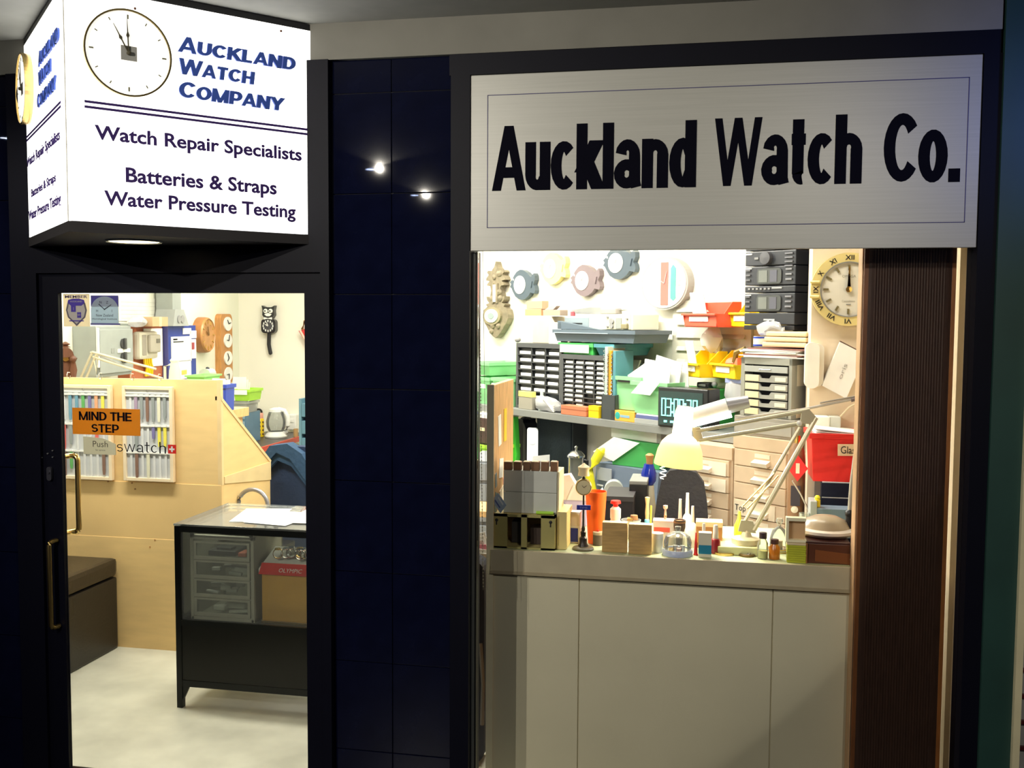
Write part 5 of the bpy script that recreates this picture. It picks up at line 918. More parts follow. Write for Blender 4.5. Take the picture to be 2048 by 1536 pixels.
it.p('cabinet_body', MB().box(-w/2, .004, 0, -w/2+.022, .2, h, .002).box(w/2-.016, .004, 0, w/2, .2, h, .002).box(-w/2, .004, h-.03, w/2, .2, h, .002).box(-w/2, .19, 0, w/2, .2, h).box(-w/2, .01, 0, w/2, .2, .01), SU); it.p('inner_shade', MB().box(-w/2+.02, .06, .01, w/2-.02, .07, h-.03), BLACK)
nd = 6; dh = (h-.04)/nd
for k in range(nd):
    z0 = .008+k*dh; x0, x1 = -w/2+.028, w/2-.02
    if k == nd-1: d_ = it.p('drawer', MB().box(-w/2+.024, -.002, z0+.006, x1, .006, z0+dh-.004, .001), M(.4, .41, .39, .4, .2)); MB().tube([(-.03, -.004, z0+dh*.5), (-.02, -.012, z0+dh*.5), (.02, -.012, z0+dh*.5), (.03, -.004, z0+dh*.5)], .003, 6).obj('handle', STEEL, d_); continue
    zt_ = z0+dh-.006; d_ = it.p('drawer', MB().prism([(x0, z0), (x1, z0), (x1, zt_), (w*.12, zt_), (w*.08, z0+dh*.45), (-w*.08, z0+dh*.45), (-w*.12, zt_), (x0, zt_)], .0, .008), M(.36, .36, .33, .4, .2))
    MB().box(x0+.002, -.003, z0+.003, -w*.12, 0, zt_-.002).obj('cream_label', M(.82, .66, .4), d_); MB().box(w*.2, -.003, z0+.006, x1-.006, 0, zt_-.008).obj('small_label', M(.78, .72, .55), d_)
it.p('side_sticker', MB().box(w/2, .04, h*.55, w/2+.001, .14, h*.9), M(.55, .5, .4)); it.p('side_sticker', MB().box(w/2, .04, h*.02, w/2+.001, .17, h*.18), M(.75, .6, .42)); zq = zu+h+.001
it = It('paper_stack', 'untidy stack of magazines and papers on the steel drawer unit', 'papers', RW, (1486, 697, 1606, 716), off=.44, z=zq); w, h = it.w, it.h
for k in range(8): it.p('magazine', MB().box(-w*.48, 0, 0, w*.48, .27, h/8.5, .001).rotz(rnd.uniform(-.06, .06)).mv(rnd.uniform(-.03, .03), 0, k*h/8), [PAPER, M(.75, .6, .62), M(.25, .1, .08), M(.85, .8, .75), M(.6, .65, .6)][k % 5])
zp = zq+h+.006
it = It('envelope_stack', 'thick manila envelopes on the right of the magazine stack', 'envelopes', RW, (1524, 662, 1612, 697), off=.42, z=zp); w, h = it.w, it.h
for k in range(3): it.p('envelope', MB().box(-w*.5+.01*k, .0, 0, w*.5, .2, h*.3, .006).mv(0, 0, k*h*.33), M(.82, .63, .38))
it = It('tape_roll', 'roll of blue and white tape on the magazine stack', 'tape', RW, (1507, 673, 1532, 694), off=.40, z=zp, face=1); w, h = it.w, it.h; it.p('roll', lathe([(w*.5, 0), (w*.5, h), (w*.3, h), (w*.3, 0)], (0, w*.5, 0), 24), WHITE); it.p('blue_stripe', lathe([(w*.51, h*.8), (w*.51, h*.98), (w*.5, h*.98)], (0, w*.5, 0), 24), BLUE); it.p('blue_stripe', lathe([(w*.51, h*.02), (w*.51, h*.2), (w*.5, h*.2)], (0, w*.5, 0), 24), BLUE); zr = zp+h+.001
def baggy(it, sx, nm='bag', mat=BAG, jag=.015, n=10):
    w, h = it.w, it.h; m = MB().sph((0, .05, h*.5), w*.48, .045, h*.5, n)
    for v in m.b.verts: v.co += Vector((rnd.uniform(-jag, jag), rnd.uniform(-jag, jag)*.6, rnd.uniform(-jag, jag))); v.co.z = max(.001, v.co.z)
    it.p(nm, m, mat)
it = It('plastic_bag', 'clear crumpled plastic bag under the stereo', 'bag', RW, (1500, 645, 1556, 673), off=.39, z=zr); baggy(it, 1)
it = It('plastic_bag', 'hanging clear bag of red beads left of the steel drawer unit', 'bag', RW, (1437, 757, 1482, 822), off=.25); baggy(it, 1); it.p('bead_heap', MB().sph((0, .05, it.h*.15), it.w*.3, .03, it.h*.1, 8), M(.7, .3, .3)); it.p('hanger_strip', MB().box(-it.w*.4, .03, it.h*.85, it.w*.45, .034, it.h*1.05), M(.3, .35, .6))
it = It('white_wrap_bag', 'white tissue-like bag hanging above the lower yellow bins', 'bag', RW, (1390, 650, 1432, 708), off=.14); baggy(it, 1, mat=glass_mat((.95, .93, .88), 1, .6))
# ---- pier: gold clock, intercom, tilted white box
it = It('gold_wall_clock', 'large wall clock shaped like a gold wristwatch with roman numerals', 'clock', PW, (1622, 497, 1775, 652), off=.03); w, h = it.w, it.h; r = w*.5
it.p('case', MB().ring((0, r), r, r*.74, 0, .028, 56), M(.95, .78, .34, .3, .25)); dl = it.p('dial', MB().lathe([(0, .006), (r*.76, .006), (r*.76, .02)], (0, 0, r), 48, 'y'), M(.82, .78, .7, .35)); it.p('rehaut', MB().ring((0, r), r*.76, r*.73, -.003, .01, 48), STEEL)
for i, t_ in enumerate(('XII', 'I', 'II', 'III', 'IV', 'V', 'VI', 'VII', 'VIII', 'IX', 'X', 'XI')):
    a = PI/2-i*PI/6; text('numeral', it.e, t_, BLACK, h=r*.13, w=r*(.07+.055*len(t_)), bold=.01, cx=r*.87*math.cos(a), cz=r+r*.87*math.sin(a), y=-.0012, rot=a-PI/2, ext=.0004)
    m = MB().box(-.004*1, .001, -r*.07, .004, .006, r*.07).roty(-(a-PI/2)).mv(r*.6*math.cos(a), 0, r+r*.6*math.sin(a)); m.obj('hour_mark', M(.35, .3, .15, .3, .6), dl)
for s in (-1, 1): it.p('side_claw', MB().cyl((-r*1.02, .0, r+s*r*.2), (-r*.78, -.006, r+s*r*.2), .006, n=10), M(.95, .78, .34, .3, .25))
for a, l in ((PI/2, .62), (PI/2+.02, .42)): MB().prism([(-.007, 0), (.007, 0), (.002, r*l), (-.002, r*l)], -.004, -.001).roty(-(a-PI/2)).mv(0, 0, r).obj('clock_hand', GOLD, dl)
MB().lathe([(0, -.006), (.012, -.004), (.012, .006)], (0, 0, r), 14, 'y').obj('hub', GOLD, dl); text('lettering', dl, 'OMEGA', M(.35, .33, .28), w=r*.36, h=r*.07, cz=r*1.36, y=.005); text('lettering', dl, 'Constellation', M(.35, .33, .28), w=r*.34, h=r*.06, cz=r*.68, y=.005)
it.p('lower_glint_line', MB().box(-r*.06, .003, r*.58, r*.06, .0055, r*.6), GREY)
it = It('intercom_handset', 'white rounded intercom handset mounted on the beige pier', 'phone', PW, (1610, 685, 1650, 777), off=.07); w, h = it.w, it.h
it.p('handset', MB().prism(rrect(-w*.5, 0, w*.22, h, w*.34, 8), 0, .035), M(.95, .92, .85, .35)); it.p('wall_cradle', MB().prism(rrect(-w*.2, h*.03, w*.5, h*.97, w*.3, 8), .036, .07), M(.9, .84, .74, .4))
it = It('white_slate_box', 'thin white box tilted against the beige pier below the gold clock', 'box', PW, (1645, 684, 1730, 797), off=.04); w, h = it.w, it.h; q = [(-w*.46, h*.34), (w*.12, 0), (w*.5, h*.62), (-w*.1, h*1.0)]
q = [(-.5*w, .22*h), (.08*w, .0), (.5*w, .78*h), (-.1*w, h)]; it.p('box_body', MB().prism(q, 0, .03), M(.95, .93, .9, .45)); it.p('dark_edge', MB().prism([(-.1*w, h), (.5*w, .78*h), (.5*w, .80*h), (-.09*w, 1.02*h)], .004, .03), M(.12, .06, .04))
text('lettering', it.e, 'oris', M(.45, .42, .4), w=h*.28, h=w*.09, cx=-.02*w, cz=.48*h, y=-.0012, rot=1.22, ext=.0003)
it = It('white_wall_box', 'white plastic wall box under the tilted white box', 'box', PW, (1626, 834, 1682, 872), off=.09); w, h = it.w, it.h; it.p('box_front', MB().box(-w/2, 0, 0, w*.1, .088, h, .006), M(.78, .78, .7)); it.p('box_side', MB().box(w*.1, .01, 0, w*.5, .088, h, .004), M(.6, .6, .54)); it.p('cord', MB().tube([(w*.5, .03, h), (w*.8, .03, h*1.5), (w*1.3, .04, h*1.9)], .004, 6), M(.7, .6, .4))
# ---- tower with red crate right behind the counter
TF = Frame((0, 4.0, 0), 0)
it = It('red_crate', 'red plastic crate of papers with a handwritten paper label', 'crate', TF, (1622, 868, 1745, 965), off=0); w, h = it.w, it.h; it.p('crate_body', MB().tub(w, .22, h, .005, .1, .01), RED); it.p('label_card', MB().box(-w*.07, -.008, h*.56, w*.3, -.004, h*.8, rot=Matrix.Rotation(-.03, 3, 'Y')), M(.85, .6, .4)); text('lettering', it.e, 'Glass', INK, w=w*.28, h=h*.15, cx=w*.12, cz=h*.68, y=-.0088, ext=.0003, bold=-.005)
for k in range(4): it.p('paper', MB().box(-w*.42, .02, 0, w*.4, .19, .003, rot=Matrix.Rotation(.05*k-.06, 3, 'Y')).mv(0, 0, h*.93+.006*k), PAPER)
zt_ = it.e.location.z; it = It('drawer_tower', 'black tower of thin drawers with pale gaps under the red crate', 'drawers', TF, (1641, 964, 1745, 1010), off=0); it.e.location.z = 0; h = zt_-.001; w = it.w
it.p('tower_body', MB().box(-w/2, .006, 0, w/2, .22, h, .003), M(.008, .009, .02, .4))
nk = 18; 
for k in range(nk): it.p('drawer', MB().box(-w*.49, -.002, k*h/nk+.003, w*.49, .006, (k+1)*h/nk-.003, .001), M(.006, .007, .02, .3)); it.p('pale_gap', MB().box(-w*.47, .002, (k+1)*h/nk-.002, w*.47, .0065, (k+1)*h/nk+.002), M(.6, .6, .65))
CY = Frame((0, 4.05, 0), 0)
it = It('gas_cylinder', 'narrow brown gas cylinder bearing a red diamond sign', 'cylinder', CY, (1578, 888, 1613, 960), off=0); ztp = it.e.location.z+it.h; w = it.w; it.e.location.z = 0; it.p('cylinder_body', lathe([(w*.5, .0), (w*.5, ztp-.08), (w*.42, ztp-.03), (w*.2, ztp)], (0, w*.5, 0), 24), M(.22, .11, .05, .5)); it.p('valve', MB().cyl((0, w*.5, ztp), (0, w*.5, ztp+.03), .012), BRASS)
zc_ = CY.px(1595, 937, .01)[1]; d_ = .052; it.p('diamond_sign', MB().prism([(0, zc_-d_), (d_*.75, zc_), (0, zc_+d_), (-d_*.75, zc_)], -.006, -.002), M(.75, .03, .03)); it.p('sign_bar', MB().box(-.007, -.008, zc_-.02, .007, -.006, zc_+.02), M(.85, .7, .5)); it.p('dark_label', MB().box(-.024, -.004, zc_-.15, .012, -.001, zc_-.07), M(.04, .03, .04)); it.p('white_tag', MB().lathe([(0, -.004), (.014, -.002), (.014, 0)], (-.008, 0, zc_-.165), 12, 'y'), M(.75, .65, .5))
it = It('soldering_rod', 'thin chrome rod with red tip leaning on the blue steel tray', 'rod', Frame((0, 3.93, 0), 0), (1584, 962, 1628, 1030), off=0); it.p('rod', MB().tube([(-it.w*.5, 0, it.h), (-it.w*.1, 0, it.h*.6), (it.w*.3, .0, it.h*.1)], .0035, 8), M(.5, .42, .4, .3, .8)); it.p('tip', MB().cyl((it.w*.3, 0, it.h*.1), (it.w*.5, 0, 0), .006), RED)
# ---- bench along the diagonal wall and what stands on it
ZB2 = .752
bn = thing('work_bench', 'pale work bench along the diagonal wall below the grey shelf', 'bench', RW.world(0, 0, 0), RW.rz); uE = RW.px(1353, 936, .47)[0]-.02; MB().box(.45, -.56, .71, uE, -.001, .75, .003).obj('bench_top', M(.5, .5, .47, .5), bn)
for u in (.5, 1.5, uE-.05):
    for v in (-.52, -.04): MB().box(u-.02, v-.02, 0, u+.02, v+.02, .71).obj('leg', STEEL, bn)
B = lambda nm, lab, cat, r, off, z=ZB2, **k: It(nm, lab, cat, RW, r, off=off, z=z, **k)
it = B('speaker_box', 'tall black speaker panel standing under the shelf', 'speaker', (1073, 826, 1146, 960), .12); it.p('speaker_cabinet', MB().box(-it.w/2, 0, 0, it.w/2, .11, it.h*.98, .004), M(.012, .018, .028, .6)); it.p('speaker_cloth', MB().box(-it.w*.46, -.006, .02, it.w*.46, 0, it.h*.94, .003), M(.015, .025, .035, .8, bump=.3, scale=90))
it = B('french_press', 'glass coffee press with a chrome lid on the bench', 'coffee press', (1134, 893, 1170, 985), .42, face=1); w, h = it.w, it.h; it.p('glass_jug', lathe([(w*.36, .01), (w*.36, h*.74), (w*.4, h*.78)], (0, w*.5, 0), 24), VIAL); it.p('lid', lathe([(w*.5, h*.76), (w*.5, h*.8), (w*.3, h*.88), (w*.06, h*.9), (w*.06, h*.94), (w*.11, h*.97), (0, h)], (0, w*.5, 0), 24), CHROME); it.p('wire_frame', MB().tube([(-w*.38, w*.2, 0), (-w*.38, w*.2, h*.76)], .004).tube([(w*.38, w*.2, 0), (w*.38, w*.2, h*.76)], .004), CHROME); it.p('handle', MB().tube([(w*.4, w*.4, h*.72), (w*.62, w*.3, h*.7), (w*.62, w*.3, h*.2), (w*.4, w*.4, h*.15)], .008), BLACK)
it = B('washing_up_bottle', 'white plastic jug on the bench left of the black speaker', 'jug', (1054, 857, 1076, 962), .36, face=1); w, h = it.w, it.h; it.p('jug_body', MB().prism(rrect(-w*.5, 0, w*.5, h, w*.22, 6), 0, w*.8), M(.78, .82, .88, .4)); it.p('round_cap', MB().cyl((0, -.004, h*.76), (0, .02, h*.76), w*.25), M(.65, .7, .8))
it = B('white_machine', 'white sloping machine cover in front of the plastic jug', 'machine', (1016, 908, 1066, 975), .5); w, h = it.w, it.h; it.p('cover', MB().prism([(-w*.5, 0), (w*.5, 0), (w*.5, h), (w*.3, h*.6), (-w*.1, h*.25), (-w*.5, h*.2)], 0, .12), M(.82, .83, .84, .4)); it.p('edge_line', MB().box(-w*.5, -.003, h*.02, w*.5, 0, h*.08), GREY)
for k, (x, y, a) in enumerate(((1036, 905, .3), (1046, 915, -.2), (1028, 930, .6))):
    p = on_z(x, y, ZB2); o = thing('paper_sheet', ['white sheet at the back of the pale bench', 'white sheet in the middle of the pale bench', 'crumpled white sheet near the pine board'][k], 'paper', Vector((max(p.x, -2), min(p.y, 6.3), ZB2+.001+.002*k)), a) ; MB().box(-.07, -.05, 0, .07, .05, .001).obj('sheet', PAPER, o)
it = B('green_folder', 'bright green folder leaning under the left end of shelf', 'folder', (1018, 834, 1033, 900), .3); it.p('cover', MB().prism([(-it.w*.5, 0), (it.w*.2, 0), (it.w*.5, it.h*.35), (it.w*.2, it.h), (-it.w*.5, it.h)], 0, .03), M(.06, .5, .04)); it.p('button', MB().lathe([(0, -.004), (.015, 0)], (-.02, 0, it.h*.5), 10, 'y'), BLACK)
it = B('black_bag', 'black rounded bag behind the green folder', 'bag', (1030, 838, 1052, 905), .15); it.h = min(it.h, .34); it.p('bag_body', MB().prism(rrect(-it.w*.5, 0, it.w*.5, it.h, .08, 6), 0, .1), BLACK); it.p('bag_loop', MB().tube([(-.05, .05, it.h*.98), (0, .05, it.h*1.04), (.05, .05, it.h*.98)], .01), BLACK)
it = B('blue_grey_amplifier', 'blue-grey instrument with a slanted panel on the bench', 'instrument', (1187, 936, 1312, 1000), .40); w, h = it.w, it.h; it.p('casing', MB().prismx([(0, 0), (.2, 0), (.2, h), (.02, h)], -w/2, w/2), M(.13, .17, .24, .45)); it.p('printed_panel', MB().box(-w*.44, -.002, h*.55, -w*.2, .004, h*.9), M(.35, .38, .42)); it.p('legend', MB().box(-w*.44, -.001, h*.38, -w*.34, .004, h*.42).box(-w*.28, -.001, h*.36, -w*.2, .004, h*.4), M(.6, .62, .65)); za = ZB2+h+.001
it = B('green_box', 'mid green box with a curling white sheet on the blue-grey instrument', 'box', (1232, 884, 1312, 944), .34, z=za, turn=12); w, h = it.w, it.h; it.p('box_body', MB().box(-w/2, 0, 0, w/2, .16, h, .002), M(.06, .42, .1)); it.p('white_sheet', MB().prism([(-w*.9, h*.45), (-w*.45, h*.15), (.1*w, h*.98), (-.45*w, h*1.12)], -.012, -.008), PAPER); zg = za+h
it = B('white_carton', 'long white carton lying on the green box under the shelf', 'box', (1222, 850, 1322, 892), .30, z=zg+.002); w, h = it.w, it.h; h = min(h, 1.122-zg); it.p('carton', MB().box(-w/2, 0, 0, w*.42, .2, h, .003), WHITE); it.p('lid', MB().box(-w*.49, .01, h+.0, w*.44, .2, h+.003), M(.4, .38, .34)); it.p('end_flap', MB().box(w*.42, .0, 0, w*.5, .2, h), M(.4, .4, .38))
it = B('yellow_hose', 'curved yellow plastic funnel beside the coffee press', 'funnel', (1170, 898, 1210, 990), .44, face=1); w, h = it.w, it.h; it.p('funnel_body', MB().tube([(w*.3, .03, h*.95), (0, .03, h*.75), (-w*.3, .03, h*.5), (-w*.15, .03, h*.2), (-w*.1, .03, 0)], w*.24, 12), M(.8, .75, .02, .4)); it.p('funnel_tip', MB().cyl((w*.28, .03, h*.92), (w*.5, .03, h), w*.2, w*.1), M(.8, .75, .02, .4))
it = B('bench_grinder', 'pale grey grinder with a round hood and bracket', 'grinder', (1198, 950, 1252, 1003), .53, face=1); w, h = it.w, it.h; BG = M(.52, .54, .5, .4)
it.p('hood', MB().prism([(w*.36*math.cos(a)+w*.06, h*.5+w*.4*math.sin(a)) for a in [PI*i/16 for i in range(17)]]+[(-w*.3, h*.3), (w*.42, h*.3)], 0, .07), BG); it.p('bracket', MB().prism([(-w*.32, h*.34), (w*.45, h*.28), (w*.4, h*.02), (-w*.2, 0), (-w*.3, h*.2)], -.02, 0), M(.42, .44, .42, .4)); it.p('spout', MB().tube([(-w*.34, .03, h*.55), (-w*.48, .03, h*.5), (-w*.45, .03, h*.1)], .012), M(.6, .66, .72))
for s in (-.22, .28): it.p('bolt', MB().cyl((w*s, -.026, h*.3), (w*s, -.02, h*.3), .004, n=8), BLACK)
it = It('black_cabinet_box', 'black box behind the glass bottle with red stopper', 'box', Frame((0, 4.35, 0), 0), (1208, 994, 1266, 1060), off=0); w, h = it.w, it.h; zz0 = it.e.location.z; it.e.location.z = 0; it.p('box_body', MB().box(-w/2, 0, 0, w/2, .25, zz0+h, .004), M(.02, .018, .025, .5)); it.p('box_lid', MB().box(-w*.51, -.004, zz0+h-.02, w*.51, .25, zz0+h+.003, .002), M(.06, .055, .06, .5))
it = It('black_cabinet_box', 'black device box left of the chair with grey lid', 'box', Frame((0, 4.5, 0), 0), (1258, 962, 1294, 1040), off=0); w, h = it.w, it.h; zz0 = it.e.location.z; it.e.location.z = 0; it.p('box_body', MB().box(-w/2, 0, 0, w/2, .25, zz0+h*.9, .004), M(.015, .015, .018, .4)); it.p('grey_lid', MB().box(-w*.5, -.003, zz0+h*.9, w*.5, .22, zz0+h, .004), M(.3, .3, .28)); zl = zz0+h
it = It('blue_mug', 'cobalt blue glazed pot holding a wooden-handled tool', 'pot', Frame((0, 4.62, 0), 0), (1281, 930, 1312, 972), off=0); w, h = it.w, it.h; zz0 = it.e.location.z; it.p('pot_body', lathe([(w*.3, 0), (w*.48, h*.2), (w*.5, h*.55), (w*.36, h*.85), (w*.3, h)], (0, w*.5, 0), 22), M(.01, .03, .35, .15)); it.p('wooden_handle', MB().lathe([(.012, h*.6), (.016, h*1.2), (.02, h*1.42), (.01, h*1.5)], (w*.05, w*.5, 0), 12), M(.6, .3, .1))
o = thing('pot_stand', 'cream pedestal under the cobalt blue pot', 'stand', it.e.location*1.0, 0); o.location.z = 0; lathe([(w*.55, 0), (w*.5, zz0-.1), (w*.42, zz0-.06), (w*.35, zz0-.001)], (0, w*.5, 0), 22).obj('pedestal', M(.6, .57, .45), o)
# ---- chair behind the counter
it = It('office_chair', 'dark grey fabric chair back behind the cluttered counter', 'chair', Frame((0, 4.22, 0), 0), (1304, 937, 1419, 1060), off=0); w, h = it.w, it.h; zb = it.e.location.z; it.e.location.z = 0; CK = M(.028, .025, .028, .9, bump=.4, scale=70)
P_ = [(x*w, zb-.12+z*(h+.12)) for x, z in ((-.42, 0), (.44, 0), (.5, .3), (.46, .62), (.40, .84), (.26, .96), (.05, 1.0), (-.2, .97), (-.34, .86), (-.42, .62), (-.48, .3))]
it.p('backrest', MB().prism(P_, 0, .06), CK); it.p('seat', MB().box(-w*.9, -.45, .44, w*.9, .02, .52, .03), CK); it.p('back_bar', MB().box(-.03, .06, .45, .03, .075, zb-.02), BLACK); it.p('column', MB().cyl((0, -.2, .08), (0, -.2, .44), .03), BLACK)
for k in range(5): a = k*2*PI/5+.3; it.p('leg', MB().tube([(0, -.2, .1), (.22*math.cos(a), -.2+.2*math.sin(a), .05)], .016).sph((.22*math.cos(a), -.2+.2*math.sin(a), .026), .025), BLACK)
# ---- left strip between the window post and the pine board
it = B('brown_box', 'dark brown leather case with brass catch at the far left of the bench', 'case', (944, 836, 984, 882), .45, z=ZB2+.20); w, h = it.w, it.h; it.p('case_body', MB().box(-w/2, 0, 0, w/2, .2, h, .006), M(.07, .035, .03, .4)); it.p('catch', MB().box(-.03, -.006, h*.5, .03, 0, h*.62), M(.8, .7, .45)); it.p('papers', MB().box(-w*.5, .01, h, w*.5, .2, h+.02), PAPER)
it = B('basket', 'lime green wire basket below the dark brown case', 'basket', (944, 886, 984, 944), .46); w = it.w; h = .195; it.p('basket_body', MB().tub(w, .2, h, .004, .1), LIME)
for k in range(4): it.p('rib', MB().box(-w*.47, -.003, .03+k*h*.22, w*.47, .004, .04+k*h*.22), M(.3, .6, .05))
it.p('filling', MB().box(-w*.42, .02, h*.6, w*.42, .17, h*.97, .01), WHITE)
it = It('grey_drawer_chest', 'grey chest of flat drawers seen at the left of the pine board', 'drawers', Frame((0, 4.98, 0), 0), (930, 922, 990, 1022), off=0); z0_ = it.e.location.z; w = it.w; H = z0_+it.h; it.e.location.z = 0; it.p('chest_body', MB().box(-w/2, .006, 0, w/2, .4, H, .003), M(.25, .27, .29))
for k in range(9): it.p('drawer', MB().box(-w*.47, -.006, k*H/9+.008, w*.47, .006, (k+1)*H/9-.012, .002), M(.3, .33, .36, .4))
it = It('yellow_bottle', 'yellow capped bottle beside the grey chest', 'bottle', Frame((0, 4.6, 0), 0), (946, 966, 960, 1020), off=0, face=1); w, h = it.w, it.h; zc9 = it.e.location.z; it.p('bottle_body', lathe([(w*.5, 0), (w*.5, h*.7), (w*.3, h*.8)], (0, w*.5, 0), 16), M(.8, .82, .75)); it.p('cap', lathe([(w*.32, h*.78), (w*.32, h), (0, h)], (0, w*.5, 0), 14), YEL)
o = thing('side_table', 'light wooden stand under yellow capped bottle at left edge of the window', 'table', (it.e.location.x-.0, 4.58, 0)); MB().box(-.09, 0, zc9-.03, .09, .25, zc9-.001, .002).obj('table_top', PINE, o)
for x in (-.08, .08):
    for y in (.01, .24): MB().box(x-.008, y-.008, 0, x+.008, y+.008, zc9-.03).obj('leg', PINE, o)
MB().box(-.08, .03, zc9-.2, .08, .22, zc9-.19).obj('lower_shelf', PINE, o)
it = It('crumpled_papers', 'crumpled white papers and receipts below the yellow capped bottle', 'papers', Frame((0, 3.95, 0), 0), (940, 1062, 975, 1150), off=0); zz = it.e.location.z
for k in range(6): it.p('sheet', MB().box(-it.w*.4, .01*k, 0, it.w*.45, .01*k+.002, it.h*(.5+.08*k), rot=Matrix.Rotation(rnd.uniform(-.3, .3), 3, 'Y')), PAPER if k != 2 else M(.8, .3, .4))
hk_ = thing('waste_bin', 'dark bin holding the crumpled papers at left of the counter', 'bin', (it.e.location.x, 3.88, 0)); MB().tub(it.w*1.3, .2, zz+.03, .004, .1).obj('bin_body', M(.06, .02, .02), hk_)
it = It('backpack', 'black cloth bag hanging low between window post and pine board', 'bag', Frame((0, 3.62, 0), 0), (925, 1122, 971, 1300), off=0); w, h = it.w, it.h; it.e.location.z = .002; H = .6; z9 = Frame((0, 3.62, 0), 0).px(950, 1122)[1]; it.p('bag_body', MB().prism(rrect(-w*.5, 0, w*.45, z9, .05, 6), 0, .1), M(.008, .01, .02, .9)); it.p('strap', MB().tube([(w*.3, -.004, z9*.6), (w*.42, -.004, z9*.4), (w*.38, -.004, z9*.2)], .008), M(.15, .14, .13))
# ================================================================== on the counter
ZC = .8955
def K(nm, lab, cat, r, **k):
    k.setdefault('z', ZC); return It(nm, lab, cat, CT, r, **k)
KH = M(.38, .34, .12, .5)
it = K('parts_box', 'olive green wooden box with two dark openings on the counter', 'box', (983, 1030, 1110, 1098)); w, h, d = it.w, it.h, .17
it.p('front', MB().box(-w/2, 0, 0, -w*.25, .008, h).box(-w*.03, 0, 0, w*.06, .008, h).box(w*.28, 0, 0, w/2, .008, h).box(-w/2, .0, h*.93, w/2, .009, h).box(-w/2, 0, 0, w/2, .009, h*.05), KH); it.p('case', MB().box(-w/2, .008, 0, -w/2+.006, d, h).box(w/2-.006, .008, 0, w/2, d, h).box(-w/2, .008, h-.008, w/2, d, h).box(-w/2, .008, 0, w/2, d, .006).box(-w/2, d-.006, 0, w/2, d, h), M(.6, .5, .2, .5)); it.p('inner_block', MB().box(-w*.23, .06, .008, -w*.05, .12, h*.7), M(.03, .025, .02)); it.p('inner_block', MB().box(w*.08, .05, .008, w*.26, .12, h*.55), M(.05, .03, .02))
for s in (-.42, .43): it.p('keyhole', MB().lathe([(0, -.002), (.0055, -.001), (.006, 0)], (w*s, 0, h*.82), 10, 'y').box(w*s-.002, -.0015, h*.68, w*s+.002, 0, h*.8), BLACK)
zk = ZC+h+.001; offk = it.off
it = K('step_block', 'pale yellow wooden block right of olive box', 'block', (1112, 1024, 1133, 1092), off=offk-.02); it.p('block', MB().box(-it.w/2+.002, 0, 0, it.w/2, .15, it.h, .002), M(.72, .58, .25)); it.p('groove', MB().box(-it.w*.3, -.001, it.h*.1, -it.w*.2, 0, it.h*.9), M(.5, .38, .12))
it = K('grey_case', 'grey two-part case with pale right side on the olive box', 'case', (1007, 942, 1118, 1024), off=offk-.03, z=zk); w, h = it.w, it.h; it.p('lower_front', MB().box(-w/2, 0, 0, w/2-.008, .008, h*.49, .001), M(.64, .66, .60, .5)); it.p('upper_front', MB().box(-w/2, 0, h*.5, w/2-.008, .008, h, .001), M(.64, .66, .61, .5)); it.p('case_body', MB().box(-w/2+.004, .008, 0, w/2-.006, .12, h), M(.35, .33, .26)); it.p('right_side', MB().box(w/2-.006, .0, 0, w/2, .12, h, .001), M(.8, .7, .45)); zg2 = zk+h+.001; offg = it.off
for k in range(6):
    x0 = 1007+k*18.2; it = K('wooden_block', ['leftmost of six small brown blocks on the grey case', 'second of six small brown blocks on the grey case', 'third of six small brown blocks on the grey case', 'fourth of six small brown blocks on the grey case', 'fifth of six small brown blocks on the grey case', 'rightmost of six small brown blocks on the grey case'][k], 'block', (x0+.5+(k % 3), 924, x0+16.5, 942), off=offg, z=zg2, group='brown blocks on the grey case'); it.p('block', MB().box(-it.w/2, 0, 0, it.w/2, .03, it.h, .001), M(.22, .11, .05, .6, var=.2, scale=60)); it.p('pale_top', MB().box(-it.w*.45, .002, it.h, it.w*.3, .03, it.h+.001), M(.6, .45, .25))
it = K('blue_card', 'tilted pale blue printed card leaning on the olive box', 'card', (983, 986, 1013, 1026), off=offk-.005, z=zk); w, h = it.w, it.h; it.p('card', MB().prism([(-w*.5, h*.62), (w*.1, 0), (w*.5, h*.42), (-w*.06, h)], 0, .003), M(.35, .45, .6)); it.p('print_line', MB().prism([(-w*.3, h*.62), (w*.05, h*.25), (w*.1, h*.3), (-w*.24, h*.68)], -.001, 0), M(.08, .12, .35)); it.p('print_line', MB().prism([(-w*.08, h*.75), (w*.25, h*.4), (w*.3, h*.46), (-w*.02, h*.82)], -.001, 0), M(.7, .75, .8))
it = K('screwdriver', 'lime handled small tool lying on the olive box', 'tool', (1072, 1015, 1118, 1025), off=offk-.015, z=zk); it.p('handle', MB().cyl((-it.w*.5, .006, .006), (it.w*.25, .006, .006), .0055), LIME); it.p('blade', MB().cyl((it.w*.25, .006, .006), (it.w*.5, .02, .006), .0015, n=6), CHROME)
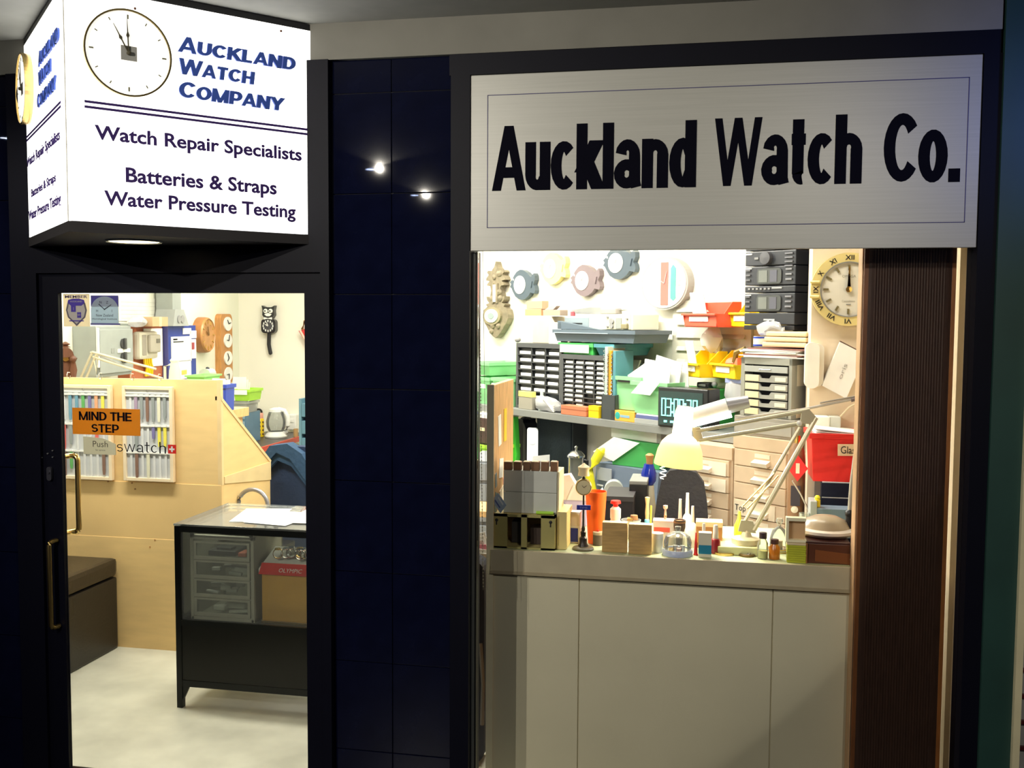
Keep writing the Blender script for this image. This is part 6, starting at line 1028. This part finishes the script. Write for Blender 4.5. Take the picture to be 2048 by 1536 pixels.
# street clock ornament
it = K('post_clock_ornament', 'miniature black street clock with a blue name plate', 'clock', (1147, 928, 1187, 1103), face=1); w, h = it.w, it.h; IR = M(.025, .018, .015, .35, .3)
it.p('base', lathe([(w*.55, 0), (w*.55, .004), (w*.5, .008), (w*.22, .012)], (0, w*.5, 0), 28), M(.12, .1, .05, .4)); it.p('pedestal', lathe([(w*.28, .01), (w*.26, h*.05), (w*.2, h*.07), (w*.2, h*.13), (w*.13, h*.15), (w*.15, h*.2), (w*.08, h*.22)], (0, w*.5, 0), 20), IR); it.p('post', lathe([(w*.08, h*.2), (w*.1, h*.24), (w*.05, h*.27), (w*.045, h*.62), (w*.07, h*.64)], (0, w*.5, 0), 14), IR)
it.p('name_plate', MB().box(-w*.34, w*.5-.010, h*.46, w*.36, w*.5-.004, h*.515, .001), M(.02, .03, .3, .4)); text('lettering', it.e, 'TIME', M(.3, .35, .7), w=w*.4, h=h*.02, cz=h*.488, y=w*.5-.0112, ext=.0002)
hd = it.p('clock_head', MB().lathe([(0, -.010), (w*.38, -.010), (w*.42, -.006), (w*.42, .008), (0, .008)], (w*.0, w*.5, h*.72), 30, 'y'), M(.4, .3, .12, .3, .6)); MB().lathe([(0, -.0115), (w*.35, -.0115), (w*.35, -.0102)], (0, w*.5, h*.72), 30, 'y').obj('dial', M(.75, .65, .4, .4), hd); hands(hd, w*.3, 0, h*.72, w*.5-.012, BLACK, .6, 2.3)
it.p('finial', lathe([(w*.05, h*.80), (w*.1, h*.82), (w*.03, h*.85)], (0, w*.5, 0), 12), IR); it.p('lantern', lathe([(w*.3, h*.85), (w*.26, h*.90), (w*.3, h*.95), (w*.1, h*.98), (0, h)], (0, w*.5, 0), 18), M(.75, .6, .35, .4))
it = K('orange_tumbler', 'bright orange red plastic tumbler on the counter', 'tumbler', (1170, 986, 1213, 1090), face=1); w, h = it.w, it.h; it.p('tumbler_body', lathe([(w*.36, 0), (w*.5, h), (w*.47, h), (w*.34, .005)], (0, w*.5, 0), 32), ORANGE); it.p('inner_liquid', lathe([(0, h*.3), (w*.36, h*.3)], (0, w*.5, 0), 20), RED)
it = K('blue_white_carton', 'white carton with dark blue panel behind the miniature clock', 'box', (1133, 1024, 1160, 1086)); w, h = it.w, it.h; it.p('carton', MB().box(-w/2, 0, 0, w/2, .04, h, .001), M(.82, .76, .76)); it.p('blue_panel', MB().box(-w*.4, -.001, h*.04, w*.35, 0, h*.48), M(.02, .03, .3)); it.p('lid', MB().box(-w*.48, -.002, h*.55, w*.48, .041, h*.95, .002), M(.8, .68, .62))
it = K('lilac_box', 'tall lilac packet under the pink plastic bag', 'box', (1122, 1000, 1172, 1072), off=-.42); w, h = it.w, it.h; it.p('packet', MB().box(-w/2, 0, 0, w/2, .04, h, .002), M(.5, .42, .68)); it.p('packet_seam', MB().prism([(-w*.5, h*.96), (-w*.5, h), (w*.3, h*.3), (w*.3, h*.26)], -.001, 0), M(.3, .25, .45)); zl2 = ZC+h+.001
it = K('plastic_bag', 'pinkish white plastic bag slumped on the lilac packet', 'bag', (1124, 950, 1174, 1002), off=-.41, z=zl2); w, h = it.w, it.h; m = MB().prism([(-w*.5, 0), (w*.5, 0), (w*.42, h*.3), (w*.05, h*.6), (-w*.2, h), (-w*.5, h*.95)], 0, .05); it.p('bag_body', m, M(.85, .74, .74, .4)); it.p('fold', MB().prism([(-w*.3, 0), (-w*.22, 0), (w*.02, h*.55), (-w*.05, h*.6)], -.003, 0), M(.9, .82, .82))
it = K('thread_tin', 'small dark tin with pale lid beside orange tumbler', 'tin', (1186, 1062, 1206, 1092), face=1); w, h = it.w, it.h; it.p('tin_body', lathe([(w*.5, 0), (w*.5, h*.72)], (0, w*.5, 0), 20), M(.12, .09, .07)); it.p('lid', lathe([(w*.52, h*.7), (w*.52, h*.88), (0, h*.9)], (0, w*.5, 0), 20), M(.5, .42, .3)); it.p('knob', MB().sph((0, w*.5, h*.95), w*.12, n=8), RED)
for k, (a, b, lab) in enumerate(((1204, 1254, 'left of two pale wooden blocks standing on the counter'), (1257, 1303, 'right of two pale wooden blocks standing on the counter'))):
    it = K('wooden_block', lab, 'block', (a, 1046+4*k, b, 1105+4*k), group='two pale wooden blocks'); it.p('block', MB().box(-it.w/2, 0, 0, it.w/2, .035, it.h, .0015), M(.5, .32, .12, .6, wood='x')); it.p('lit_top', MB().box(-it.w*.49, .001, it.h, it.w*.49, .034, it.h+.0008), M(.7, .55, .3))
    zw, ow = ZC+it.h+.002, it.off
    if k == 0: it = K('stopper_bottle', 'small glass bottle with a red stopper behind left pale block', 'bottle', (1215, 1004, 1247, 1068), off=ow-.2, face=1, z=ZC); w, h = it.w, it.h; it.p('glass_body', lathe([(w*.48, 0), (w*.5, h*.3), (w*.3, h*.5), (w*.34, h*.55), (w*.34, h*.78), (w*.2, h*.84)], (0, w*.5, 0), 22), M(.75, .7, .66, .2)); it.p('stopper', lathe([(w*.16, h*.84), (w*.16, h*.9), (w*.34, h*.93), (w*.3, h), (0, h)], (0, w*.5, 0), 16), RED)
    else: it = K('small_dish', 'metal dish of small parts behind the pale wooden blocks', 'dish', (1242, 1034, 1282, 1066), off=ow-.22, face=1, z=ZC); w, h = it.w, it.h; it.p('bowl', lathe([(w*.3, 0), (w*.5, h*.8), (w*.46, h*.8), (w*.28, h*.2)], (0, w*.5, 0), 22), STEEL); it.p('lid', lathe([(w*.2, h*.8), (w*.18, h), (0, h)], (w*.15, w*.5, 0), 14), M(.3, .15, .06)); it.p('parts', MB().box(-w*.2, w*.3, h*.5, w*.1, w*.6, h*.9, .003), BRASS)
it = K('brush', 'brush with a pale blue ferrule and wooden handle upright behind the blocks', 'brush', (1289, 994, 1299, 1062), off=-.28); w, h = it.w, it.h; it.p('handle', MB().lathe([(w*.3, h*.35), (w*.42, h*.6), (w*.3, h*.8), (w*.5, h*.98), (0, h)], (0, .01, 0), 10), M(.65, .42, .18)); it.p('ferrule', MB().lathe([(w*.5, h*.1), (w*.5, h*.42), (w*.3, h*.45)], (0, .01, 0), 12), M(.15, .5, .68)); it.p('bristles', MB().lathe([(w*.3, 0), (w*.45, h*.1)], (0, .01, 0), 10), M(.2, .2, .2))
it = K('pencil', 'olive pencil upright to the right of the brush', 'pencil', (1298, 1012, 1304, 1062), off=-.29); it.p('shaft', MB().cyl((0, .01, it.h*.1), (it.w*.1, .01, it.h), .0035, n=6), M(.6, .5, .05)); it.p('tip', MB().cyl((0, .01, it.h*.1), (0, .01, 0), .0035, .0005, n=6), LTWOOD)
it = K('red_topped_box', 'white box with a red band on the counter left of the round jar', 'box', (1306, 1044, 1348, 1078), off=-.13); w, h = it.w, it.h; it.p('box_body', MB().box(-w/2, 0, 0, w/2, .05, h, .002), M(.85, .72, .6)); it.p('red_band', MB().box(-w*.45, -.0015, h*.6, w*.3, 0, h*.78), M(.8, .1, .06)); it.p('lid', MB().box(-w*.51, -.002, h, w*.51, .052, h+.004), M(.9, .6, .5)); zrb = ZC+h+.005
it = K('pin_vice', 'slim pinkish wooden handle standing in the white box', 'tool', (1326, 1012, 1335, 1044), off=-.15, z=zrb); it.p('shaft', MB().lathe([(it.w*.3, 0), (it.w*.22, it.h*.7), (it.w*.5, it.h*.8), (it.w*.5, it.h), (0, it.h)], (0, .01, 0), 12), M(.8, .5, .35)); it.p('collar', MB().lathe([(it.w*.34, it.h*.2), (it.w*.34, it.h*.26)], (0, .01, 0), 12), BRASS)
it = K('white_jar', 'white lidded ointment jar at the left of the glass dome', 'jar', (1303, 1068, 1326, 1106), face=1); w, h = it.w, it.h; it.p('jar_body', lathe([(w*.5, 0), (w*.5, h*.75)], (0, w*.5, 0), 22), M(.85, .85, .72, .3)); it.p('lid', lathe([(w*.53, h*.72), (w*.53, h), (0, h)], (0, w*.5, 0), 22), WHITE)
it = K('black_oil_cup', 'dark cup shaped lens holder behind the glass dome', 'loupe', (1347, 1042, 1371, 1078), off=-.1, face=1); w, h = it.w, it.h; it.p('cup_body', lathe([(w*.25, 0), (w*.3, h*.5), (w*.5, h*.75), (w*.5, h), (w*.4, h), (w*.25, h*.7)], (0, w*.5, 0), 22), M(.04, .02, .015, .3)); it.p('ring', lathe([(w*.51, h*.9), (w*.51, h*.96), (w*.5, h*.96)], (0, w*.5, 0), 20), M(.25, .12, .05))
it = K('glass_dome', 'clear glass dust dome with knob on a pale blue tray', 'dust cover', (1325, 1058, 1386, 1116), face=1); w, h = it.w, it.h; it.p('tray', lathe([(w*.5, 0), (w*.5, h*.14), (w*.46, h*.2), (w*.4, h*.16)], (0, w*.5, 0), 32), M(.55, .63, .85, .3)); it.p('dome', lathe([(w*.44, h*.17), (w*.46, h*.45), (w*.40, h*.66), (w*.2, h*.78), (w*.06, h*.8), (w*.1, h*.9), (w*.1, h*.98), (0, h)], (0, w*.5, 0), 32), VIAL)
for k in range(4): it.p('watch_part', MB().cyl((w*(-.2+.12*k), w*(.4+.1*(k % 2)), h*.17), (w*(-.2+.12*k), w*(.4+.1*(k % 2)), h*(.24+.08*(k % 2))), w*.08), [BRASS, STEEL, M(.6, .35, .3), STEEL][k])
for k, (r_, lab) in enumerate((((1349, 1000, 1371, 1072), 'left white plastic squeeze bottle with a tapered nozzle'), ((1362, 988, 1387, 1074), 'middle white squeeze bottle, the tallest of the nozzles'), ((1374, 1014, 1396, 1076), 'right white squeeze bottle with sloping shoulder'))):
    it = K('squeeze_bottle', lab, 'bottle', r_, off=(-.13, -.18, -.145)[k], face=1, group='white squeeze bottles'); w, h = it.w, it.h; it.p('bottle_body', lathe([(w*.48, 0), (w*.5, h*.4), (w*.3, h*.55), (w*.16, h*.6)], (0, w*.5, 0), 22), M(.88, .84, .74, .3)); it.p('nozzle', lathe([(w*.17, h*.6), (w*.13, h*.9), (w*.12, h), (0, h)], (0, w*.5, 0), 16), M(.85, .72, .62, .3))
it = K('brown_card_box', 'low brown cardboard box behind the small blue and white box', 'box', (1392, 1044, 1445, 1074), off=-.15); w, h = it.w, it.h; it.p('carton', MB().box(-w/2, 0, 0, w/2, .06, h*.8, .002), M(.45, .2, .05)); it.p('lid', MB().box(-w*.51, -.002, h*.8, w*.51, .062, h, .002), M(.85, .6, .3))
it = K('teal_white_box', 'small white box with a teal lower half at the counter edge', 'box', (1397, 1066, 1423, 1115)); w, h = it.w, it.h; it.p('carton', MB().box(-w/2, 0, 0, w/2, .03, h, .001), M(.72, .68, .55)); it.p('teal_band', MB().box(-w*.501, -.0008, h*.14, w*.501, .0305, h*.5), M(.01, .22, .38))
for k, (r_, lab, c) in enumerate((((1401, 1048, 1414, 1080), 'clear pointed bottle cap behind small teal box', 0), ((1421, 1052, 1441, 1108), 'dark red bottle with clear pointed cap', 1))):
    it = K('dropper_bottle', lab, 'bottle', r_, off=(-.07, None)[k], face=1); w, h = it.w, it.h; it.p('bottle_body', lathe([(w*.48, 0), (w*.5, h*.4), (w*.42, h*.5), (w*.3, h*.52)], (0, w*.5, 0), 20), (M(.8, .74, .68), M(.32, .02, .03, .2))[k]); it.p('cap', lathe([(w*.3, h*.52), (w*.24, h*.95), (w*.2, h), (0, h)], (0, w*.5, 0), 16), M(.7, .64, .6, .2))
it = K('red_pin', 'little red plastic cone left of the teal box', 'cone', (1388, 1066, 1396, 1092), face=1, off=-.03); w, h = it.w, it.h; it.p('cone_body', lathe([(w*.5, .004), (w*.15, h), (0, h)], (0, w*.5, 0), 14), RED); it.p('base_ring', lathe([(w*.6, 0), (w*.6, .004)], (0, w*.5, 0), 14), RED)
it = K('yellow_dropper', 'bright yellow squeeze bottle behind the lamp base', 'bottle', (1468, 1024, 1489, 1066), off=-.24, face=1); w, h = it.w, it.h; it.p('bottle_body', lathe([(w*.42, 0), (w*.5, h*.3), (w*.46, h*.55), (w*.2, h*.75)], (0, w*.5, 0), 20), M(.92, .88, .03, .4)); it.p('nozzle', lathe([(w*.2, h*.74), (w*.12, h), (0, h)], (0, w*.5, 0), 12), M(.92, .88, .1, .4))
# lamp base box, movement holders, bottles
it = K('wooden_tray', 'pale yellow-green wooden block under the spring-arm lamp', 'block', (1436, 1068, 1516, 1100), off=-.06); w, h = it.w, it.h; h = .028; it.p('block', MB().box(-w/2, 0, 0, w/2, .15, h, .003), M(.7, .68, .35)); it.p('paper_scrap', MB().box(-w*.3, .03, h, w*.2, .1, h+.001), M(.75, .8, .6)); zlb = ZC+h+.001; ylb = it.e.location.y; xlb = it.e.location.x
for k, (r_, lab) in enumerate((((1428, 1096, 1471, 1112), 'gold watch movement ring in front of the lamp base'), ((1478, 1100, 1510, 1115), 'small dark ring with a clear stone at the counter edge'))):
    it = K('movement_ring', lab, 'ring', r_, face=1); w = it.w; it.p('ring', MB().lathe([(w*.5, 0), (w*.5, .006), (w*.38, .008), (w*.34, .003)], (0, w*.5, 0), 30), (BRASS, M(.15, .09, .03, .3, .6))[k]); it.p('plate', MB().lathe([(0, .006), (w*.3, .006), (w*.32, .0)], (0, w*.5, 0), 20), (GOLD, STEEL)[k]); it.p('gear', MB().lathe([(0, .011), (w*.12, .011), (w*.12, .006)], (w*.12, w*.45, 0), 12), (M(.6, .25, .1, .3, .8), CHROME)[k])
def vial(r_, lab, bm, cm, liquid=None, **k):
    it = K('glass_bottle', lab, 'bottle', r_, face=1, **k); w, h = it.w, it.h
    it.p('bottle_body', lathe([(w*.46, 0), (w*.5, h*.04), (w*.5, h*.58), (w*.3, h*.72), (w*.3, h*.78)], (0, w*.5, 0), 22), bm); it.p('cap', lathe([(w*.36, h*.76), (w*.36, h*.98), (0, h)], (0, w*.5, 0), 18), cm)
    if liquid: it.p('liquid', lathe([(w*.44, .002), (w*.46, h*.3), (0, h*.3)], (0, w*.5, 0), 20), liquid)
    return it
vial((1515, 1066, 1536, 1119), 'clear glass bottle with black cap and yellow liquid', VIAL, M(.03, .012, .02), M(.75, .7, .2, .2)); vial((1538, 1080, 1560, 1120), 'amber brown pill bottle with a dark cap', M(.55, .17, .02, .2), M(.06, .015, .01))
it = K('watch_case_ring', 'silver wire bangles stacked behind the amber bottle', 'rings', (1536, 1066, 1580, 1094), face=1, off=-.12); w = it.w
for k in range(3): it.p('ring', MB().lathe([(w*.5, .004*k), (w*.5, .004*k+.0035), (w*.44, .004*k+.0035), (w*.44, .004*k)], (0, w*.5, 0), 28), STEEL if k % 2 else BRASS)
zz_ = ZC+.013
it = K('glass_dome', 'second clear glass dome with knob behind the amber bottle', 'dust cover', (1540, 1040, 1577, 1078), off=-.12, z=zz_, face=1); w, h = it.w, it.h; it.p('dome', lathe([(w*.5, 0), (w*.5, h*.3), (w*.36, h*.6), (w*.1, h*.72), (w*.08, h*.78), (w*.2, h*.9), (w*.15, h), (0, h)], (0, w*.5, 0), 28), VIAL); it.p('contents', lathe([(w*.2, .001), (w*.2, h*.25), (0, h*.25)], (0, w*.5, 0), 14), M(.6, .4, .3))
it = K('card_stack', 'stack of lime green cards tied at the counter edge', 'cards', (1574, 1086, 1612, 1126)); w, h = it.w, it.h
for k in range(9): it.p('card', MB().box(-w/2, 0, 0, w/2, .03, h/9-.0006, .0004).mv(rnd.uniform(-.0008, .0008), 0, k*h/9), M(.48, .52, .03) if k < 8 else M(.75, .62, .4))
zcs, ocs = ZC+h+.001, it.off; it.p('side_sleeve', MB().box(w/2+.001, 0, 0, w/2+.004, .03, h), M(.35, .16, .05))
it = K('cream_frame', 'cream open-fronted box standing on the lime cards', 'box', (1572, 1036, 1612, 1086), off=ocs-.005, z=zcs); w, h = it.w, it.h; CRM = M(.88, .85, .62, .5); it.p('frame', MB().box(-w/2, 0, 0, -w/2+.009, .03, h).box(-w/2+.009, 0, h-.011, w/2, .03, h).box(-w/2+.009, .0, 0, w/2, .03, .008), CRM); it.p('back', MB().box(-w/2+.009, .024, .008, w/2, .03, h-.011), M(.6, .4, .22))
it = K('glass_tumbler', 'small glass tumbler behind the cream open box', 'glass', (1598, 1028, 1620, 1060), off=-.33, face=1); w, h = it.w, it.h; it.p('glass_body', lathe([(w*.4, 0), (w*.5, h), (w*.47, h), (w*.38, .004)], (0, w*.5, 0), 22), VIAL); it.p('liquid', lathe([(w*.38, .003), (w*.4, h*.3), (0, h*.3)], (0, w*.5, 0), 18), M(.6, .5, .35))
it = K('dark_wooden_case', 'dark brown wooden case under the domed lamp shade', 'case', (1613, 1084, 1700, 1128)); w, h = it.w, it.h; it.p('case_body', MB().box(-w/2+.002, 0, 0, w/2, .1, h*.9, .002), M(.1, .03, .012, .4)); it.p('lid', MB().box(-w/2, -.002, h*.9, w/2, .102, h, .002), M(.05, .015, .012, .4)); it.p('panel', MB().prism([(-w*.3, h*.1), (w*.5, h*.02), (w*.5, h*.5), (-w*.3, h*.62)], -.0015, 0), M(.22, .07, .02, .4)); zdc, odc = ZC+h+.001, it.off
it = K('blue_steel_tray', 'blue-grey steel box behind the domed lamp', 'box', (1622, 1018, 1702, 1058), off=-.42); w, h = it.w, it.h; it.p('box_body', MB().box(-w/2, 0, 0, w/2, .08, h, .003), M(.18, .25, .32, .4, .2)); it.p('end_plate', MB().box(-w/2-.004, -.004, 0, -w/2+.02, .084, h*1.25, .002), M(.4, .42, .42, .4, .2)); zbs = ZC+h+.001
it = K('yellow_cap_bottle', 'tiny yellow bottle on the blue-grey steel box', 'bottle', (1627, 992, 1642, 1018), off=-.44, z=zbs+.0, face=1); it.e.location.x += .0; w, h = it.w, it.h; it.p('bottle_body', lathe([(w*.4, 0), (w*.4, h*.6), (w*.2, h*.66)], (0, w*.5, 0), 16), YEL); it.p('cap', lathe([(w*.3, h*.64), (w*.38, h*.85), (w*.2, h), (0, h)], (0, w*.5, 0), 14), M(.8, .7, .02))
# domed lamp
it = K('domed_lamp', 'taupe domed magnifier lamp head with a white rim on the right', 'lamp', (1590, 1040, 1712, 1084), off=odc-.03, z=zdc, face=1); w, h = it.w, it.h; it.p('rim', lathe([(w*.40, 0), (w*.5, h*.2), (w*.5, h*.34), (w*.4, h*.4)], (0, w*.45, 0), 40), M(.78, .7, .62, .3)); it.p('shade', lathe([(w*.4, h*.38), (w*.34, h*.72), (w*.2, h*.93), (0, h)], (0, w*.45, 0), 36), M(.38, .3, .2, .3))
it.p('joint', MB().cyl((w*.38, w*.45, h*.3), (w*.38, w*.45, h*1.15), .013).sph((w*.38, w*.45, h*1.15), .016), BLACK); it.p('arm', MB().tube([(w*.38, w*.45, h*1.1), (w*.40, w*.46, h*2.6), (w*.46, w*.46, h*4.6)], .0085, 10), M(.6, .56, .48, .35, .3))
# ---- spring-arm lamp, lit
Q = Frame((0, 3.53, 0), 0); la = thing('spring_arm_lamp', 'lit cream spring-arm desk lamp reaching across the window', 'lamp', (Q.px(1492, 1080)[0], 3.53, zlb)); o_ = la.location
P = lambda x, y, dy=0: Vector((Q.px(x, y)[0], 3.53+dy, Q.px(x, y)[1]))-o_; LC = M(.62, .57, .4, .35, .2)
lathe([(.05, 0), (.05, .018), (.02, .024), (.014, .04)], n=28).obj('base', LC, la)
MB().cyl((0, 0, .03), P(1496, 1062), .009).obj('post', LC, la)
for (a, b, w_) in (((1482, 1056), (1600, 855), .006), ((1508, 1060), (1632, 835), .0085)): MB().tube([P(*a), P(*b)], w_, 8).obj('lower_arm', LC, la)
MB().prism([(p.x, p.z) for p in (P(1476, 1062), P(1512, 1066), P(1506, 1042), P(1482, 1040))], -.006, .006).obj('hinge_plate', LC, la)
for a, b in (((1484, 1012), (1548, 945)), ((1494, 1016), (1556, 950))): MB().tube([P(*a, -.012), P(*b, -.012)], .0035, 8).obj('spring', BRASS, la)
MB().prism([(p.x, p.z) for p in (P(1604, 822), P(1618, 818), P(1634, 836), P(1618, 848), P(1600, 846))], -.007, .007).obj('elbow', LC, la); MB().sph(P(1598, 846, -.012), .010).obj('knob', WHITE, la)
for (a, b, w_) in (((1620, 820), (1392, 862), .007), ((1610, 846), (1398, 880), .0075)): MB().tube([P(*a), P(*b)], w_, 8).obj('upper_arm', LC, la)
MB().prism([(p.x, p.z) for p in (P(1384, 856), P(1400, 854), P(1406, 878), P(1390, 886))], -.006, .006).obj('head_bracket', LC, la)
ax0, ax1 = P(1370, 812), P(1358, 918); ax = (ax1-ax0).normalized(); rotm = ax.to_track_quat('Z', 'Y').to_matrix().to_4x4(); L = (ax1-ax0).length; kk = 3.7/FOC
SHM = sticker(1, .9, .62, .5)
m = MB(); prof = [(.0, 0), (14*kk, .002), (17*kk, 12*kk), (18*kk, 55*kk), (27*kk, 60*kk), (36*kk, 70*kk), (42*kk, 86*kk), (46*kk, 110*kk), (46*kk, 114*kk), (44*kk, 110*kk), (40*kk, 86*kk), (34*kk, 72*kk), (24*kk, 63*kk)]; m.lathe(prof, n=36); m._tf(m.b.verts, Matrix.Translation(ax0) @ rotm); m.obj('shade', SHM, la)
bl = ax0+ax*.155; MB().sph(bl, .022, .022, .028, 14).obj('bulb', emit(1, .93, .75, 25), la)
light('lamp_bulb', 'POINT', o_+ax0+ax*.2, 9, (1, .88, .62), shadow_soft_size=.03)
light('lamp_bulb_inner', 'POINT', o_+ax0+ax*.09, 2.5, (1, .9, .65), shadow_soft_size=.02)
MB().tube([P(1326, 905, .03)+Vector((.012*math.cos(i*1.1), 0, -.003*i)) for i in range(34)], .0016, 5).obj('coiled_cord', WHITE, la)
# ---- fluorescent lamp on the long arm
Q2 = Frame((0, 3.86, 0), 0); lf = thing('tube_lamp', 'white fluorescent lamp head with grey end cap on a long arm', 'lamp', (Q2.px(1800, 985)[0]-.33, 3.98, 0)); o2 = lf.location; P2 = lambda x, y, dy=0: Vector((Q2.px(x, y)[0], 3.86+dy, Q2.px(x, y)[1]))-o2
MB().cyl(P2(1374, 836), P2(1455, 812), .030, .030, 22).obj('tube_housing', M(.86, .86, .88, .35), lf); MB().cyl(P2(1455, 812), P2(1498, 803), .030, .024, 22).obj('end_cap', M(.32, .32, .35, .35, .3), lf); MB().cyl(P2(1384, 846, -.012), P2(1462, 826, -.012), .016, .016, 16).obj('tube', emit(.95, .97, 1, 6), lf)
MB().tube([P2(1470, 838), P2(1600, 820), P2(1712, 797)], .005, 8).obj('arm', M(.55, .5, .45, .4, .3), lf); MB().tube([P2(1640, 806), P2(1725, 790)], .003, 8).obj('arm_rod', M(.4, .36, .32, .4, .4), lf); MB().cyl(P2(1702, 800), P2(1716, 797), .008).obj('joint', M(.2, .15, .15), lf)
MB().tube([P2(1712, 797), P2(1760, 830), Vector((P2(1760, 830).x, 0.0, .0))], .006, 8).obj('support_rod', M(.4, .36, .32, .4, .4), lf)
light('tube_lamp_light', 'AREA', o2+P2(1425, 850, -.03), 3, (.95, .97, 1), o2+P2(1425, 1050, -.1), shape='RECTANGLE', size=.15, size_y=.03)
# ceiling fixtures over the shop
for (x, y), a in TUBES:
    c_ = thing('ceiling_light', ['white ceiling batten nearest the stereo', 'white ceiling batten above the fish clocks', 'white ceiling batten above the cat clock desk', 'white ceiling batten by the switch cabinet wall', 'white ceiling batten above the glass display cabinet', 'white ceiling batten above the counter'][TUBES.index(((x, y), a))], 'light', (x, y, 2.50), math.radians(a), 'ceiling battens'); MB().box(-.62, -.05, .0, .62, .05, .058, .004).obj('batten', WHITE, c_); MB().cyl((-.6, 0, -.018), (.6, 0, -.018), .016).obj('tube', emit(1, .98, .92, 8), c_)
